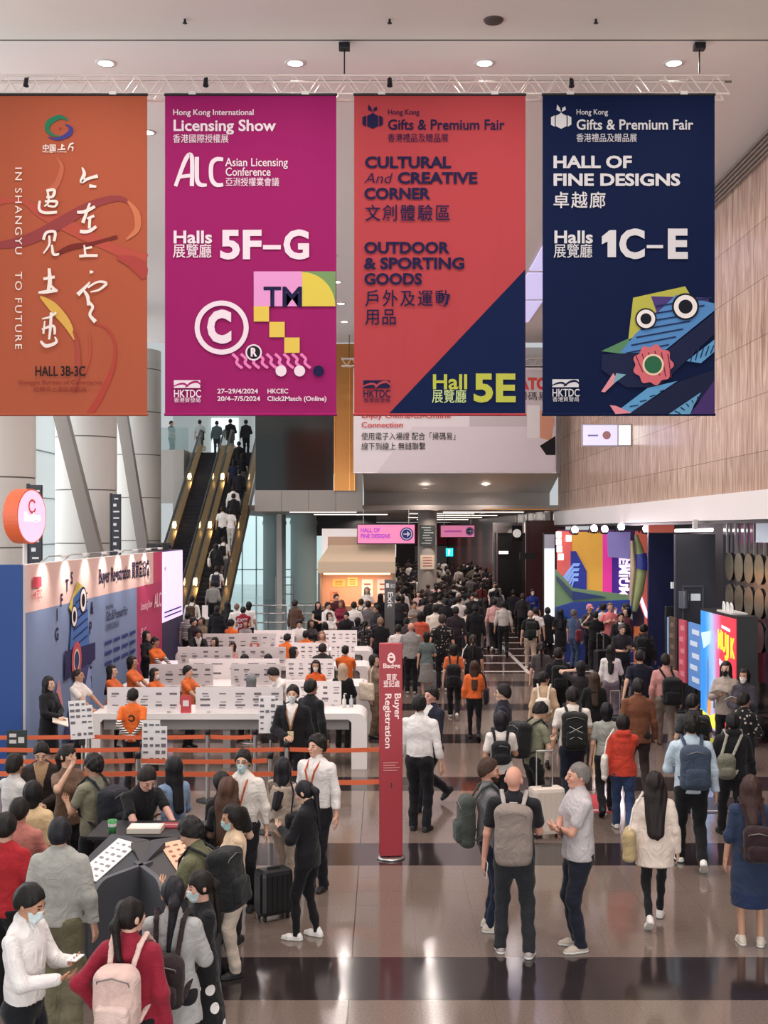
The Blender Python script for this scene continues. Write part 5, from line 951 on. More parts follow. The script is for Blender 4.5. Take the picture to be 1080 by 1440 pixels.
def nets(D, lo, h):
    S = D < 0
    cnt = sum(S[i:S.shape[0] - 1 + i, j:S.shape[1] - 1 + j, k:S.shape[2] - 1 + k].astype(np.int8) for i in (0, 1) for j in (0, 1) for k in (0, 1))
    I = np.argwhere((cnt > 0) & (cnt < 8))
    if len(I) == 0: return np.zeros((0, 3), np.float32), np.zeros((0, 4), int)
    off = np.array([[(c >> 0) & 1, (c >> 1) & 1, (c >> 2) & 1] for c in range(8)])
    V = np.stack([D[I[:, 0] + o[0], I[:, 1] + o[1], I[:, 2] + o[2]] for o in off], 1)
    P = np.zeros((len(I), 3)); N = np.zeros(len(I))
    for a, b in _E:
        m = (V[:, a] < 0) != (V[:, b] < 0)
        t = V[m, a] / (V[m, a] - V[m, b]); P[m] += off[a] + (off[b] - off[a]) * t[:, None]; N[m] += 1
    P = (I + P / N[:, None]) * h + lo
    G = np.full(cnt.shape, -1, np.int64); G[I[:, 0], I[:, 1], I[:, 2]] = np.arange(len(I))
    Q = []
    def add(axis):
        A = S[:-1] if axis == 0 else S[:, :-1] if axis == 1 else S[:, :, :-1]
        B = S[1:] if axis == 0 else S[:, 1:] if axis == 1 else S[:, :, 1:]
        E = np.argwhere(A != B); i, j, k = E.T; ins = S[i, j, k]
        if axis == 0: q = [G[i, j - 1, k - 1], G[i, j, k - 1], G[i, j, k], G[i, j - 1, k]]
        elif axis == 1: q = [G[i - 1, j, k - 1], G[i - 1, j, k], G[i, j, k], G[i, j, k - 1]]
        else: q = [G[i - 1, j - 1, k], G[i, j - 1, k], G[i, j, k], G[i - 1, j, k]]
        q = np.stack(q, 1); q[~ins] = q[~ins][:, ::-1]; Q.append(q)
    add(0); add(1); add(2)
    return P.astype(np.float32), np.concatenate(Q)
def to_mesh(name, pieces):
    vs = []; qs = []; n = 0
    for v, q in pieces: vs.append(v); qs.append(q + n); n += len(v)
    v = np.concatenate(vs).astype(np.float32); q = np.concatenate(qs).astype(np.int32)
    me = bpy.data.meshes.new(name)
    me.vertices.add(len(v)); me.vertices.foreach_set('co', v.ravel())
    me.loops.add(q.size); me.loops.foreach_set('vertex_index', q.ravel())
    me.polygons.add(len(q)); me.polygons.foreach_set('loop_start', np.arange(0, q.size, 4, dtype=np.int32))
    try: me.polygons.foreach_set('loop_total', np.full(len(q), 4, np.int32))
    except Exception: pass
    me.polygons.foreach_set('use_smooth', np.ones(len(q), bool))
    me.update(calc_edges=True); return me
def rx(a): c, s = math.cos(a), math.sin(a); return np.array([[1, 0, 0], [0, c, -s], [0, s, c]])
def rzm(a): c, s = math.cos(a), math.sin(a); return np.array([[c, -s, 0], [s, c, 0], [0, 0, 1]])
def ik(a, c, l1, l2, pole):
    d = c - a; L = np.linalg.norm(d); mx = (l1 + l2) * 0.995
    if L > mx: c = a + d / L * mx; d = c - a; L = mx
    x = (l1 * l1 - l2 * l2 + L * L) / (2 * L); y = math.sqrt(max(l1 * l1 - x * x, 0)); w = d / L
    p = np.asarray(pole, float); p = unit(p - w * p.dot(w))
    return a + w * x + p * y, c
# hand targets from the shoulder (x out to the side, y to the front is negative) and the elbow's direction
ARM = {'down': ((.09, -.03, -.54), (.4, 1, 0)), 'fwd': ((.05, -.26, -.46), (.2, 1, -.2)), 'bwd': ((.08, .2, -.48), (.3, 1, .2)),
       'phone': ((-.09, -.30, -.20), (.7, .3, -1)), 'phone2': ((-.13, -.28, -.27), (.8, .4, -1)), 'cross': ((-.25, -.21, -.27), (1, .1, -.5)),
       'desk': ((-.02, -.42, -.38), (1, .6, -.3)), 'back': ((-.15, .17, -.42), (1, .7, 0)), 'strap': ((-.05, -.15, -.15), (.7, .3, -1)),
       'up': ((.0, -.24, .12), (.8, 0, -1)), 'ear': ((-.03, -.10, .16), (1, .2, -.7)), 'pull': ((.14, .26, -.45), (.3, 1, .3)),
       'hold': ((-.12, -.24, -.33), (1, .5, -.5)), 'point': ((.02, -.52, -.16), (.5, 0, -1)), 'reach': ((-.02, -.48, -.30), (.6, .3, -1)),
       'bag': ((.13, .0, -.5), (.4, 1, 0)), 'hip': ((.07, -.02, -.42), (1, .7, 0)), 'lap': ((-.08, -.3, -.42), (1, .5, -.3))}
LEG = {'stand': ((.09, .0, 0), (.095, .02, 0)), 'apart': ((.13, -.04, 0), (.14, .06, 0)), 'walk': ((.08, -.26, 0), (.08, .27, .07)),
       'walk2': ((.08, .27, .07), (.08, -.26, 0)), 'close': ((.07, 0, 0), (.07, .0, 0)), 'shift': ((.08, -.1, 0), (.12, .06, 0)),
       'stride': ((.08, -.34, 0), (.08, .4, .12)), 'sit': ((.1, -.38, 0), (.1, -.38, 0))}
PN = [0]
SHADES = ['#c49a83', '#b98c74', '#cfa792', '#b5866d', '#c9a08a']
def person(label, X, Y, h, rz, top=('tee', '#888888'), bot=('straight', '#1b1b22'), hair=('short', '#15110f'), arms=('down', 'down'),
           legs='stand', lean=0.0, yaw=0, pitch=0, shoe='#d8d5d2', fem=False, wide=1.0, tier='C', skincol=None, z0=0.0, mask=None, lanyard=None,
           glasses=False, beard=None, inner=None, bag=None, group=None, toplen=None, logo=None, sleeve=None, faceit=True):
    PN[0] += 1; rnd = random.Random(PN[0] * 13 + 5); ph = rnd.random() * 6
    s = h / 1.75; skincol = skincol or SHADES[PN[0] % 5]
    hb, hh_, hg = {'A': (.013, .0075, .0058), 'B': (.02, .0115, .0095), 'C': (.026, .016, .018), 'D': (.034, .021, .026)}[tier]
    hb *= s
    V = lambda x, y, z: np.array([x, y, z], float) * s
    hipz = .93
    L_, R_ = LEG[legs]
    if legs in ('walk', 'walk2'): hipz = .905
    if legs == 'stride': hipz = .865
    if legs == 'sit': hipz = .56
    hip = V(0, 0, hipz); T = rx(R(lean)); TI = lambda x, y, z: hip + T @ V(x, y, z - .93)
    sw = (.155 if fem else .185) * (0.5 + wide / 2)
    hipw = .085
    ank = []; knee = []; hj = []
    for sx, t in ((1, L_), (-1, R_)):
        a = hip + V(sx * hipw, 0, -.02); c = V(sx * t[0], t[1], .085 + t[2]); k, c = ik(a, c, .42 * s, .42 * s, (sx * .1, -1, .0)); hj.append(a); knee.append(k); ank.append(c)
    sh = []; elb = []; wr = []
    for sx, nm in ((1, arms[0]), (-1, arms[1])):
        t, pl = ARM[nm]; a = TI(sx * sw, 0.005, 1.405); c = a + T @ V(sx * t[0], t[1], t[2]) if nm not in ('desk', 'down', 'reach') else a + V(sx * t[0], t[1], t[2])
        e, c = ik(a, c, .29 * s, .25 * s, (sx * pl[0], pl[1], pl[2])); sh.append(a); elb.append(e); wr.append(c)
    HR = T @ rzm(R(yaw)) @ rx(R(pitch)) if abs(lean) < 25 else rx(R(lean * .6)) @ rzm(R(yaw)) @ rx(R(pitch))
    nb = TI(0, .012, 1.49); ho = TI(0, -.005, 1.525)
    HP = lambda x, y, z: ho + HR @ (np.array([x, y, z]) * s * 1.0 + np.array([0, 0, .105 * s]))
    zt = HP(0, 0, .125)[2]
    # ---- body: head and neck, forearms and hands
    def head(f):
        f.cone(nb - np.array([0, 0, .05 * s]), HP(0, .015, -.05), .056 * s, .05 * s, .02)
        f.ell(HP(0, .012, .025), (.076 * s, .096 * s, .098 * s), HR, .02)
        f.cone(HP(0, -.03, .0), HP(0, -.058, -.083), .062 * s, .033 * s, .03, 1.0)
        f.cone(HP(-.03, -.076, .026), HP(.03, -.076, .026), .014 * s, .014 * s, .012)
        f.cone(HP(0, -.092, .018), HP(0, -.112, -.022), .009 * s, .0145 * s, .01)
        f.cone(HP(-.017, -.088, -.052), HP(.017, -.088, -.052), .0105 * s, .0105 * s, .01)
        f.cone(HP(-.04, -.068, -.02), HP(-.03, -.07, -.03), .02 * s, .015 * s, .02)
        f.cone(HP(.04, -.068, -.02), HP(.03, -.07, -.03), .02 * s, .015 * s, .02)
        for sx in (-1, 1): f.ell(HP(sx * .078, .014, -.005), (.012 * s, .02 * s, .031 * s), HR, .008)
    def arm(f, i, hands=True, thin=1.0):
        sx = 1 if i == 0 else -1
        f.cone(sh[i], elb[i], .046 * s * thin, .037 * s * thin, .02); f.cone(elb[i], wr[i], .037 * s * thin, .026 * s, .02)
        w = unit(wr[i] - elb[i]); nm = arms[i]
        # palm: fingers run on from the forearm, bent a little towards the body
        inn = unit(np.array([-sx, -.25, 0.0]) - w * np.dot(np.array([-sx, -.25, 0.0]), w))
        if nm in ('phone', 'phone2', 'desk', 'reach', 'hold', 'lap', 'up'): inn = unit(np.array([-sx * .4, 0, .8 if nm in ('phone', 'phone2', 'up') else -.8]) - w * np.dot([-sx * .4, 0, .8 if nm in ('phone', 'phone2', 'up') else -.8], w))
        lat = np.cross(w, inn) * (1 if sx > 0 else -1)
        if lat.dot(np.array([0, -1, .2])) < 0: lat = -lat     # thumb side to the front
        p0 = wr[i] + w * .01 * s; p1 = wr[i] + w * .085 * s
        for q in (-.5, .5): f.cone(p0 + lat * .024 * s * q, p1 + lat * .05 * s * q, .021 * s, .0175 * s, .015, .8, lat)
        if tier in 'AB':
            bend = .55 if nm in ('phone', 'phone2', 'strap', 'pull', 'bag', 'up', 'ear') else .25
            for j, (q, ln) in enumerate(((.034, .068), (.0115, .076), (-.0115, .07), (-.033, .055))):
                a = p1 + lat * q * s; d1 = unit(w + inn * bend); b = a + d1 * ln * .5 * s; d2 = unit(w + inn * bend * 2.6); c = b + d2 * ln * .5 * s
                f.cone(a, b, .0092 * s, .0086 * s, .005); f.cone(b, c, .0086 * s, .0074 * s, .004)
            a = p0 + lat * .026 * s + w * .015 * s; b = a + unit(w * .6 + lat * .8 + inn * .4) * .04 * s; c = b + unit(w + inn * .6 + lat * .1) * .034 * s
            f.cone(a, b, .0125 * s, .011 * s, .01); f.cone(b, c, .0105 * s, .0085 * s, .004)
        else:
            for q in (.03, .01, -.01, -.03): f.cone(p1 + lat * q * s, p1 + lat * q * s * 1.2 + unit(w + inn * .5) * .065 * s, .012 * s, .009 * s, .006)
            f.cone(p0 + lat * .03 * s, p0 + lat * .06 * s + w * .05 * s, .014 * s, .011 * s, .008)
        return p0 + w * .05 * s + inn * .02 * s, w, inn, lat
    def trunk(f, g, k=.05):
        hw, ww, cw = (.158, .122, .142) if fem else (.158, .146, .166)
        hw *= wide; ww *= wide; cw *= (.5 + wide / 2)
        f.cone(TI(0, .0, .93), TI(0, 0, 1.10), hw * s + g, ww * s + g, k, .68, T[:, 0]); f.cone(TI(0, 0, 1.10), TI(0, -.005, 1.32), ww * s + g, cw * s + g, k, .68, T[:, 0])
        f.cone(TI(0, .0, 1.31), TI(0, .006, 1.385), cw * s + g, cw * .78 * s + g, k, .66, T[:, 0])
        f.cone(TI(-sw * .85, .008, 1.395), TI(sw * .85, .008, 1.395), .05 * s + g * .6, .05 * s + g * .6, k * .7); f.cone(TI(0, .01, 1.40), TI(0, .014, 1.466), .085 * s + g, .05 * s + g * .4, k * .8)
        if fem:
            for sx in (-1, 1): f.ell(TI(sx * .065, -.085, 1.27), (.06 * s + g, .05 * s + g, .062 * s + g), T, .04)
    bk0 = bot[0]; lk = 1.0 if bot[0] in ('skirt', 'shorts', 'dress') else .6
    pieces = []
    hf = Field(); head(hf); hd = {}
    if tier in 'AB':
        pieces.append(hf.mesh(hh_ * s))
        for i in (0, 1):
            f = Field(); hd[i] = arm(f, i); pieces.append(f.mesh(hg * s * 1.15))
        f = Field(); trunk(f, -.02 * s, .03)
        for i in (0, 1): f.cone(sh[i], elb[i], .03 * s, .025 * s); f.cone(hj[i], knee[i], .07 * lk * s, .047 * lk * s); f.cone(knee[i], ank[i], .05 * lk * s, .036 * lk * s)
        pieces.append(f.mesh(.026 * s if bot[0] not in ('skirt', 'shorts', 'dress') else .016 * s))
    else:
        trunk(hf, -.02 * s, .03)
        for i in (0, 1):
            hd[i] = arm(hf, i); hf.cone(hj[i], knee[i], .07 * lk * s, .047 * lk * s); hf.cone(knee[i], ank[i], .05 * lk * s, .036 * lk * s)
        pieces.append(hf.mesh(hh_ * s))
    skm = skin(skincol)
    body = link('person', to_mesh('person', pieces), None, skm)
    body.location = (X, Y, z0); body.rotation_euler = (0, 0, R(rz)); tag(body, label, 'person', group)
    def child(name, f, vox, m, sub=None, parent=None):
        v, q = f.mesh(vox, sub)
        if len(v) == 0: return None
        return link(name, to_mesh(name, [(v, q)]), parent or body, m)
    # ---- hair
    st, hc = hair; hc = hc or '#3a2c24'; hm = hairm(hc); vh = hh_ * s * 1.1
    if st not in ('bald',):
        f = Field(); g = {'buzz': .006, 'short': .016, 'mess': .024, 'bob': .02, 'long': .02, 'pony': .013, 'bun': .013, 'curly': .03, 'cap': .014, 'hijab': .022, 'thin': .009}[st] * s
        f.ell(HP(0, .016, .034 if st in ('short', 'mess') else .028), (.076 * s + g, .096 * s + g, .098 * s + g), HR, .02)
        if st in ('short', 'mess', 'buzz', 'thin'): f.ell(HP(0, .03, -.005), (.076 * s + g * .55, .082 * s + g * .6, .082 * s), HR, .03)
        dn = HR @ np.array([0, 0, -1.0]); fw = HR @ np.array([0, -1.0, 0])
        if st in ('bob', 'hijab'): f.cone(HP(0, .035, .0), HP(0, .045, -.085), .085 * s + g * .5, .08 * s, .03, .8)
        if st in ('long', 'curly'):
            L = .34 if st == 'long' else .4
            f.cone(HP(0, .04, .0), HP(0, .055, -.12), .085 * s + g * .5, (.085 if st == 'long' else .115) * s, .03, .7); f.cone(HP(0, .055, -.12), TI(0, .14, 1.525 - L), (.09 if st == 'long' else .135) * s, (.06 if st == 'long' else .1) * s, .04, .48)
            for sx in (-1, 1): f.cone(HP(sx * .075, .0, .0), HP(sx * .085, .01, -.15), .03 * s, .03 * s, .03)
        if st == 'hijab':
            f.cone(HP(0, .02, -.08), TI(0, .0, 1.40), .085 * s, .15 * s, .05, .75)
        if st in ('short', 'buzz', 'mess', 'thin', 'cap'): f.cut(HP(0, .0, -.012), unit(dn + fw * .7)); f.cut(HP(0, .0, -.075), dn); f.cut(HP(0, -.066, .045), unit(fw + dn * .5))
        if st in ('pony', 'bun'): f.cut(HP(0, 0, -.07), unit(dn + fw * .9))
        n1 = unit(fw * .75 + dn * .66); c1 = HP(0, -.06, .0) if st in ('pony', 'bun') else HP(0, -.054, .028)
        if st == 'hijab': n1 = unit(fw * .95 + dn * .1); c1 = HP(0, -.078, 0)
        hp = HP(0, 0, 0)
        if st != 'hijab': 
            if st in ('long', 'curly', 'bob'):
                A = HR.T
                def sub(x, y, z):   # face opening of a long cut
                    lx = (x - hp[0]) * A[0, 0] + (y - hp[1]) * A[0, 1] + (z - hp[2]) * A[0, 2]
                    ly = (x - hp[0]) * A[1, 0] + (y - hp[1]) * A[1, 1] + (z - hp[2]) * A[1, 2]
                    lz = (x - hp[0]) * A[2, 0] + (y - hp[1]) * A[2, 1] + (z - hp[2]) * A[2, 2]
                    return np.maximum.reduce([ly + .012 * s + 0 * lx, np.abs(lx) - .068 * s + 0 * ly, lz - .074 * s + .0 * ly])
            else:
                f.cut(c1, n1); sub = None
        else:
            A = HR.T
            def sub(x, y, z):
                lx = (x - hp[0]) * A[0, 0] + (y - hp[1]) * A[0, 1] + (z - hp[2]) * A[0, 2]
                ly = (x - hp[0]) * A[1, 0] + (y - hp[1]) * A[1, 1] + (z - hp[2]) * A[1, 2]
                lz = (x - hp[0]) * A[2, 0] + (y - hp[1]) * A[2, 1] + (z - hp[2]) * A[2, 2]
                return np.maximum.reduce([ly + .04 * s + 0 * lx, np.sqrt((lx / .062) ** 2 + (lz + .015) ** 2 / .085 ** 2 + 0 * ly) * .06 * s - .06 * s])
        f.noise = ((.005 if st in ('mess', 'curly') else .0035) * s, 75, ph, 'v' if st != 'mess' else 'm', 22 if st == 'curly' else 5)
        child('hair' if st not in ('hijab', 'cap') else ('headscarf' if st == 'hijab' else 'cap'), f, vh, hm if st not in ('hijab', 'cap') else cloth(hc), sub)
        if st == 'pony':
            f = Field(); f.cone(HP(0, .105, .03), HP(0, .14, -.03), .028 * s, .035 * s); f.cone(HP(0, .14, -.03), TI(0, .15, 1.22), .034 * s, .014 * s); f.noise = (.003 * s, 80, ph, 'v', 4); child('ponytail', f, vh, hm)
        if st == 'bun': f = Field(); f.ell(HP(0, .115, .0), (.045 * s, .04 * s, .045 * s), HR); child('hair_bun', f, vh, hm)
        if st == 'cap':
            f = Field(); f.cone(HP(0, -.09, .045), HP(0, -.15, .03), .06 * s, .055 * s, .02, .15); child('cap_brim', f, vh, cloth(hc))
    if beard:
        f = Field(); f.cone(HP(0, -.03, -.03), HP(0, -.06, -.088), .064 * s, .036 * s, .02); f.cut(HP(0, -.05, -.045), HR @ np.array([0, .25, 1.0])); f.cut(HP(0, .0, 0), HR @ np.array([0, 1.0, 0])); child('beard', f, hh_ * s, hairm(beard))
    if tier in 'AB' and faceit:
        for sx in (-1, 1):
            f = Field(); f.ell(HP(sx * .032, -.0835, .006), (.013 * s, .011 * s, .0075 * s), HR); child('eye', f, .005 * s, mat('eye_dark', '#1c1512', 0.2))
            f = Field(); f.cone(HP(sx * .018, -.091, .03), HP(sx * .05, -.080, .031), .006 * s, .005 * s); child('eyebrow', f, .005 * s, hairm(hc if st not in ('bald', 'cap', 'hijab') else '#3a2c24'))
        if not mask: f = Field(); f.cone(HP(-.017, -.0985, -.053), HP(.017, -.0985, -.053), .0055 * s, .0055 * s); child('mouth', f, .005 * s, mat('lips', '#96584e', 0.5))
    if mask:
        f = Field(); f.cone(HP(0, -.045, -.025), HP(0, -.062, -.08), .066 * s, .043 * s, .02); f.cone(HP(0, -.085, -.01), HP(0, -.1, -.05), .03 * s, .025 * s, .02)
        f.cut(HP(0, -.08, -.014), HR @ np.array([0, .35, 1.0])); f.cut(HP(0, -.025, 0), HR @ np.array([0, 1.0, 0])); child('face_mask', f, hh_ * s, cloth(mask))
    if glasses:
        g = MB()
        for sx in (-1, 1):
            pts = [HP(sx * .033 + .022 * math.cos(q), -.1, .006 + .017 * math.sin(q)) for q in np.linspace(0, 2 * math.pi, 13)]
            g.tube(pts, .0026 * s, n=5); g.tube([HP(sx * .056, -.098, .01), HP(sx * .079, -.03, .01), HP(sx * .082, .02, .004)], .0026 * s, n=5)
        g.tube([HP(-.012, -.103, .008), HP(.012, -.103, .008)], .0026 * s, n=5); g.build('glasses', mat('spectacle_frame', '#1a1614', .3), body)
    # ---- upper garment
    kind, tc = top[0], top[1]; pat = top[2] if len(top) > 2 else 'plain'
    tm = cloth(tc, pat); g = {'tee': .013, 'polo': .014, 'shirt': .016, 'blouse': .024, 'jacket': .028, 'suit': .026, 'hoodie': .032, 'dress': .014, 'vest': .018}.get(kind, .015) * s
    slv = sleeve or {'tee': .62, 'polo': .62, 'shirt': 2, 'blouse': 2, 'jacket': 2, 'suit': 2, 'hoodie': 2, 'dress': .6, 'vest': .1}.get(kind, 2)
    hem = toplen or {'tee': .86, 'polo': .87, 'shirt': .95, 'blouse': .84, 'jacket': .84, 'suit': .82, 'hoodie': .84, 'dress': .5, 'vest': .9}.get(kind, .88)
    f = Field(); trunk(f, g)
    if hem < .93: f.cone(TI(0, 0, .95), hip + V(0, 0, hem - hipz - .02 if legs != 'sit' else -.05), .158 * s * wide + g, (.165 * wide + (.02 if kind in ('blouse', 'dress', 'hoodie') else .03 if hem < .8 else .0)) * s + g, .04, .7)
    for i in (0, 1):
        if slv <= 1: 
            e = sh[i] + (elb[i] - sh[i]) * slv; f.cone(sh[i], e, .05 * s + g * .5, .052 * s + g * .8, .03)
        else:
            f.cone(sh[i], elb[i], .05 * s + g * .5, .042 * s + g * .7, .03); e = elb[i] + (wr[i] - elb[i]) * min(slv - 1, .98); f.cone(elb[i], e, .044 * s + g * .8, .033 * s + g * .6, .03)
    if kind in ('polo', 'shirt', 'suit', 'jacket'): f.cone(TI(0, .014, 1.47), HP(0, .012, -.115), .065 * s, .057 * s, .012)
    if kind == 'hoodie': f.cone(TI(-.06, .07, 1.5), TI(.06, .07, 1.5), .055 * s, .055 * s, .03)
    if legs != 'sit': f.cut(hip + V(0, 0, hem - hipz), (0, 0, -1))
    f.noise = ((.0042 if tier in 'AB' else .003) * s * (1.3 if kind in ('blouse', 'shirt', 'hoodie') else 1), 17 / s, ph)
    garment = child({'tee': 't_shirt', 'polo': 'polo_shirt', 'shirt': 'shirt', 'blouse': 'blouse', 'jacket': 'jacket', 'suit': 'suit_jacket', 'hoodie': 'sweatshirt', 'dress': 'dress', 'vest': 'vest'}[kind], f, hb, tm)
    if tier in 'AB' and kind in ('polo', 'shirt', 'suit', 'jacket'):
        f2 = Field(); f2.cone(TI(0, .016, 1.452), HP(0, .014, -.125), .079 * s, .066 * s, .01); f2.cone(TI(0, -.03, 1.43), TI(0, -.03, 1.455), .06 * s, .05 * s, .02)
        if not (mask or lanyard): f2.cut(TI(0, -.075, 1.45), (0, -1.0, .3))
        child('collar', f2, hb * .8, tm)
        if kind in ('shirt', 'polo', 'jacket') and tier == 'A':
            f2 = Field(); trunk(f2, g + .004 * s); f2.cut(TI(.014, 0, 1.2), (1, 0, 0)); f2.cut(TI(-.014, 0, 1.2), (-1, 0, 0)); f2.cut(TI(0, -.06, 1.2), (0, 1, 0)); f2.cut(TI(0, 0, 1.0 if kind != 'polo' else 1.27), (0, 0, -1)); child('button_placket', f2, hb * .8, tm)
    if tier == 'A' and bk0 not in ('dress',) and kind in ('shirt', 'polo', 'tee') and hem > .9:
        f2 = Field(); f2.cone(hip + T @ V(0, 0, .03), hip + T @ V(0, 0, .035), (.156 * wide + .012) * s, (.156 * wide + .012) * s, .02, .71); f2.cut(hip + V(0, 0, .055), (0, 0, 1)); f2.cut(hip + V(0, 0, .012), (0, 0, -1)); child('belt', f2, hb * .8, mat('belt_leather', '#17130f', .4))
    if inner:
        f2 = Field(); trunk(f2, g + .006 * s); f2.cone(TI(0, .008, 1.485), HP(0, .004, -.095), .06 * s, .056 * s, .01); ap = TI(0, -.1, 1.12)
        for sx in (-1, 1): f2.cut(ap, (sx * 1.0, 0, -.24))
        f2.cut(TI(0, -.04, 1.2), (0, 1, 0)); f2.cut(ap, (0, 0, -1)); child('shirt_front', f2, hb * .9, cloth(inner))
    if slv > 2.5 or (len(top) > 3):   # arm sleeves or cuffs of another cloth
        for i in (0, 1):
            f2 = Field(); a = sh[i] + (elb[i] - sh[i]) * .6; f2.cone(a, elb[i], .05 * s, .044 * s); f2.cone(elb[i], wr[i], .044 * s, .036 * s); child('sleeve', f2, hb * .9, cloth(top[3], 'stripes'))
    # ---- lower garment
    bk, bc = bot[0], bot[1]; bpat = bot[2] if len(bot) > 2 else 'plain'; bmt = cloth(bc, bpat)
    f = Field()
    if bk in ('skirt', 'dress'):
        ln = .42 if bk == 'skirt' else .5
        if bk == 'dress': ln = .42
        f.cone(hip + V(0, 0, .12), hip + V(0, 0, 0), .13 * s, .17 * s, .05, .72); f.cone(hip + V(0, 0, 0), V(0, .02, ln - .12), .17 * s, .225 * s, .05, .85)
        f.cut(V(0, 0, ln), (0, 0, -1)); f.noise = (.009 * s, 8, ph)
    else:
        w1, w2, w3 = {'slim': (.085, .056, .043), 'straight': (.092, .068, .06), 'wide': (.1, .095, .1), 'jeans': (.09, .066, .058), 'shorts': (.1, .09, .09), 'leggings': (.08, .052, .038)}[bk]
        f.cone(hip + T @ V(0, 0, .13), hip, .138 * s * wide, .15 * s * wide, .04, .7)
        for i in (0, 1):
            f.cone(hj[i] + V(0, .015, 0), knee[i], (w1 + .015) * s * (.6 + .4 * wide), w2 * s, .035)
            if bk != 'shorts': f.cone(knee[i], ank[i] + V(0, 0, -.03), w2 * s, w3 * s, .03)
        f.cut(V(0, 0, .045 if bk != 'shorts' else .5), (0, 0, -1)); f.noise = (.006 * s, 24 / s, ph + 1)
    if kind in ('tee', 'polo', 'jacket', 'suit', 'blouse', 'hoodie', 'dress') and legs != 'sit' and abs(lean) < 5: f.cut(hip + V(0, 0, hem + .07 - hipz), (0, 0, 1))
    child({'skirt': 'skirt', 'dress': 'skirt', 'shorts': 'shorts', 'leggings': 'leggings', 'jeans': 'jeans'}.get(bk, 'trousers'), f, hb * 1.05, bmt)
    # ---- shoes
    if tier != 'D' or True:
        for i, sx in ((0, 1), (1, -1)):
            a = ank[i]; lift = a[2] - .085 * s; back = lift > .03 * s
            tilt = rx(R(38 if back else 0)) @ rzm(R(sx * 9)); q = lambda x, y, z: a + tilt @ V(x, y, z)
            f = Field(); f.cone(q(0, .035, -.055), q(0, -.09, -.058), .037 * s, .042 * s, .02, 1.0); f.cone(q(0, -.09, -.062), q(0, -.15, -.066), .041 * s, .03 * s, .02); f.cone(q(0, .015, -.03), q(0, .0, .0), .04 * s, .038 * s, .02)
            f.cut(q(0, 0, -.082), tilt @ np.array([0, 0, -1.0]))
            so = child('shoe', f, hb * .8, mat('shoe_upper', shoe, .6))
            if tier == 'A':
                f = Field(); f.cone(q(0, .035, -.075), q(0, -.09, -.075), .041 * s, .046 * s, .02, 1.0); f.cone(q(0, -.09, -.075), q(0, -.15, -.075), .045 * s, .034 * s, .02)
                f.cut(q(0, 0, -.0845), tilt @ np.array([0, 0, -1.0])); f.cut(q(0, 0, -.062), tilt @ np.array([0, 0, 1.0])); child('sole', f, hb * .7, mat('shoe_sole', '#cfccc6' if shoe != '#141416' else '#101012', .6), parent=so)
    # ---- things worn in front
    if lanyard:
        y0 = lambda z: -(.68 * .166 * wide + .04) - (.03 if kind in ('suit', 'jacket') else .014) - (.03 if fem and z < 1.35 else 0)
        l = MB(); P = lambda x, y, z: TI(x, y, z)
        for sx in (-1, 1):
            pts = [P(sx * .065, .03, 1.515), P(sx * .075, -.05, 1.475), P(sx * .06, y0(1.38) * .92, 1.38), P(0, y0(1.15), 1.15)]
            for a, b in zip(pts[:-1], pts[1:]): l.tube([a, b], .011 * s, n=6)
        lo = l.build('lanyard', cloth(lanyard), body); bm_ = MB(); c = P(0, y0(1.15) - .004, 1.08); bm_.box(tuple(c), (.085 * s, .006, .11 * s), 0, Matrix(T.tolist())); bm_.build('badge_card', mat('badge_card', '#d9c9a0', .5), lo)
    if logo:
        f2 = Field(); trunk(f2, g + .009 * s); yy = .2 if logo[0] == 'back' else -.2; c = TI(0, 0, 1.27)
        lc = TI(0, yy, 1.27)
        def subl(x, y, z):
            d = np.sqrt((x - lc[0]) ** 2 + (z - lc[2]) ** 2 + 0 * y); ring = np.maximum(d - .062 * s, .032 * s - d); gap = np.maximum(np.maximum((x - lc[0]), (z - lc[2])) * 1.0 - .0, -.0 + 0 * y)
            return -np.maximum(np.maximum(ring, -(np.maximum(-(x - lc[0]) + .0, np.abs(z - lc[2]) - .012 * s + 0 * y))), -(y - c[1]) * np.sign(yy) + .02 + 0 * x)
        child('logo', f2, .009 * s, mat('logo_ink', logo[1], .7), subl)
    info = dict(TI=TI, HP=HP, T=T, s=s, hands=hd, wr=wr, obj=body, sh=sh, g=g, zt=zt, sw=sw, rz=rz, X=X, Y=Y, z0=z0, tier=tier, wide=wide, label=label)
    return info
def head_top(h, lean, legs, pitch=0):
    s = h / 1.75; hz = {'walk': .905, 'walk2': .905, 'stride': .865, 'sit': .56}.get(legs, .93)
    T = rx(R(lean)); HR = T @ rx(R(pitch)) if abs(lean) < 25 else rx(R(lean * .6)) @ rx(R(pitch))
    ho = np.array([0, 0, hz]) + T @ np.array([0, -.005, .595])
    c = ho + HR @ np.array([0, .012, .13])
    return (c[2] + .112) * s, c[1] * s
def worn(info, name, label, cat, parts, group=None):
    """a thing carried by a person: top-level, standing where that person carries it; parts = [(name, mesh, mats, parent_name)]"""
    b = info['obj']; objs = {}
    M = Matrix.Translation((info['X'], info['Y'], info['z0'])) @ Matrix.Rotation(R(info['rz']), 4, 'Z')
    me0 = parts[0][1]; n = len(me0.vertices); a = np.empty(n * 3, np.float32); me0.vertices.foreach_get('co', a); a = a.reshape(-1, 3)
    c = Vector(((a[:, 0].min() + a[:, 0].max()) / 2, (a[:, 1].min() + a[:, 1].max()) / 2, a[:, 2].min()))
    for i, (nm, me, m, par) in enumerate(parts):
        me.transform(Matrix.Translation(-c))
        o = link(nm if i else name, me, None if i == 0 else objs[par], m); objs[nm if i else 'root'] = o
        if i == 0: o.location = M @ c; o.rotation_euler = (0, 0, R(info['rz'])); tag(o, label, cat, group)
    return objs['root']
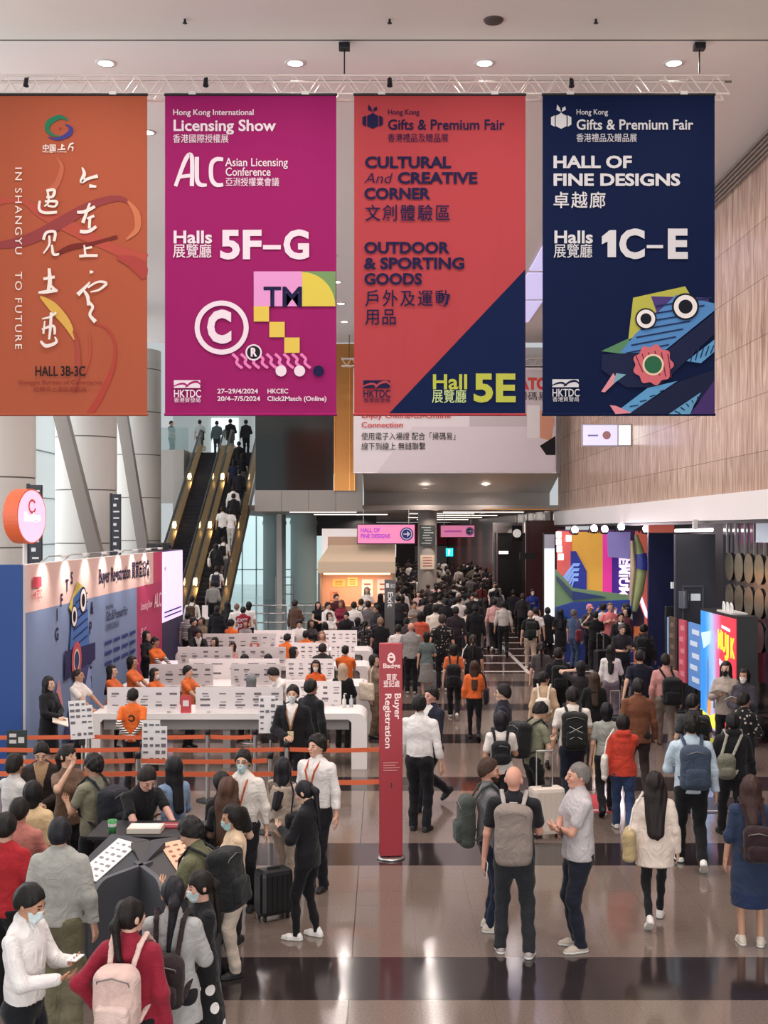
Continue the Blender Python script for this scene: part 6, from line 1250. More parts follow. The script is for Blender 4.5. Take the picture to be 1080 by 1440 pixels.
def rbox(f, c, d, A, r=.03, k=.03):
    """a soft box as a cloud of fat bars"""
    x, y, z = d[0] / 2 - r, d[1] / 2 - r, d[2] / 2 - r
    ax = lambda q: np.asarray(c) + A @ np.array(q)
    n = max(1, int(math.ceil(2 * x / (1.2 * r)))); m = max(0, int(math.ceil(2 * max(y, 0) / (1.2 * r))))
    for i in range(n + 1):
        for j in range(m + 1):
            xx = -x + 2 * x * i / n; yy = (-y + 2 * y * j / m) if m else 0
            f.cone(ax((xx, yy, -z)), ax((xx, yy, z)), r, r, k)
    return f
def backpack(info, label, col, size=(.30, .16, .43), strap=None, pocket=True, zc=1.2, side=0, accent=None, group=None, cords=False):
    s = info['s']; T = info['T']; TI = info['TI']; t = info['tier']; vox = {'A': .012, 'B': .018, 'C': .028, 'D': .036}[t]
    yb = .68 * .166 * info['wide'] + .035 + info['g'] / s; w, d, hgt = size
    if zc < 1.12: yb = max(yb, (.175 * info['wide'] + info['g'] / s) * .72 + .03)
    c = TI(side, yb + d / 2, zc); parts = []
    f = Field(); rbox(f, c, (w * s, d * s, hgt * s), T, .05 * s, .05); f.cone(TI(side - w * .2, yb + d * .4, zc + hgt * .42), TI(side + w * .2, yb + d * .4, zc + hgt * .42), .06 * s, .06 * s, .05); f.noise = (.004, 22, 1.0)
    parts.append(('backpack', to_mesh('backpack', [f.mesh(vox)]), cloth(col), None))
    if pocket:
        f = Field(); rbox(f, TI(side, yb + d + .01, zc - hgt * .2), (w * .74 * s, .07 * s, hgt * .42 * s), T, .033 * s, .03)
        parts.append(('pocket', to_mesh('pocket', [f.mesh(vox)]), cloth(accent or col), 'root'))
    sc = cloth(strap or col)
    if t != 'D':
        for sx in (-1, 1):
            pts = [TI(sx * .075 + side, yb + .03, zc + hgt * .40), TI(sx * .10, .075 + info['g'] / s, 1.475), TI(sx * .115, .0, 1.515 + info['g'] / s * .6), TI(sx * .12, -.09 - info['g'] / s, 1.43), TI(sx * .125, -.135 - info['g'] / s, 1.28), TI(sx * .155, -.06, 1.1), TI(sx * .13 + side, yb + .02, zc - hgt * .36)]
            f = Field()
            for a, b in zip(pts[:-1], pts[1:]): f.cone(a, b, .022 * s, .022 * s, .01, .5)
            parts.append(('strap', to_mesh('strap', [f.mesh(max(.009, vox * .6))]), sc, 'root'))
        g = MB(); g.tube([TI(side - .035, yb + .05, zc + hgt * .47), TI(side - .03, yb + .05, zc + hgt * .56), TI(side + .03, yb + .05, zc + hgt * .56), TI(side + .035, yb + .05, zc + hgt * .47)], .01 * s, n=6)
        parts.append(('handle', g.mesh('handle'), sc, 'root'))
    if t == 'A':
        g = MB(); yy = yb + d + .03
        g.tube([TI(side - w * .42, yb + d * .7, zc + hgt * .1), TI(side - w * .36, yy - .02, zc + hgt * .38), TI(side, yy - .01, zc + hgt * .45), TI(side + w * .36, yy - .02, zc + hgt * .38), TI(side + w * .42, yb + d * .7, zc + hgt * .1)], .005 * s, n=5)
        parts.append(('zipper', g.mesh('zipper'), mat('zip_grey', '#77716c', .4, .4), 'root'))
        if cords:
            g = MB(); e = zc - hgt * .02
            for k in range(2):
                for q in (-1, 1): g.tube([TI(q * .09, yy + .006, e + .1 - k * .09), TI(-q * .09, yy + .03, e + .01 - k * .09)], .004, n=5)
            parts.append(('cord', g.mesh('cord'), mat('cord_grey', '#b8b4b0', .6), 'root'))
    return worn(info, 'backpack', label, 'backpack', parts, group)
def hand_bag(info, label, col, hand=1, size=(.34, .1, .34), hang='shoulder', name='tote_bag', cat='bag', group=None, strapc=None):
    """bag on the shoulder, at the hip or in the hand"""
    s = info['s']; TI = info['TI']; sx = hand; w, d, hg = size; t = info['tier']; vox = {'A': .012, 'B': .018, 'C': .028, 'D': .036}[t]
    i = 0 if sx > 0 else 1; f = Field()
    if hang == 'hand':
        p = info['hands'][i][0]; c = p + np.array([0, 0, -.1 - hg / 2]) * s; up = p; A = rzm(R(90))
    else:
        c = TI(sx * (.2 * info['wide'] + .06), .06, 1.0 if hang == 'shoulder' else .95); up = TI(sx * .13, .0, 1.5); A = rzm(R(80))
    rbox(f, c, (w * s, d * s, hg * s), A, min(.045, d / 2) * s, .03); f.noise = (.004, 20, 2.0)
    parts = [(name, to_mesh(name, [f.mesh(vox)]), cloth(col), None)]
    for q in (-1, 1):
        a = c + A @ (np.array([q * w * .3, 0, hg * .48]) * s); g = MB()
        if hang == 'hand': g.tube([a, up + np.array([0, q * .02, .0])], .008 * s, n=6)
        else: g.tube([a, (a + up) / 2 + np.array([sx * .03, 0, .05]), up + np.array([sx * .0, q * .03, .02 + info['g'] * .6])], .011 * s, n=6)
        parts.append(('strap', g.mesh('strap'), cloth(strapc or col), 'root'))
    return worn(info, name, label, cat, parts, group)
def phone(info, label, hand=1, col='#16161a', name='phone', cat='phone', size=(.075, .009, .155), scr='#20252d', tilt=None):
    i = 0 if hand > 0 else 1; p, w, inn, lat = info['hands'][i]; A = np.stack([lat, inn, w], 1)
    if tilt is not None: A = rzm(R(tilt[1])) @ rx(R(tilt[0]))
    g = MB(); c = np.asarray(p) + A @ np.array([0, .012, .05]); Mx = Matrix(A.tolist())
    g.box(tuple(c), size, 0, Mx, .004); e = MB(); e.box(tuple(c + A @ np.array([0, size[1] * .5, 0])), (size[0] * .9, .002, size[2] * .92), 0, Mx); e2 = MB(); e2.box(tuple(c - A @ np.array([0, size[1] * .5, 0])), (size[0] * .9, .002, size[2] * .92), 0, Mx)
    return worn(info, name, label, cat, [(name, g.mesh(name), mat('case', col, .4), None), ('screen' if cat == 'phone' else 'page', e2.mesh('screen'), mat('screen_face', scr, .2), 'root')])
def suitcase(label, x, y, rz, col, size=(.42, .26, .62), handle=.45, tilt=0, group=None, accent='#2a2a2e'):
    e = empty('suitcase', label, 'suitcase', (x, y, 0), rz, group); w, d, h = size
    g = MB(); g.box((0, 0, h / 2 + .05), size, 0, None, .05); sh_ = g.build('shell', mat('suitcase_shell', col, .4), e)
    for k in range(5): pass
    g = MB()
    for k in (-2, -1, 0, 1, 2): g.box((k * w * .16, -d / 2 - .001, h / 2 + .05), (.012, .012, h * .82), 0)
    g.build('rib', mat('suitcase_shell', col, .4), sh_)
    for sx in (-1, 1):
        for sy in (-1, 1):
            g = MB(); g.tube([(sx * w * .36 - .012, sy * d * .3, .028), (sx * w * .36 + .012, sy * d * .3, .028)], .028, n=12); g.box((sx * w * .36, sy * d * .3, .052), (.03, .03, .03)); g.build('wheel', BLACK, e)
    if handle:
        g = MB()
        for sx in (-1, 1): g.tube([(sx * w * .25, d * .3, h), (sx * w * .25, d * .3, h + handle)], .01, n=8)
        g.tube([(-w * .27, d * .3, h + handle), (w * .27, d * .3, h + handle)], .016, n=8); g.build('pull_handle', STEEL, e)
    g = MB(); g.box((0, 0, h + .06), (.14, .03, .03), 0, None, .01); g.build('grip', mat('grip', accent, .5), e)
    return e
# ---------------------------------------------------------------- the people, placed by where they stand on the floor
PL = []
def p(px, yt, h, rz, label, top, bot, hair, arms=('down', 'down'), legs='stand', Y=None, bp=None, hb=None, ph=None, stool=False, **kw):
    PL.append(dict(px=px, yt=yt, h=h, rz=rz, label=label, top=top, bot=bot, hair=hair, arms=arms, legs=legs, Y=Y, bp=bp, hb=hb, ph=ph, stool=stool, kw=kw))
BK, NV, CH_, WH_, GR, KH, JN = '#19181d', '#1b2238', '#333238', '#ddd8d4', '#77757a', '#a08c74', '#3d5175'
H = lambda st, c='#17120f': (st, c)
DS = '#141416'
# --- the three men talking, and walkers of the near aisle
p(723, 1076, 1.77, 172, 'bald man in black polo shirt with a grey backpack, talking to two men', ('polo', '#1d1c20'), ('straight', '#27282d'), ('bald', ''), ('down', 'phone2'), 'apart', wide=1.08, yaw=-12, pitch=-4, glasses=True, shoe='#a59a97', skincol='#c99380',
  bp=dict(label='grey backpack with pale straps on the back of the bald man', col='#857871', strap='#a49a96', size=(.33, .15, .52), zc=1.17, pocket=False), ph=[dict(label='white phone in the bald man\'s lowered hand', hand=1, col='#e6e4e2')])
p(687, 1066, 1.75, 96, 'bearded brown-haired man in grey polo shirt, hands clasped, listening to the bald man', ('polo', '#6f6d70'), ('slim', '#1b2338'), ('short', '#3b281c'), ('hold', 'hold'), 'stand', Y=11.75, yaw=-22, beard='#3a261b', shoe='#c9bfb2', wide=1.02, skincol='#c08f7a',
  bp=dict(label='dark green backpack worn by the bearded man', col='#3c413d', size=(.30, .15, .48), zc=1.12))
p(814, 1071, 1.77, -82, 'grey-haired man in pale grey polo shirt with folded arms, facing the bald man', ('polo', '#b9b1b2'), ('straight', '#1a1c2a'), ('buzz', '#6f6965'), ('cross', 'cross'), 'stand', wide=1.2, shoe='#b9ab9d', skincol='#c8937f',
  ph=[dict(label='black phone held by the grey-haired man', hand=-1)])
p(921, 1086, 1.55, 172, 'woman with long wavy dark hair in an oversized pale beige top, walking away', ('blouse', '#dccbbf'), ('leggings', '#151417'), ('curly', '#1d1413'), ('down', 'down'), 'walk2', fem=True, toplen=.68, wide=1.12, shoe='#ded6d2',
  hb=dict(label='tan and white shopping bag carried by the woman in pale beige', col='#b09a72', hand=1, size=(.34, .14, .34), hang='hip', name='shopping_bag', strapc='#d8cfc4'))
p(972, 1004, 1.83, 176, 'man in light blue shirt with a blue backpack, walking away in black trousers', ('shirt', '#b9c9d6'), ('straight', '#141418'), ('mess', '#15120f'), ('hold', 'down'), 'walk', toplen=.86, wide=1.05, shoe='#e3dfdc',
  bp=dict(label='slate blue backpack with white print on the man in light blue', col='#3a4557', size=(.31, .17, .45), zc=1.2))
p(1056, 1090, 1.62, 168, 'woman with long brown hair in a navy denim dress at the right picture edge', ('dress', '#28344c'), ('dress', '#1f2c4b'), ('long', '#3b2622'), ('down', 'down'), 'stand', fem=True, sleeve=1.2, wide=1.1, shoe='#c8bcae',
  bp=dict(label='dark maroon leather backpack on the woman in navy denim', col='#2c1a1f', size=(.28, .15, .32), zc=1.1, side=-.05))
p(428, 1097, 1.54, -112, 'woman in a black trouser suit with a low ponytail, looking down', ('suit', '#141318'), ('slim', '#131217'), ('pony', '#17131a'), ('phone', 'phone2'), 'shift', fem=True, pitch=22, shoe='#dedad7')
p(446, 1033, 1.70, -28, 'man in white shirt with an orange lanyard, standing by the belts', ('shirt', '#e0d9d6'), ('straight', '#15151c'), ('mess', '#15110f'), ('down', 'down'), 'stand', lanyard='#b5532f', yaw=-14, shoe=DS, skincol='#d0a08a')
p(398, 1064, 1.60, 150, 'woman in a patterned beige jacket with black shoulder bag, beside the black suit', ('jacket', '#b8a596', 'print'), ('leggings', '#b3a091'), ('long', '#17121a'), ('phone', 'hold'), 'shift', fem=True, yaw=30, Y=12.75, shoe='#cfc8c2',
  hb=dict(label='black handbag on the shoulder of the woman in a patterned jacket', col='#1c1a1e', hand=-1, size=(.34, .14, .26), name='handbag'))
p(352, 1047, 1.66, -8, 'masked man in white shirt with orange lanyard and a black cross strap', ('shirt', '#e3dad2'), ('straight', '#15151c'), ('short', '#141110'), ('down', 'hold'), 'stand', mask='#b4cfd3', lanyard='#b5532f', glasses=True, shoe=DS)
p(326, 1075, 1.62, -130, 'dark-haired woman in black reaching towards the bar top of the kiosk', ('jacket', '#1a181c'), ('slim', '#151419'), ('bob', '#17110f'), ('down', 'hold'), 'stand', fem=True, Y=12.3, shoe=DS)
p(321, 1094, 1.58, 176, 'woman with wavy brown hair in a black top, her back turned, by the kiosk', ('tee', '#1a181b'), ('slim', '#17161b'), ('curly', '#4a3023'), ('hold', 'hold'), 'stand', fem=True, Y=11.35, shoe=DS)
p(327, 1131, 1.60, -72, 'woman with pale mask and cream top beside the olive-shirted man', ('blouse', '#dcbfa0'), ('straight', '#c9b9aa'), ('bob', '#16110f'), ('phone', 'phone'), 'stand', fem=True, mask='#a9cfd3', pitch=12, Y=10.55, shoe=DS)
p(268, 1150, 1.72, -112, 'man in olive shirt bending over the right sheet of the kiosk', ('shirt', '#6b6a50'), ('straight', '#17171b'), ('mess', '#141110'), ('phone', 'phone2'), 'stand', lean=10, pitch=16, glasses=True, Y=9.7, sleeve=1.0, shoe=DS,
  bp=dict(label='large black backpack on the man in olive', col='#1b1b1e', size=(.34, .22, .5), zc=1.2))
p(282, 1226, 1.62, -62, 'woman with pale mask in black top and white-dotted black skirt', ('tee', '#18171a'), ('skirt', '#18171a', 'dots'), ('pony', '#1b1412'), ('hold', 'hold'), 'stand', fem=True, mask='#cfe0e2', pitch=8, Y=8.55, shoe=DS, wide=1.12, skincol='#cf9f8c')
p(243, 1232, 1.62, 176, 'woman with a long black ponytail in a light grey shirt, seen from behind', ('shirt', '#aaa7a6'), ('straight', '#1c1b20'), ('pony', '#16121a'), ('hold', 'hold'), 'stand', fem=True, toplen=.72, yaw=18, wide=1.08, Y=7.98, shoe=DS,
  bp=dict(label='dark brown leather backpack on the woman in light grey', col='#2d2123', size=(.27, .15, .33), zc=1.08, accent='#33262a'))
p(186, 1260, 1.60, 172, 'woman in a crimson shirt with a pale pink backpack, seen from behind', ('shirt', '#8e1f33'), ('straight', '#1a171c'), ('pony', '#15100f'), ('hip', 'down'), 'stand', fem=True, toplen=.84, wide=1.12, yaw=-30, Y=7.55, shoe=DS,
  bp=dict(label='pale pink backpack on the woman in crimson', col='#d2b3aa', size=(.30, .16, .42), zc=1.15, accent='#d8bcb3'))
p(42, 1243, 1.70, 78, 'man in white shirt looking at a phone, lower left corner', ('shirt', '#e2dcda'), ('straight', '#17171d'), ('short', '#141010'), ('phone', 'phone2'), 'stand', pitch=20, mask='#cfdde0', shoe=DS, wide=1.05, Y=7.75,
  ph=[dict(label='white phone in the hand of the man in white, lower left', hand=1, col='#eceae8', scr='#e8e6f0')])
p(84, 1150, 1.68, 178, 'man in faded denim jacket and olive trousers facing the kiosk', ('jacket', '#a3a29c'), ('wide', '#6d6650'), ('short', '#15141c'), ('down', 'down'), 'stand', Y=9.35, toplen=.9, wide=1.02, shoe='#e0d9d4', skincol='#cf9f88')
p(8, 1143, 1.66, 170, 'man in red t-shirt with white print on the sleeve, cut by the left edge', ('tee', '#a5242c'), ('straight', '#17161a'), ('short', '#15110f'), ('down', 'down'), 'stand', Y=9.75, shoe=DS)
p(27, 1122, 1.62, 172, 'person in salmon top with dark hair next to the man in red', ('shirt', '#b9756a'), ('straight', '#1a191d'), ('short', '#17120f'), ('hold', 'hold'), 'stand', Y=10.45, shoe=DS)
p(46, 1098, 1.60, 174, 'woman with black cap in a pale yellow blouse queuing at the kiosk', ('blouse', '#d6b98f'), ('straight', '#1a191d'), ('bob', '#141012'), ('hold', 'down'), 'stand', fem=True, toplen=.8, Y=11.2, shoe=DS)
p(20, 1060, 1.68, 140, 'man in grey-white shirt with a dark strap over his shoulder, left edge', ('shirt', '#c3bdba'), ('straight', '#1a191d'), ('short', '#17120f'), ('hold', 'hold'), 'stand', Y=12.3, yaw=20, shoe=DS)
p(58, 1043, 1.70, 12, 'man in dark brown jacket over tan shirt looking down at his hands', ('jacket', '#2a211f'), ('straight', '#1a191d'), ('short', '#141010'), ('hold', 'hold'), 'stand', inner='#a58466', pitch=24, Y=13.0, shoe=DS)
p(98, 1041, 1.64, 52, 'woman in brown vest stretching out her arm in the queue', ('tee', '#6f5747'), ('straight', '#17161b'), ('pony', '#15110f'), ('phone2', 'up'), 'stand', fem=True, Y=12.95, shoe=DS, yaw=10)
p(136, 1052, 1.72, -115, 'young man in grey-olive tee with glasses and two dark bags', ('tee', '#85826f'), ('straight', '#1a191d'), ('mess', '#161110'), ('phone', 'hold'), 'stand', glasses=True, Y=12.7, toplen=.8, shoe=DS,
  bp=dict(label='large navy-black backpack on the young man in grey-olive', col='#20222b', size=(.34, .24, .5), zc=1.14))
p(207, 1077, 1.74, 38, 'man in black polo leaning over the black bar top of the kiosk', ('polo', '#161518'), ('straight', '#1a191d'), ('short', '#1c1512'), ('reach', 'desk'), 'stand', lean=20, pitch=18, Y=11.75, skincol='#c9988a', shoe=DS)
p(244, 1064, 1.62, -140, 'woman with long black hair in a pale blue denim shirt at the bar top', ('shirt', '#7f95b3'), ('straight', '#1c1c24'), ('long', '#131016'), ('reach', 'hold'), 'stand', fem=True, Y=12.35, yaw=10, shoe=DS)
# --- around the pylon and down the aisle
p(590, 977, 1.79, 162, 'man in white shirt and black trousers just right of the red pylon', ('shirt', '#e2dcda'), ('straight', '#141319'), ('short', '#141011'), ('down', 'down'), 'stand', wide=1.05, shoe=DS, Y=15.6)
p(607, 965, 1.77, -48, 'man in dark navy jacket striding past behind the white-shirted man', ('suit', '#1c1e2d'), ('straight', '#15151d'), ('short', '#191412'), ('fwd', 'bwd'), 'stride', Y=16.9, shoe=DS, inner='#cfcac8', skincol='#c9978a')
p(667, 929, 1.58, 178, 'woman in bright orange jacket walking away with a black shoulder bag', ('jacket', '#d5652f'), ('slim', '#15141a'), ('long', '#3a2119'), ('down', 'hold'), 'walk', fem=True, Y=22.3, shoe=DS, toplen=.92, hb=dict(label='black bag hanging from the shoulder of the woman in orange', col='#1b191d', hand=-1, size=(.3, .1, .34), name='shoulder_bag'))
p(708, 962, 1.75, -100, 'man in dark navy jacket with glasses, turned left, alone in the aisle', ('suit', '#171927'), ('straight', '#14141c'), ('short', '#120f10'), ('down', 'down'), 'stand', glasses=True, shoe=DS)
p(704, 1000, 1.62, 176, 'woman in white tee with a small black backpack, behind the bald man', ('tee', '#dfd6cf'), ('straight', '#16151b'), ('bob', '#15121a'), ('down', 'phone'), 'walk', fem=True, bp=dict(label='small black backpack on the woman in a white tee', col='#19181c', size=(.24, .12, .28), zc=1.2), shoe=DS)
p(760, 988, 1.66, 118, 'man in olive tee with a bulky black backpack, head bowed', ('tee', '#7d7d68'), ('straight', '#18171c'), ('mess', '#141010'), ('phone', 'hold'), 'stand', pitch=26, lean=6, bp=dict(label='bulky black backpack on the man in an olive tee', col='#1c1b1e', size=(.33, .24, .48), zc=1.2), shoe=DS, Y=16.1)
p(805, 966, 1.76, 178, 'man in white tee wearing a black backpack laced with cord, walking away', ('tee', '#e0d6cf'), ('straight', '#1c2233'), ('short', '#15100f'), ('down', 'down'), 'walk2', wide=1.08, bp=dict(label='black backpack laced with pale cord on the man in a white tee', col='#1d1f1e', size=(.34, .18, .48), zc=1.18, cords=True), shoe=DS)
p(876, 1004, 1.58, 172, 'woman in red sweatshirt and blue jeans with a white tote bag', ('hoodie', '#c1402f'), ('jeans', '#33456a'), ('bob', '#16100f'), ('down', 'point'), 'walk', fem=True, Y=15.5, shoe='#e0dbd8', hb=dict(label='white tote bag with black print carried by the woman in red', col='#ddd5cd', hand=1, size=(.34, .09, .36)))
p(853, 988, 1.62, 174, 'woman in pale grey-green tee walking beside the woman in red', ('tee', '#a3a69f'), ('straight', '#1a191d'), ('bob', '#131018'), ('down', 'down'), 'walk2', fem=True, Y=16.5, shoe=DS)
p(897, 954, 1.76, 180, 'man in long rust brown shirt walking away', ('shirt', '#6f4430'), ('straight', '#2a211f'), ('short', '#141010'), ('down', 'down'), 'walk', toplen=.78, shoe=DS)
p(975, 976, 1.75, 176, 'man in dark grey polo with a big black backpack, head turned left', ('polo', '#3a3d42'), ('straight', '#1a1a1f'), ('short', '#151211'), ('down', 'hold'), 'stand', yaw=-45, Y=16.6, bp=dict(label='big black backpack on the man in dark grey', col='#191a1b', size=(.34, .22, .52), zc=1.2), shoe=DS)
p(1030, 1003, 1.62, 178, 'person in black hoodie with a small grey-green bag on the back', ('hoodie', '#161519'), ('straight', '#131217'), ('short', '#131011'), ('hold', 'hold'), 'walk', Y=15.2, bp=dict(label='small grey-green bag slung on the person in black hoodie', col='#6d6c5e', size=(.22, .12, .28), zc=1.06, side=.14, strap='#9a968c'), shoe=DS)
p(1046, 976, 1.70, 120, 'man in black jacket printed with white shapes near the light box', ('jacket', '#171619', 'floral'), ('straight', '#15141a'), ('short', '#181210'), ('hold', 'hold'), 'stand', Y=17.3, shoe=DS)
p(1021, 930, 1.62, -32, 'woman with black mask and beige jacket holding a white leaflet by the light box', ('jacket', '#a3958c'), ('straight', '#17161b'), ('long', '#15110f'), ('phone', 'phone'), 'stand', fem=True, mask='#1b1a1d', Y=20.2, shoe=DS, skincol='#cfa592', ph=[dict(label='white leaflet held by the woman with a black mask', hand=1, col='#e6e1da', name='leaflet', cat='leaflet', size=(.22, .006, .3), scr='#d3ccc2')])
p(1047, 940, 1.60, -40, 'woman with white mask and dark grey coat holding a leaflet by the light box', ('jacket', '#34313a'), ('skirt', '#1c1b22'), ('bob', '#141011'), ('phone', 'hold'), 'stand', fem=True, mask='#e3dcd8', Y=19.6, shoe=DS, ph=[dict(label='leaflet with a grey square held by the woman with a white mask', hand=1, col='#e9e5e0', name='leaflet', cat='leaflet', size=(.2, .006, .28), scr='#bdb6ae')])
p(900, 914, 1.74, 174, 'man in navy tee pulling a small suitcase, right of the aisle', ('tee', '#181b2c'), ('straight', '#191a22'), ('short', '#131011'), ('pull', 'down'), 'stand', shoe=DS)
p(927, 917, 1.76, 172, 'man in pink shirt and beige trousers with a black backpack', ('shirt', '#c98f8a'), ('straight', '#7b6f66'), ('short', '#1a1412'), ('down', 'down'), 'walk', Y=21.9, bp=dict(label='drooping black backpack on the man in pink', col='#161518', size=(.34, .24, .46), zc=1.1, side=-.1), shoe='#6b5a50')
p(859, 907, 1.62, 168, 'woman in white blouse and grey trousers at the aisle', ('blouse', '#e0dad8'), ('straight', '#6f6873'), ('long', '#15110f'), ('down', 'phone'), 'stand', fem=True, toplen=.93, shoe=DS)
p(875, 877, 1.75, 6, 'grey-haired man in dark polo reading a phone, facing the camera', ('polo', '#24222a'), ('straight', '#1b1b24'), ('short', '#4d4846'), ('phone', 'phone2'), 'stand', pitch=14, shoe=DS, wide=1.1, ph=[dict(label='phone read by the grey-haired man in dark polo', hand=1)])
p(906, 878, 1.74, 160, 'man in dark jacket with a black backpack by the navy panel', ('jacket', '#2b2a30'), ('straight', '#1b1a20'), ('short', '#151111'), ('phone', 'down'), 'stand', Y=28.7, yaw=-30, bp=dict(label='black backpack on the man by the navy panel', col='#19181c'), shoe=DS)
p(873, 861, 1.72, 0, 'man in black suit and white shirt facing the camera before the stand', ('suit', '#18171c'), ('straight', '#15141a'), ('short', '#141011'), ('down', 'hold'), 'stand', inner='#ddd8d6', shoe=DS, Y=31.4)
p(858, 845, 1.76, 4, 'bald man in bright pink tee facing the camera before the feature wall', ('tee', '#d9787c'), ('shorts', '#1b1a20'), ('buzz', '#6a4c40'), ('strap', 'strap'), 'stand', Y=33.9, shoe=DS)
p(848, 846, 1.7, 168, 'man in pale tee with black sling bag, left of the pink tee', ('tee', '#cfcac4'), ('straight', '#1d1c22'), ('short', '#151110'), ('up', 'down'), 'stand', Y=34.6, shoe=DS)
p(882, 852, 1.66, -70, 'person in maroon top before the coral part of the feature wall', ('shirt', '#4b1a26'), ('straight', '#1a191f'), ('bob', '#15110f'), ('down', 'hold'), 'stand', Y=33.4, fem=True, shoe=DS)
p(880, 843, 1.7, -120, 'person in white shirt behind the maroon top at the feature wall', ('shirt', '#d9c4c2'), ('straight', '#1d1c22'), ('short', '#221815'), ('up', 'down'), 'stand', Y=34.4, shoe=DS)
p(837, 859, 1.72, 178, 'man in black tee with a white side stripe, back to the camera, at the stand', ('tee', '#161519'), ('wide', '#141319'), ('short', '#131011'), ('up', 'hold'), 'stand', shoe='#d8d4d2', Y=33.2)
p(807, 857, 1.70, 128, 'grey-haired man in denim blue shirt and jeans, looking right', ('polo', '#3c4c69'), ('jeans', '#33415f'), ('short', '#5a5452'), ('down', 'down'), 'stand', shoe=DS, Y=33.9, hb=dict(label='red folder bag under the arm of the man in denim', col='#7c3440', hand=-1, size=(.26, .06, .34), name='shoulder_bag'))
p(788, 856, 1.58, 176, 'woman in long black dress with long hair, near the feature wall', ('dress', '#151419'), ('dress', '#15141a'), ('long', '#121014'), ('hold', 'down'), 'stand', fem=True, Y=34.8, shoe='#cfc9c6')
p(770, 854, 1.68, 180, 'man in long black coat, back turned, left of the long black dress', ('suit', '#15141a'), ('straight', '#14131a'), ('short', '#121014'), ('down', 'down'), 'stand', toplen=.6, shoe='#c9c4c2', Y=35.4)
p(829, 848, 1.7, 20, 'person with a pink cap before the feature wall', ('tee', '#3a3640'), ('straight', '#1a191f'), ('cap', '#c9808c'), ('hold', 'hold'), 'stand', Y=34.3, shoe=DS)
p(746, 858, 1.70, 178, 'man in black tee and beige trousers with a black backpack, walking away', ('tee', '#151418'), ('straight', '#b3a08f'), ('buzz', '#a8877a'), ('down', 'down'), 'walk', Y=33.6, bp=dict(label='black backpack with green edge on the man in beige trousers', col='#1c211e'), shoe='#cfc4bc')
p(753, 854, 1.74, 174, 'man in white tee walking before the beige trousers', ('tee', '#ddd5d1'), ('straight', '#2a2528'), ('short', '#151110'), ('down', 'down'), 'walk2', Y=35.0, shoe=DS)
p(708, 845, 1.75, 179, 'man in light grey shirt and black trousers on the striped floor', ('shirt', '#b9b2ab'), ('straight', '#131218'), ('short', '#141011'), ('down', 'down'), 'walk', Y=37.2, shoe=DS)
p(695, 842, 1.72, 176, 'man in pink shirt and black trousers on the striped floor', ('shirt', '#cf9f9c'), ('straight', '#151319'), ('short', '#151110'), ('down', 'down'), 'walk2', Y=38.6, shoe='#d9d4d0')
p(683, 841, 1.66, 178, 'woman in black top and grey trousers left of the pink shirt', ('shirt', '#18161b'), ('straight', '#7b6c70'), ('long', '#15110f'), ('down', 'down'), 'walk', fem=True, Y=39.0, shoe=DS)
p(761, 902, 1.66, 174, 'woman with a dark ponytail in grey vest, walking away', ('tee', '#4c4647'), ('straight', '#1a191f'), ('pony', '#1c1412'), ('down', 'down'), 'walk', fem=True, shoe=DS)
p(785, 911, 1.72, 178, 'man in black jacket with a square black backpack', ('jacket', '#19181e'), ('straight', '#17161c'), ('short', '#131012'), ('down', 'down'), 'walk2', shoe=DS, bp=dict(label='square black backpack on the man in a black jacket', col='#141417'))
p(765, 944, 1.62, 168, 'woman with glasses in beige blouse and a small white backpack', ('blouse', '#c9ac8d'), ('straight', '#8f857d'), ('bun', '#141011'), ('down', 'down'), 'walk', fem=True, yaw=-50, glasses=True, shoe=DS, bp=dict(label='small white backpack on the woman in beige', col='#ddd2c8', size=(.24, .12, .26), zc=1.14))
p(817, 929, 1.64, 176, 'woman holding a phone up to her head, dark top', ('tee', '#2a2629'), ('straight', '#1b1a1f'), ('bob', '#151017'), ('ear', 'down'), 'stand', fem=True, shoe=DS, ph=[dict(label='phone raised by the woman in a dark top', hand=1)])
p(836, 945, 1.60, 178, 'woman with straight brown hair in black, right of the raised phone', ('jacket', '#161519'), ('straight', '#151419'), ('long', '#3a2a20'), ('hold', 'down'), 'stand', fem=True, Y=19.9, shoe=DS)
p(578, 875, 1.72, 176, 'bald man in grey polo and black trousers behind the red pylon', ('polo', '#8f8b88'), ('straight', '#161519'), ('bald', ''), ('hold', 'hold'), 'stand', wide=1.15, Y=28.6, shoe='#a9a29e', skincol='#c48f7a')
p(560, 878, 1.66, 172, 'person in white tee left of the bald man in grey', ('tee', '#d9d2ce'), ('straight', '#1a191f'), ('short', '#15110f'), ('down', 'down'), 'stand', Y=29.4, shoe=DS)
p(622, 864, 1.78, 174, 'man in black floral shirt pulling a grey suitcase', ('tee', '#17171a', 'floral'), ('straight', '#222127'), ('short', '#332a25'), ('pull', 'down'), 'stand', wide=1.1, Y=29.2, shoe='#cfc6c0')
p(638, 905, 1.6, 176, 'woman in orange top with a large black backpack', ('tee', '#d0683a'), ('straight', '#17161b'), ('bob', '#141011'), ('down', 'down'), 'walk', fem=True, shoe='#d6d0cc', bp=dict(label='large black backpack on the woman in an orange top', col='#17161a', size=(.3, .18, .46), zc=1.05))
p(665, 892, 1.66, 178, 'woman in black tee with a white shoulder bag', ('tee', '#17161b'), ('shorts', '#151419'), ('pony', '#2b2019'), ('down', 'down'), 'walk2', fem=True, Y=26.4, shoe=DS, hb=dict(label='white shoulder bag of the woman in a black tee', col='#ddd7d2', hand=1, size=(.32, .1, .34), name='shoulder_bag'))
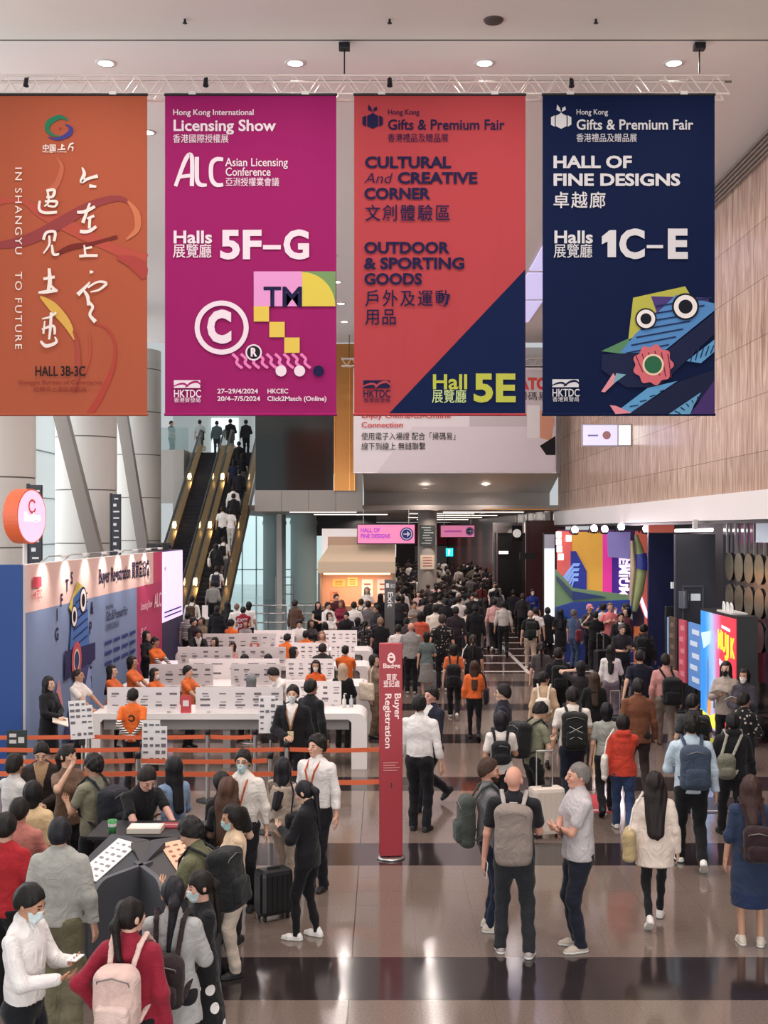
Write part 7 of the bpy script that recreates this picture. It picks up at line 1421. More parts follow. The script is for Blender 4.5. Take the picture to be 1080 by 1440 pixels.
p(600, 888, 1.6, 172, 'person in grey-teal tunic and grey skirt beside the floral shirt', ('tee', '#5f6a68'), ('skirt', '#7d7a76'), ('bob', '#1a1513'), ('down', 'hold'), 'stand', fem=True, Y=27.9, shoe=DS)
p(612, 850, 1.76, 178, 'man in cream shirt walking away in the middle of the crowd', ('shirt', '#dcd0c2'), ('straight', '#26221f'), ('short', '#15110f'), ('down', 'down'), 'walk', Y=33.6, shoe=DS)
p(641, 853, 1.76, 178, 'man in dark plum shirt and trousers walking away', ('shirt', '#2a2128'), ('straight', '#1a171d'), ('short', '#141011'), ('down', 'down'), 'walk', Y=33.5, shoe=DS)
p(656, 856, 1.6, 176, 'woman in cream blouse and black skirt between dark suits', ('blouse', '#d7c9b8'), ('skirt', '#161519'), ('bun', '#151110'), ('down', 'down'), 'walk2', fem=True, Y=36.2, shoe=DS)
p(668, 850, 1.76, 180, 'man in black suit walking away, right of the cream blouse', ('suit', '#131218'), ('straight', '#121117'), ('short', '#141011'), ('down', 'down'), 'walk', Y=34.9, shoe=DS)
p(592, 858, 1.64, 150, 'woman in red and orange wrap in the crowd by the exit post', ('blouse', '#c2553f'), ('straight', '#1d1b20'), ('bob', '#141011'), ('hold', 'hold'), 'stand', fem=True, Y=32.0, shoe=DS)
p(572, 868, 1.64, 170, 'man with flat black cap beside the red and orange wrap', ('shirt', '#3a3034'), ('straight', '#1d1b20'), ('cap', '#1c1a1d'), ('down', 'down'), 'stand', Y=31.2, shoe=DS)
p(645, 838, 1.76, 178, 'man in white tee and dark trousers, deeper in the crowd', ('tee', '#e0d8d2'), ('straight', '#1d1b20'), ('short', '#15110f'), ('down', 'down'), 'walk', Y=38.8, shoe=DS)
# --- at the counters
p(68, 951, 1.56, 66, 'woman in black dress with fringe holding a beige folder, against the blue wall', ('suit', '#16161c'), ('skirt', '#15151b'), ('long', '#120f12'), ('hold', 'hold'), 'close', fem=True, shoe=DS, Y=19.0, ph=[dict(label='large beige folder in the arms of the woman in black', hand=1, col='#c9bcb0', name='folder', cat='folder', size=(.26, .02, .34), scr='#bfb2a6')])
p(141, 940, 1.72, 75, 'man in white tee with black vest working behind the nearest counter', ('tee', '#ddd3cd'), ('straight', '#1a191f'), ('buzz', '#2a201c'), ('desk', 'desk'), 'stand', Y=19.3, wide=1.05, shoe=DS)
PL[-1]['fix'] = (-5.25, 20.15, 1.60)
p(187, 968, 1.62, 178, 'helper in orange tee with striped sleeves, hands clasped behind, before the counter', ('tee', '#d9682c', 'plain', '#e6ddd6'), ('straight', '#19181d'), ('short', '#141011'), ('back', 'back'), 'stand', logo=('back', '#1a1413'), Y=17.95, shoe=DS)
p(412, 963, 1.76, -6, 'masked man in black suit and white shirt with a pale badge, before the counter', ('suit', '#151419'), ('straight', '#131218'), ('short', '#17120f'), ('down', 'hold'), 'stand', inner='#ddd4cf', mask='#c5cdd0', lanyard='#8a5a3a', Y=16.85, shoe=DS)
p(437, 955, 1.76, 140, 'man in black suit with glasses behind the masked man\'s shoulder', ('suit', '#17181c'), ('straight', '#15151b'), ('short', '#171211'), ('down', 'down'), 'stand', glasses=True, Y=17.75, shoe=DS)
p(384, 955, 1.70, -70, 'man in white shirt bowing his head behind the nearest counter', ('shirt', '#ddd6d2'), ('straight', '#1a191f'), ('mess', '#141011'), ('desk', 'desk'), 'stand', lean=34, pitch=14, Y=21.35, shoe=DS)
p(353, 947, 1.64, -160, 'person in grey headscarf and white top seated between the counters', ('tee', '#ded8d4'), ('straight', '#1a191f'), ('hijab', '#7f8285'), ('desk', 'desk'), 'sit', fem=True, Y=22.0, stool=True, shoe=DS)
p(264, 936, 1.55, 72, 'helper in orange with short black hair behind the red card', ('tee', '#d66a33'), ('straight', '#19181d'), ('short', '#131011'), ('desk', 'desk'), 'stand', Y=21.55, shoe=DS)
p(217, 942, 1.55, 70, 'masked helper with long black hair in orange, by the second counter\'s wall end', ('tee', '#d66a33'), ('straight', '#19181d'), ('long', '#131011'), ('desk', 'desk'), 'stand', fem=True, mask='#e6dcd6', Y=21.6, shoe=DS)
p(200, 935, 1.6, 80, 'helper with a black bob in orange, nearest the pink board', ('tee', '#d66a33'), ('straight', '#19181d'), ('bob', '#131011'), ('desk', 'desk'), 'stand', fem=True, Y=22.2, shoe=DS)
PL[-1]['fix'] = (-4.75, 22.15, 1.6)
p(192, 951, 1.5, 80, 'black-haired helper half hidden beside the instruction board, by the pink board', ('tee', '#c9622f'), ('straight', '#19181d'), ('long', '#131011'), ('desk', 'desk'), 'stand', fem=True, Y=21.3, shoe=DS)
PL[-1]['fix'] = (-4.95, 21.35, 1.53)
p(218, 895, 1.58, 62, 'helper in orange tee with striped sleeves leaning at the third counter\'s wall end', ('tee', '#dd6a2b', 'plain', '#e6ddd6'), ('straight', '#19181d'), ('bun', '#1a1211'), ('desk', 'desk'), 'stand', fem=True, Y=26.0, shoe=DS)
p(206, 887, 1.62, 66, 'woman with long black hair in black behind the striped-sleeved helper', ('jacket', '#151418'), ('straight', '#15141a'), ('long', '#121011'), ('down', 'hold'), 'stand', fem=True, Y=27.4, shoe=DS)
p(344, 918, 1.6, 178, 'helper in orange seen from behind, seated between second and third counters', ('tee', '#dd6a2b'), ('straight', '#19181d'), ('short', '#131011'), ('desk', 'desk'), 'sit', Y=24.85, stool=True, shoe=DS)
p(376, 918, 1.6, 176, 'woman in black with a hair bun, seated right of the orange back', ('tee', '#19181d'), ('straight', '#19181d'), ('bun', '#131011'), ('desk', 'desk'), 'sit', fem=True, Y=24.9, stool=True, shoe=DS)
p(411, 919, 1.55, 100, 'long-haired helper in orange turned right at the second counter', ('tee', '#d9602c'), ('straight', '#19181d'), ('long', '#131011'), ('desk', 'desk'), 'stand', fem=True, Y=24.75, shoe=DS)
PL[-1]['fix'] = (-1.9, 24.75, 1.52)
p(444, 928, 1.58, 0, 'masked woman in orange facing the camera at the second counter', ('tee', '#d9602c'), ('straight', '#19181d'), ('long', '#131011'), ('down', 'down'), 'stand', fem=True, mask='#e3dad6', Y=22.1, shoe=DS)
p(454, 912, 1.62, 170, 'man in dark olive jacket behind the masked woman in orange', ('jacket', '#2b2a26'), ('straight', '#19181d'), ('short', '#211815'), ('desk', 'down'), 'stand', Y=24.8, shoe=DS)
PL[-1]['fix'] = (-1.3, 24.85, 1.58)
p(484, 915, 1.58, 174, 'helper in orange with a black back print at the second counter\'s aisle end', ('tee', '#dd6a2b'), ('straight', '#19181d'), ('short', '#131011'), ('desk', 'desk'), 'stand', logo=('back', '#1a1413'), Y=24.9, shoe=DS)
PL[-1]['fix'] = (-.83, 24.95, 1.52)
p(482, 933, 1.6, 172, 'person with beige headscarf and black clothes beside the counter end', ('jacket', '#151419'), ('straight', '#151419'), ('hijab', '#b59a84'), ('hold', 'hold'), 'stand', fem=True, Y=21.3, shoe=DS)
p(526, 920, 1.64, 66, 'woman in light brown knit with a cream tote, just left of the red pylon', ('shirt', '#8f7d6c'), ('straight', '#6d5b48'), ('bob', '#1d1512'), ('down', 'down'), 'stand', fem=True, Y=22.6, shoe=DS, hb=dict(label='cream tote bag of the woman in light brown knit', col='#d6c6b2', hand=-1, size=(.36, .1, .38)))
p(404, 892, 1.6, 160, 'helper in orange bending at the third counter, left of another orange back', ('tee', '#dd6a2b'), ('straight', '#19181d'), ('mess', '#131011'), ('desk', 'desk'), 'stand', lean=16, logo=('back', '#1a1413'), Y=28.4, shoe=DS)
p(430, 889, 1.62, 168, 'helper in orange upright at the third counter, right of another orange back', ('tee', '#e07030'), ('straight', '#19181d'), ('short', '#131011'), ('desk', 'desk'), 'stand', logo=('back', '#1a1413'), Y=28.9, shoe=DS)
p(325, 874, 1.68, 150, 'helper in orange behind the rearmost counter', ('tee', '#dd6a2b'), ('straight', '#19181d'), ('mess', '#131011'), ('desk', 'down'), 'stand', Y=31.7, shoe=DS)
p(327, 903, 1.55, -20, 'dark-haired person seated at the third counter, face towards the camera', ('tee', '#b98a86'), ('straight', '#19181d'), ('bob', '#17110f'), ('desk', 'desk'), 'sit', fem=True, Y=28.6, stool=True, shoe=DS)
p(302, 896, 1.62, -30, 'woman with long black hair in black at the third counter near the lilac screen', ('jacket', '#19181d'), ('straight', '#19181d'), ('long', '#131011'), ('desk', 'desk'), 'sit', fem=True, Y=29.0, stool=True, shoe=DS)
p(279, 892, 1.7, 20, 'man in black suit bending beside the lilac screen', ('suit', '#17161b'), ('straight', '#19181d'), ('short', '#141011'), ('desk', 'desk'), 'stand', Y=28.9, lean=20, inner='#cfc8c6', shoe=DS)
p(272, 870, 1.68, 60, 'man in black jacket with white papers by the lilac screen', ('jacket', '#1c1a1f'), ('straight', '#19181d'), ('mess', '#141011'), ('hold', 'hold'), 'stand', Y=32.3, shoe=DS)
p(264, 861, 1.66, 170, 'person in white-striped dark top at the end of the lilac screen', ('tee', '#c6bdb9', 'stripes'), ('straight', '#19181d'), ('short', '#141011'), ('down', 'hold'), 'stand', Y=34.0, shoe=DS)
p(284, 868, 1.62, -30, 'person in olive cardigan behind the rearmost board, left', ('shirt', '#7a6a54'), ('straight', '#19181d'), ('bob', '#2a1d17'), ('hold', 'hold'), 'stand', fem=True, Y=33.2, shoe=DS)
p(270, 838, 1.72, 176, 'man in white shirt with a brown backpack at the left escalator foot', ('shirt', '#ddd8d2'), ('straight', '#19181d'), ('short', '#17120f'), ('down', 'down'), 'stand', Y=39.6, shoe=DS, bp=dict(label='brown backpack on the man at the left escalator foot', col='#4a382a'))
p(320, 845, 1.66, 172, 'woman in black at the foot of the right escalator', ('jacket', '#19181d'), ('straight', '#17161b'), ('long', '#141011'), ('down', 'hold'), 'stand', fem=True, Y=37.6, shoe=DS)
p(305, 852, 1.66, 176, 'person in black hooded coat with a white collar at the escalator queue', ('hoodie', '#18171c'), ('straight', '#17161b'), ('short', '#141011'), ('down', 'down'), 'stand', Y=36.0, shoe=DS)
p(333, 848, 1.68, 172, 'man in white tee left of the red vest with white letters', ('tee', '#e0dbd7'), ('straight', '#1c1b21'), ('buzz', '#7a5a4c'), ('down', 'hold'), 'stand', Y=36.8, shoe=DS)
p(350, 846, 1.66, 168, 'woman in white tee right of the red vest with white letters', ('tee', '#e0dbd7'), ('straight', '#1c1b21'), ('bob', '#131011'), ('hold', 'down'), 'stand', fem=True, Y=37.3, shoe=DS)
p(342, 853, 1.64, 178, 'person in red vest with white letters on the back, by the escalator rail', ('vest', '#8f1f30'), ('straight', '#1c1b21'), ('short', '#17120f'), ('hold', 'hold'), 'stand', Y=35.9, shoe=DS)
p(345, 872, 1.60, 10, 'person in white mask and grey top behind the rearmost counter', ('tee', '#8a8484'), ('straight', '#1c1b21'), ('bob', '#5a2a28'), ('desk', 'desk'), 'stand', fem=True, Y=32.4, shoe=DS)
p(415, 844, 1.70, 150, 'man in brown jacket leaning at the steel railing', ('jacket', '#5a4237'), ('straight', '#8a7d76'), ('mess', '#241b18'), ('down', 'hold'), 'stand', Y=38.2, shoe=DS)
p(421, 872, 1.68, 0, 'man in white shirt with black straps behind the rearmost counter', ('shirt', '#ded7d3'), ('straight', '#1c1b21'), ('mess', '#131011'), ('desk', 'desk'), 'stand', pitch=18, Y=31.75, shoe=DS)
p(437, 871, 1.62, 40, 'woman with long dark hair beside the man with black straps', ('shirt', '#3a3236'), ('straight', '#1c1b21'), ('long', '#151110'), ('desk', 'hold'), 'stand', fem=True, Y=32.3, shoe=DS)
p(446, 889, 1.6, 0, 'woman with light brown hair in pale top at the third counter', ('tee', '#c6a99a'), ('straight', '#1c1b21'), ('long', '#8a6a52'), ('desk', 'desk'), 'stand', fem=True, Y=29.4, shoe=DS)
PL[-1]['fix'] = (-1.55, 29.35, 1.45)
p(457, 880, 1.62, 172, 'person in dark red jacket with black hair behind the light brown hair', ('jacket', '#3a2327'), ('straight', '#1c1b21'), ('long', '#131011'), ('hold', 'down'), 'stand', fem=True, Y=31.6, shoe=DS)
# --- group by the warm stall
p(447, 846, 1.62, 20, 'woman in black sleeveless top, left of the group by the stall', ('vest', '#17161b'), ('straight', '#17161b'), ('long', '#131011'), ('hold', 'hold'), 'stand', fem=True, Y=38.6, shoe=DS)
p(461, 847, 1.68, 40, 'man in white shirt with dark hair in the group by the stall', ('shirt', '#ded7d3'), ('straight', '#1c1b21'), ('mess', '#131011'), ('hold', 'hold'), 'stand', Y=37.4, shoe=DS)
p(463, 861, 1.62, 30, 'masked person in white tee, front of the group by the stall', ('tee', '#e0d9d5'), ('straight', '#1c1b21'), ('bob', '#131011'), ('hold', 'hold'), 'stand', fem=True, mask='#cfd9dc', Y=34.2, shoe=DS)
p(473, 835, 1.74, 30, 'man in dark maroon tee at the back of the group by the stall', ('tee', '#4a2026'), ('straight', '#1c1b21'), ('short', '#131011'), ('down', 'hold'), 'stand', Y=41.2, shoe=DS)
p(480, 844, 1.64, -20, 'woman in wine red blouse in the group by the stall', ('blouse', '#7c2036'), ('straight', '#1c1b21'), ('curly', '#6a3a2e'), ('hold', 'hold'), 'stand', fem=True, Y=38.3, shoe=DS)
p(487, 860, 1.68, -10, 'man in black suit bowing in the group by the stall', ('suit', '#17161b'), ('straight', '#1c1b21'), ('short', '#131011'), ('hold', 'hold'), 'stand', pitch=16, Y=34.4, shoe=DS)
p(498, 846, 1.72, 165, 'man in white shirt bending to the right in the group by the stall', ('shirt', '#ded6d0'), ('straight', '#2a2528'), ('short', '#1b1512'), ('hold', 'hold'), 'stand', Y=36.6, shoe=DS)
p(508, 842, 1.74, 160, 'man in cream shirt with a brown shoulder strap near the stall', ('shirt', '#d8cbb9'), ('straight', '#3a2f2a'), ('short', '#2a1f1a'), ('hold', 'down'), 'stand', Y=38.9, shoe=DS, bp=dict(label='brown bag on the back of the man in cream near the stall', col='#4b3428', size=(.26, .12, .3)))
p(516, 825, 1.72, 4, 'woman with long grey hair in white top, facing the camera by the stall', ('tee', '#dcd5d0'), ('straight', '#1c1b21'), ('long', '#8a8078'), ('strap', 'strap'), 'stand', fem=True, Y=44.0, shoe=DS)
p(518, 845, 1.66, 178, 'short-haired person in grey tee in front of the long grey hair', ('tee', '#6a6568'), ('straight', '#1c1b21'), ('short', '#131011'), ('hold', 'hold'), 'stand', Y=37.2, shoe=DS)
p(535, 832, 1.66, 176, 'person in black abaya beside the exit post', ('dress', '#121116'), ('dress', '#121116'), ('hijab', '#121116'), ('hold', 'hold'), 'stand', fem=True, Y=40.6, shoe=DS)
p(530, 851, 1.66, -60, 'man with glasses in dark jacket below the black abaya', ('jacket', '#262329'), ('straight', '#1c1b21'), ('mess', '#131011'), ('hold', 'hold'), 'stand', Y=36.0, glasses=True, shoe=DS)
p(535, 868, 1.72, 174, 'man with fair hair in black tee, back turned, by the fourth counter end', ('tee', '#151419'), ('straight', '#17161b'), ('short', '#7d6450'), ('down', 'down'), 'stand', wide=1.1, Y=31.6, shoe=DS)
p(514, 872, 1.62, 172, 'woman in black and white patterned top with dark hair at the counter end', ('tee', '#2a282c', 'floral'), ('straight', '#1c1b21'), ('pony', '#131011'), ('hold', 'hold'), 'stand', fem=True, Y=31.8, shoe=DS)
p(503, 868, 1.62, 150, 'woman with black hair in dark tee left of the patterned top', ('tee', '#232127'), ('straight', '#1c1b21'), ('bob', '#131011'), ('hold', 'hold'), 'stand', fem=True, Y=33.1, shoe=DS)
# --- riders and people on the upper landing
RUN = 1.732 * LZ
def rider(px, yt, h, rz, label, top, bot, hair, arms=('down', 'down'), **kw):
    v = 745 - yt; z = (41 * v + F * (HC - h)) / (F - 1.732 * v); i = max(0, round(z / LZ * 44 - .5)); Y = EB + RUN * (i + .5) / 44; z0 = LZ * i / 44 + .125
    X = min(max(gx(px, Y), -6.78), -6.08)
    PL.append(dict(px=px, yt=yt, h=h, rz=rz, label=label + ' riding the right escalator', top=top, bot=bot, hair=hair, arms=arms, legs='close', Y=Y, bp=kw.pop('bp', None), hb=kw.pop('hb', None), ph=None, stool=False, kw=kw, fix=(X, Y, h), z0=z0))
for r in ((307, 821, 1.7, 'man in grey shirt', ('shirt', '#8f8b88'), ('straight', BK), H('short'), {}), (313, 796, 1.68, 'person in white tee with a dark backpack', ('tee', WH_), ('straight', BK), H('short'), dict(bp=dict(label='dark backpack on a rider in white, low on the escalator', col='#2a2a38'))),
          (304, 766, 1.62, 'woman in black with a white tote', ('jacket', BK), ('straight', BK), H('long'), dict(hb=dict(label='white tote of the woman in black on the escalator', col='#e0dbd6', hand=1, size=(.34, .08, .36)))), (321, 755, 1.7, 'man in white tee with black straps', ('tee', WH_), ('straight', GR), H('short'), dict(bp=dict(label='black backpack on a rider in white, mid escalator', col=BK, size=(.26, .12, .34)))),
          (313, 715, 1.68, 'man in white tee and black trousers', ('tee', WH_), ('straight', BK), H('short'), {}), (327, 719, 1.62, 'woman dressed all in white', ('tee', '#e2dedb'), ('straight', '#dcd8d4'), H('bob'), dict(fem=True)), (330, 696, 1.7, 'person in black jacket', ('jacket', BK), ('straight', BK), H('short'), {}),
          (328, 683, 1.68, 'person in white jacket with a dark shoulder bag', ('jacket', WH_), ('straight', BK), H('short'), {}), (337, 664, 1.72, 'man in black coat', ('suit', BK), ('straight', BK), H('short'), {}), (329, 650, 1.68, 'person in dark navy top', ('tee', NV), ('straight', BK), H('bob'), {}), (341, 637, 1.64, 'woman in grey skirt and black top', ('tee', BK), ('skirt', '#6a6668'), H('bob'), dict(fem=True)), (336, 622, 1.7, 'person in black near the top', ('jacket', BK), ('straight', BK), H('short'), {})):
    rider(r[0], r[1], r[2], 178, r[3], r[4], r[5], r[6], **r[7])
for px, h, rz, lab, tp, bt, hr in ((241, 1.68, 60, 'woman in grey top standing at the glass rail of the upper landing', ('tee', '#6f7a7c'), ('straight', BK), H('bun')), (305, 1.7, 178, 'person in grey-green jacket at the top of the escalators', ('jacket', '#5e6c6c'), ('straight', '#3a4446'), H('short')), (324, 1.74, 176, 'man in black at the top of the right escalator', ('suit', BK), ('straight', BK), H('short')), (346, 1.72, 176, 'man in dark jacket at the top right of the escalator', ('jacket', '#232228'), ('straight', BK), H('mess')), (281, 1.66, 170, 'person in white and black at the top of the left escalator', ('tee', '#b9c0c0'), ('straight', BK), H('short'))):
    Y = YT + 1.9 + (px % 7) * .3; PL.append(dict(px=px, yt=0, h=h, rz=rz, label=lab, top=tp, bot=bt, hair=hr, arms=('down', 'hold'), legs='stand', Y=Y, bp=None, hb=None, ph=None, stool=False, kw={}, fix=(gx(px, Y), Y, h), z0=LZ))
# --- the far crowd, row behind row
FAR = [(591, 817, 'shirt', '#2b2327', 0), (588, 832, 'blouse', '#d0a7a0', 1), (598, 831, 'tee', '#1b1a1f', 0), (575, 812, 'tee', '#141317', 0), (613, 819, 'tee', '#d3a9a8', 0), (618, 836, 'tee', '#cfc0b2', 2), (625, 822, 'jacket', '#1b191e', 0), (633, 830, 'suit', '#26232a', 0), (645, 832, 'blouse', '#8a8380', 3), (659, 834, 'shirt', '#8f8a85', 0), (668, 834, 'tee', '#d9d4cf', 2),
       (677, 842, 'jacket', '#171519', 1), (690, 832, 'tee', '#d9b7ae', 1), (703, 827, 'blouse', '#c9c1bc', 3), (716, 822, 'suit', '#17161b', 0), (722, 830, 'suit', '#1b1a22', 0), (749, 829, 'shirt', '#2d3a8a', 4), (735, 834, 'jacket', '#2a2529', 0), (709, 806, 'shirt', '#a83a30', 1), (715, 803, 'shirt', '#8e2f2a', 0), (683, 806, 'blouse', '#b5938a', 1), (673, 812, 'jacket', '#2b2328', 0), (657, 808, 'suit', '#17161b', 0), (646, 811, 'tee', '#c8beb8', 2),
       (639, 816, 'jacket', '#332627', 0), (630, 804, 'suit', '#1d181b', 0), (617, 808, 'shirt', '#b9b1a8', 0), (604, 794, 'suit', '#121115', 0), (598, 795, 'jacket', '#1c1a1e', 1), (590, 797, 'tee', '#27242a', 0), (582, 810, 'tee', '#d6cfc9', 2), (567, 802, 'tee', '#2f2a2c', 0), (560, 796, 'shirt', '#a99d96', 0), (576, 793, 'shirt', '#cfc9c4', 0), (584, 790, 'tee', '#3c3a40', 0), (563, 815, 'jacket', '#3a3436', 0), (570, 826, 'shirt', '#574c4a', 1), (560, 838, 'tee', '#2c2a2e', 0), (606, 840, 'jacket', '#1d1b1f', 0), (627, 843, 'suit', '#1a191d', 0), (583, 845, 'tee', '#8a7f78', 1)]
for px, yt, k, c, ex in FAR:
    PL.append(dict(far=1, px=px, yt=yt, h=1.62 if ex in (1, 3) else 1.72, rz=0, label=None, top=(k, c), bot=('straight', BK), hair=None, arms=('down', 'down'), legs='stand', Y=None, bp=None, hb=None, ph=None, stool=False, kw={}, ex=ex))
rf = random.Random(21)
PAL = ['#19181d'] * 6 + ['#262329', '#2c2426', '#3a2f30', '#d6cfca', '#dcd6d2', '#8d8580', '#5a5558', '#b89a90', '#23283a', '#6c2a2c', '#c9b8a8', '#484b52']
taken = []
for j in range(16):
    Y = 40.5 + j * 3.1
    for i in range(6):
        px = 560 + (i + rf.uniform(.1, .9)) * (150 / 6) - j * 1.1
        if Y > 58 and px > 696: continue
        if abs(gx(px, Y) - gx(601, 52)) < .9 and abs(Y - 52) < 1.3: continue
        if rf.random() < .12: continue
        PL.append(dict(far=1, px=px, yt=0, h=rf.choice((1.6, 1.66, 1.7, 1.74, 1.78)), rz=0, label=None, top=(rf.choice(('tee', 'shirt', 'jacket', 'suit', 'blouse')), rf.choice(PAL)), bot=('straight', rf.choice((BK, '#1d1c22', '#2a2a33', '#3a4460', '#7b6f66'))), hair=None, arms=('down', 'down'), legs='stand', Y=Y + rf.uniform(-1, 1), bp=None, hb=None, ph=None, stool=False, kw={}, ex=rf.choice((0, 0, 0, 1, 1, 2, 3 if rf.random() < .3 else 0))))
for d in PL:
    if d.get('far'):
        if d['Y'] is None: d['Y'] = min(HC - d['h'], 9) * F / (d['yt'] - 745) * 1.0
        d['Y'] = min(d['Y'], 93); d['rz'] = rf.choice((180, 172, 186, 176, 190, 168, 0 if rf.random() < .4 else 180, 20 if rf.random() < .3 else 175)); d['legs'] = rf.choice(('walk', 'walk2', 'stand', 'stand')); ex = d['ex']
        d['hair'] = H('hijab', rf.choice(('#b9aea6', '#8a8480', '#2a272b'))) if ex == 3 else H(rf.choice(('long', 'bob', 'pony')), rf.choice(('#15110f', '#2a1d17', '#171216'))) if ex == 1 else H('short', rf.choice(('#141011', '#1d1512', '#3a2c25')))
        d['kw']['fem'] = ex in (1, 3); d['kw']['shoe'] = DS
        if ex == 4: d['kw']['mask'] = '#dcdad8'; d['rz'] = 5
        d['arms'] = rf.choice((('down', 'down'), ('fwd', 'bwd'), ('hold', 'down'), ('down', 'phone')))
# positions
for d in PL:
    h = d['h']; kw = d['kw']; zt, yo = head_top(h, kw.get('lean', 0), d['legs'], kw.get('pitch', 0))
    if 'fix' in d: X, Y, h = d['fix']; d['h'] = h
    else:
        Y = d['Y'] or (HC - zt) * F / (d['yt'] - 745); X = gx(d['px'], Y)
        if not d.get('far') and d['yt'] and d['Y']:       # keep the height in the picture at the depth chosen
            need = HC - (d['yt'] - 745) * Y / F; k = min(max(need / zt, .93), 1.07); d['h'] = h * k; yo *= k
        a = R(d['rz']); X -= -yo * math.sin(a); Y -= yo * math.cos(a)
    d['X'], d['Yp'] = X, Y
for it in range(40):     # nobody stands inside anybody else
    for i, a in enumerate(PL):
        if 'z0' in a: continue
        for b in PL[:i]:
            if 'z0' in b: continue
            dx, dy = a['X'] - b['X'], a['Yp'] - b['Yp']; q = math.hypot(dx, dy); m = .60 if (a.get('far') or b.get('far')) else .5
            if q < m:
                mv = a if (a.get('far') or not b.get('far')) else b; sg = 1 if mv is a else -1; s_ = (m - q) * .6
                mv['Yp'] += sg * (1 if dy >= 0 else -1) * s_; mv['X'] += sg * (1 if dx >= 0 else -1) * s_ * .15
for d in PL:
    if d.get('far'):
        if d['Yp'] > 47.5: d['X'] = min(d['X'], 4.7 if d['Yp'] < 60 else 6.2)
        dx, dy = d['X'] - gx(601, 52), d['Yp'] - 52
        if math.hypot(dx, dy) < .85: d['X'] += (.9 if dx >= 0 else -.9)
# names for the far crowd: row by row, counted from the left
CN = {}
def cname(c):
    r, g, b = (int(c[i:i + 2], 16) for i in (1, 3, 5)); mx, mn = max(r, g, b), min(r, g, b)
    if mx < 60: return 'black' if mx - mn < 14 else 'navy' if b == mx else 'dark brown'
    if mx - mn < 26: return 'white' if mx > 195 else 'light grey' if mx > 125 else 'dark grey'
    if b == mx: return 'blue'
    return 'pink' if mx > 190 and mn > 120 else 'beige' if mx > 150 and mn > 90 else 'red' if mn < 60 and mx > 100 else 'brown'
ORD = ['first', 'second', 'third', 'fourth', 'fifth', 'sixth', 'seventh', 'eighth', 'ninth', 'tenth', 'eleventh', 'twelfth', 'thirteenth', 'fourteenth', 'fifteenth', 'sixteenth', 'seventeenth', 'eighteenth', 'nineteenth', 'twentieth', 'twenty-first', 'twenty-second', 'twenty-third', 'twenty-fourth', 'twenty-fifth', 'twenty-sixth']
far = sorted([d for d in PL if d.get('far')], key=lambda d: d['Yp'])
rows = [far[i:i + 7] for i in range(0, len(far), 7)]
KN = {'tee': 'tee', 'shirt': 'shirt', 'jacket': 'jacket', 'suit': 'suit', 'blouse': 'blouse'}
for ri, row in enumerate(rows):
    for ci, d in enumerate(sorted(row, key=lambda d: d['X'] / d['Yp'])):
        who = 'headscarfed person' if d['hair'][0] == 'hijab' else 'person with ' + ('long hair' if d['hair'][0] in ('long', 'pony') else 'bobbed hair') if d['kw']['fem'] else 'short-haired person'
        d['label'] = f"{who} in {cname(d['top'][1])} {KN[d['top'][0]]}, far crowd, {ORD[ri]} row back, {ORD[ci]} from left"
        d['group'] = 'people in the far crowd'
INFO = []
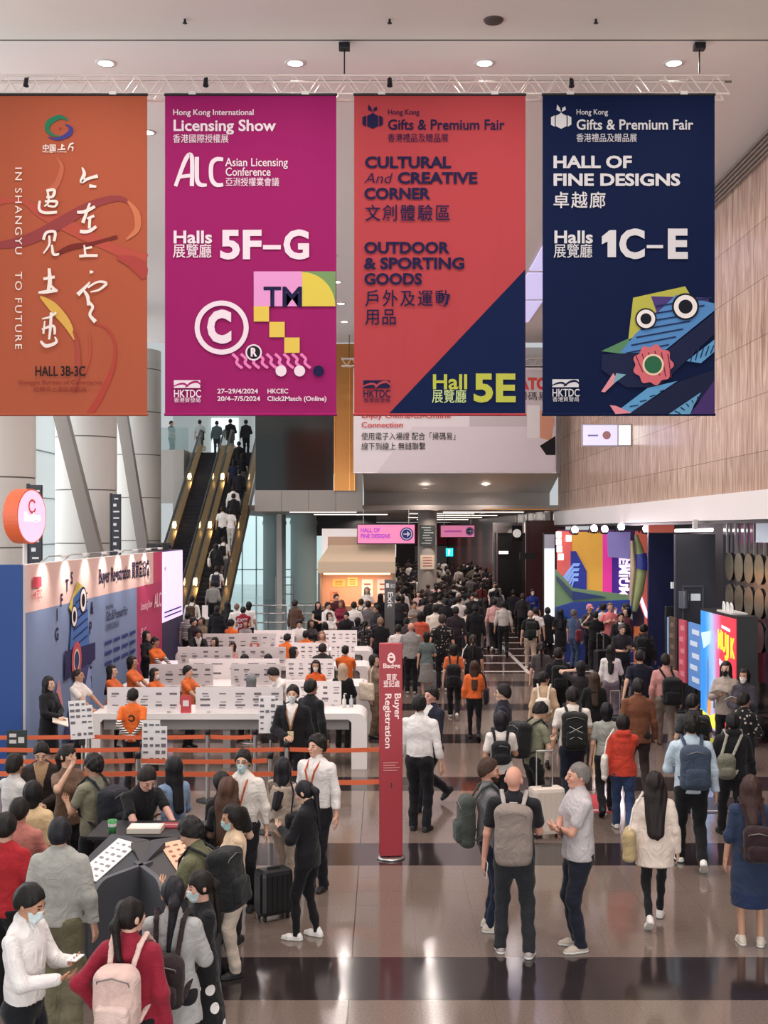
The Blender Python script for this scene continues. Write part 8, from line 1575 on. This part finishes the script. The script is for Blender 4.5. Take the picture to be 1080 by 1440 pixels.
for n_, d in enumerate(PL):
    hp = d['h'] * F / d['Yp']; tier = 'A' if hp > 140 else 'B' if hp > 72 else 'C' if hp > 48 else 'D'
    kw = dict(d['kw'])
    inf = person(d['label'], d['X'], d['Yp'], d['h'], d['rz'], d['top'], d['bot'], d['hair'], d['arms'], d['legs'], tier=tier, z0=d.get('z0', 0.0), group=d.get('group'), **kw)
    if d['bp']: backpack(inf, **d['bp'])
    if d['hb']: hand_bag(inf, **d['hb'])
    for q in d['ph'] or []: phone(inf, **q)
    if d.get('far') and d.get('ex') == 2 and tier in 'BC': backpack(inf, 'dark backpack on the ' + d['label'].split(' in ')[1].split(',')[0] + ', far crowd, ' + ', '.join(x.strip() for x in d['label'].split(',')[2:]), rf.choice(('#1b1a1e', '#26262e', '#3a2f2a')))
    if d['stool']:
        st = empty('stool', 'grey stool under the ' + ' '.join(d['label'].split(' seated')[0].split(',')[0].split()[:12]), 'stool', (d['X'], d['Yp'], 0)); z = .56 * d['h'] / 1.75 - .19
        g = MB(); g.lathe((0, 0, z - .05), [(0, 0), (.17, 0), (.18, .03), (.17, .05), (0, .05)], n=20); g.build('seat', mat('stool_grey', '#6b6a6e', .5), st); g = MB(); g.tube([(0, 0, .02), (0, 0, z - .05)], .03); g.build('post', STEEL, st); g = MB(); g.lathe((0, 0, 0), [(0, 0), (.2, 0), (.2, .02), (0, .03)], n=20); g.build('base', STEEL, st)
    INFO.append(inf)
def at(word): return next(d for d in PL if d['label'].startswith(word))
d = at('person in red vest'); me = text_mesh('EXIT\n2012', .16, .012, 'CENTER'); me.transform(Matrix.Translation((0, .195, 1.19)) @ Matrix.Rotation(R(180), 4, 'Z') @ Matrix.Rotation(R(90), 4, 'X')); link('lettering', me, INFO[PL.index(d)]['obj'], mat('white_ink', '#d8d6d8', .5))
# suitcases on the floor beside their owners
suitcase('white hard suitcase standing beside the man with bowed head', gx(767, 15.4), 15.3, 12, '#d9cbbf', (.44, .26, .6), .5)
d = at('man in black floral shirt'); suitcase('grey hard suitcase pulled by the man in a floral shirt', gx(603, d['Yp'] - .45), d['Yp'] - .4, 5, '#77767c', (.36, .24, .5), .5)
d = at('man in navy tee pulling'); suitcase('small black suitcase pulled by the man in a navy tee', d['X'] - .5, d['Yp'] - .3, 10, '#2a2a30', (.36, .24, .52), .5)
suitcase('black suitcase between the walkers before the feature wall', gx(846, 32.6), 32.6, 20, '#1c1c20', (.4, .26, .62), .5)
suitcase('tall black suitcase standing near the foot of the right escalator', gx(294, 36.8), 36.8, 10, '#16161a', (.42, .28, .7), .0)
suitcase('black trolley case behind the woman in a black suit', gx(385, 12.15), 12.1, 30, '#151518', (.36, .24, .46), .0)
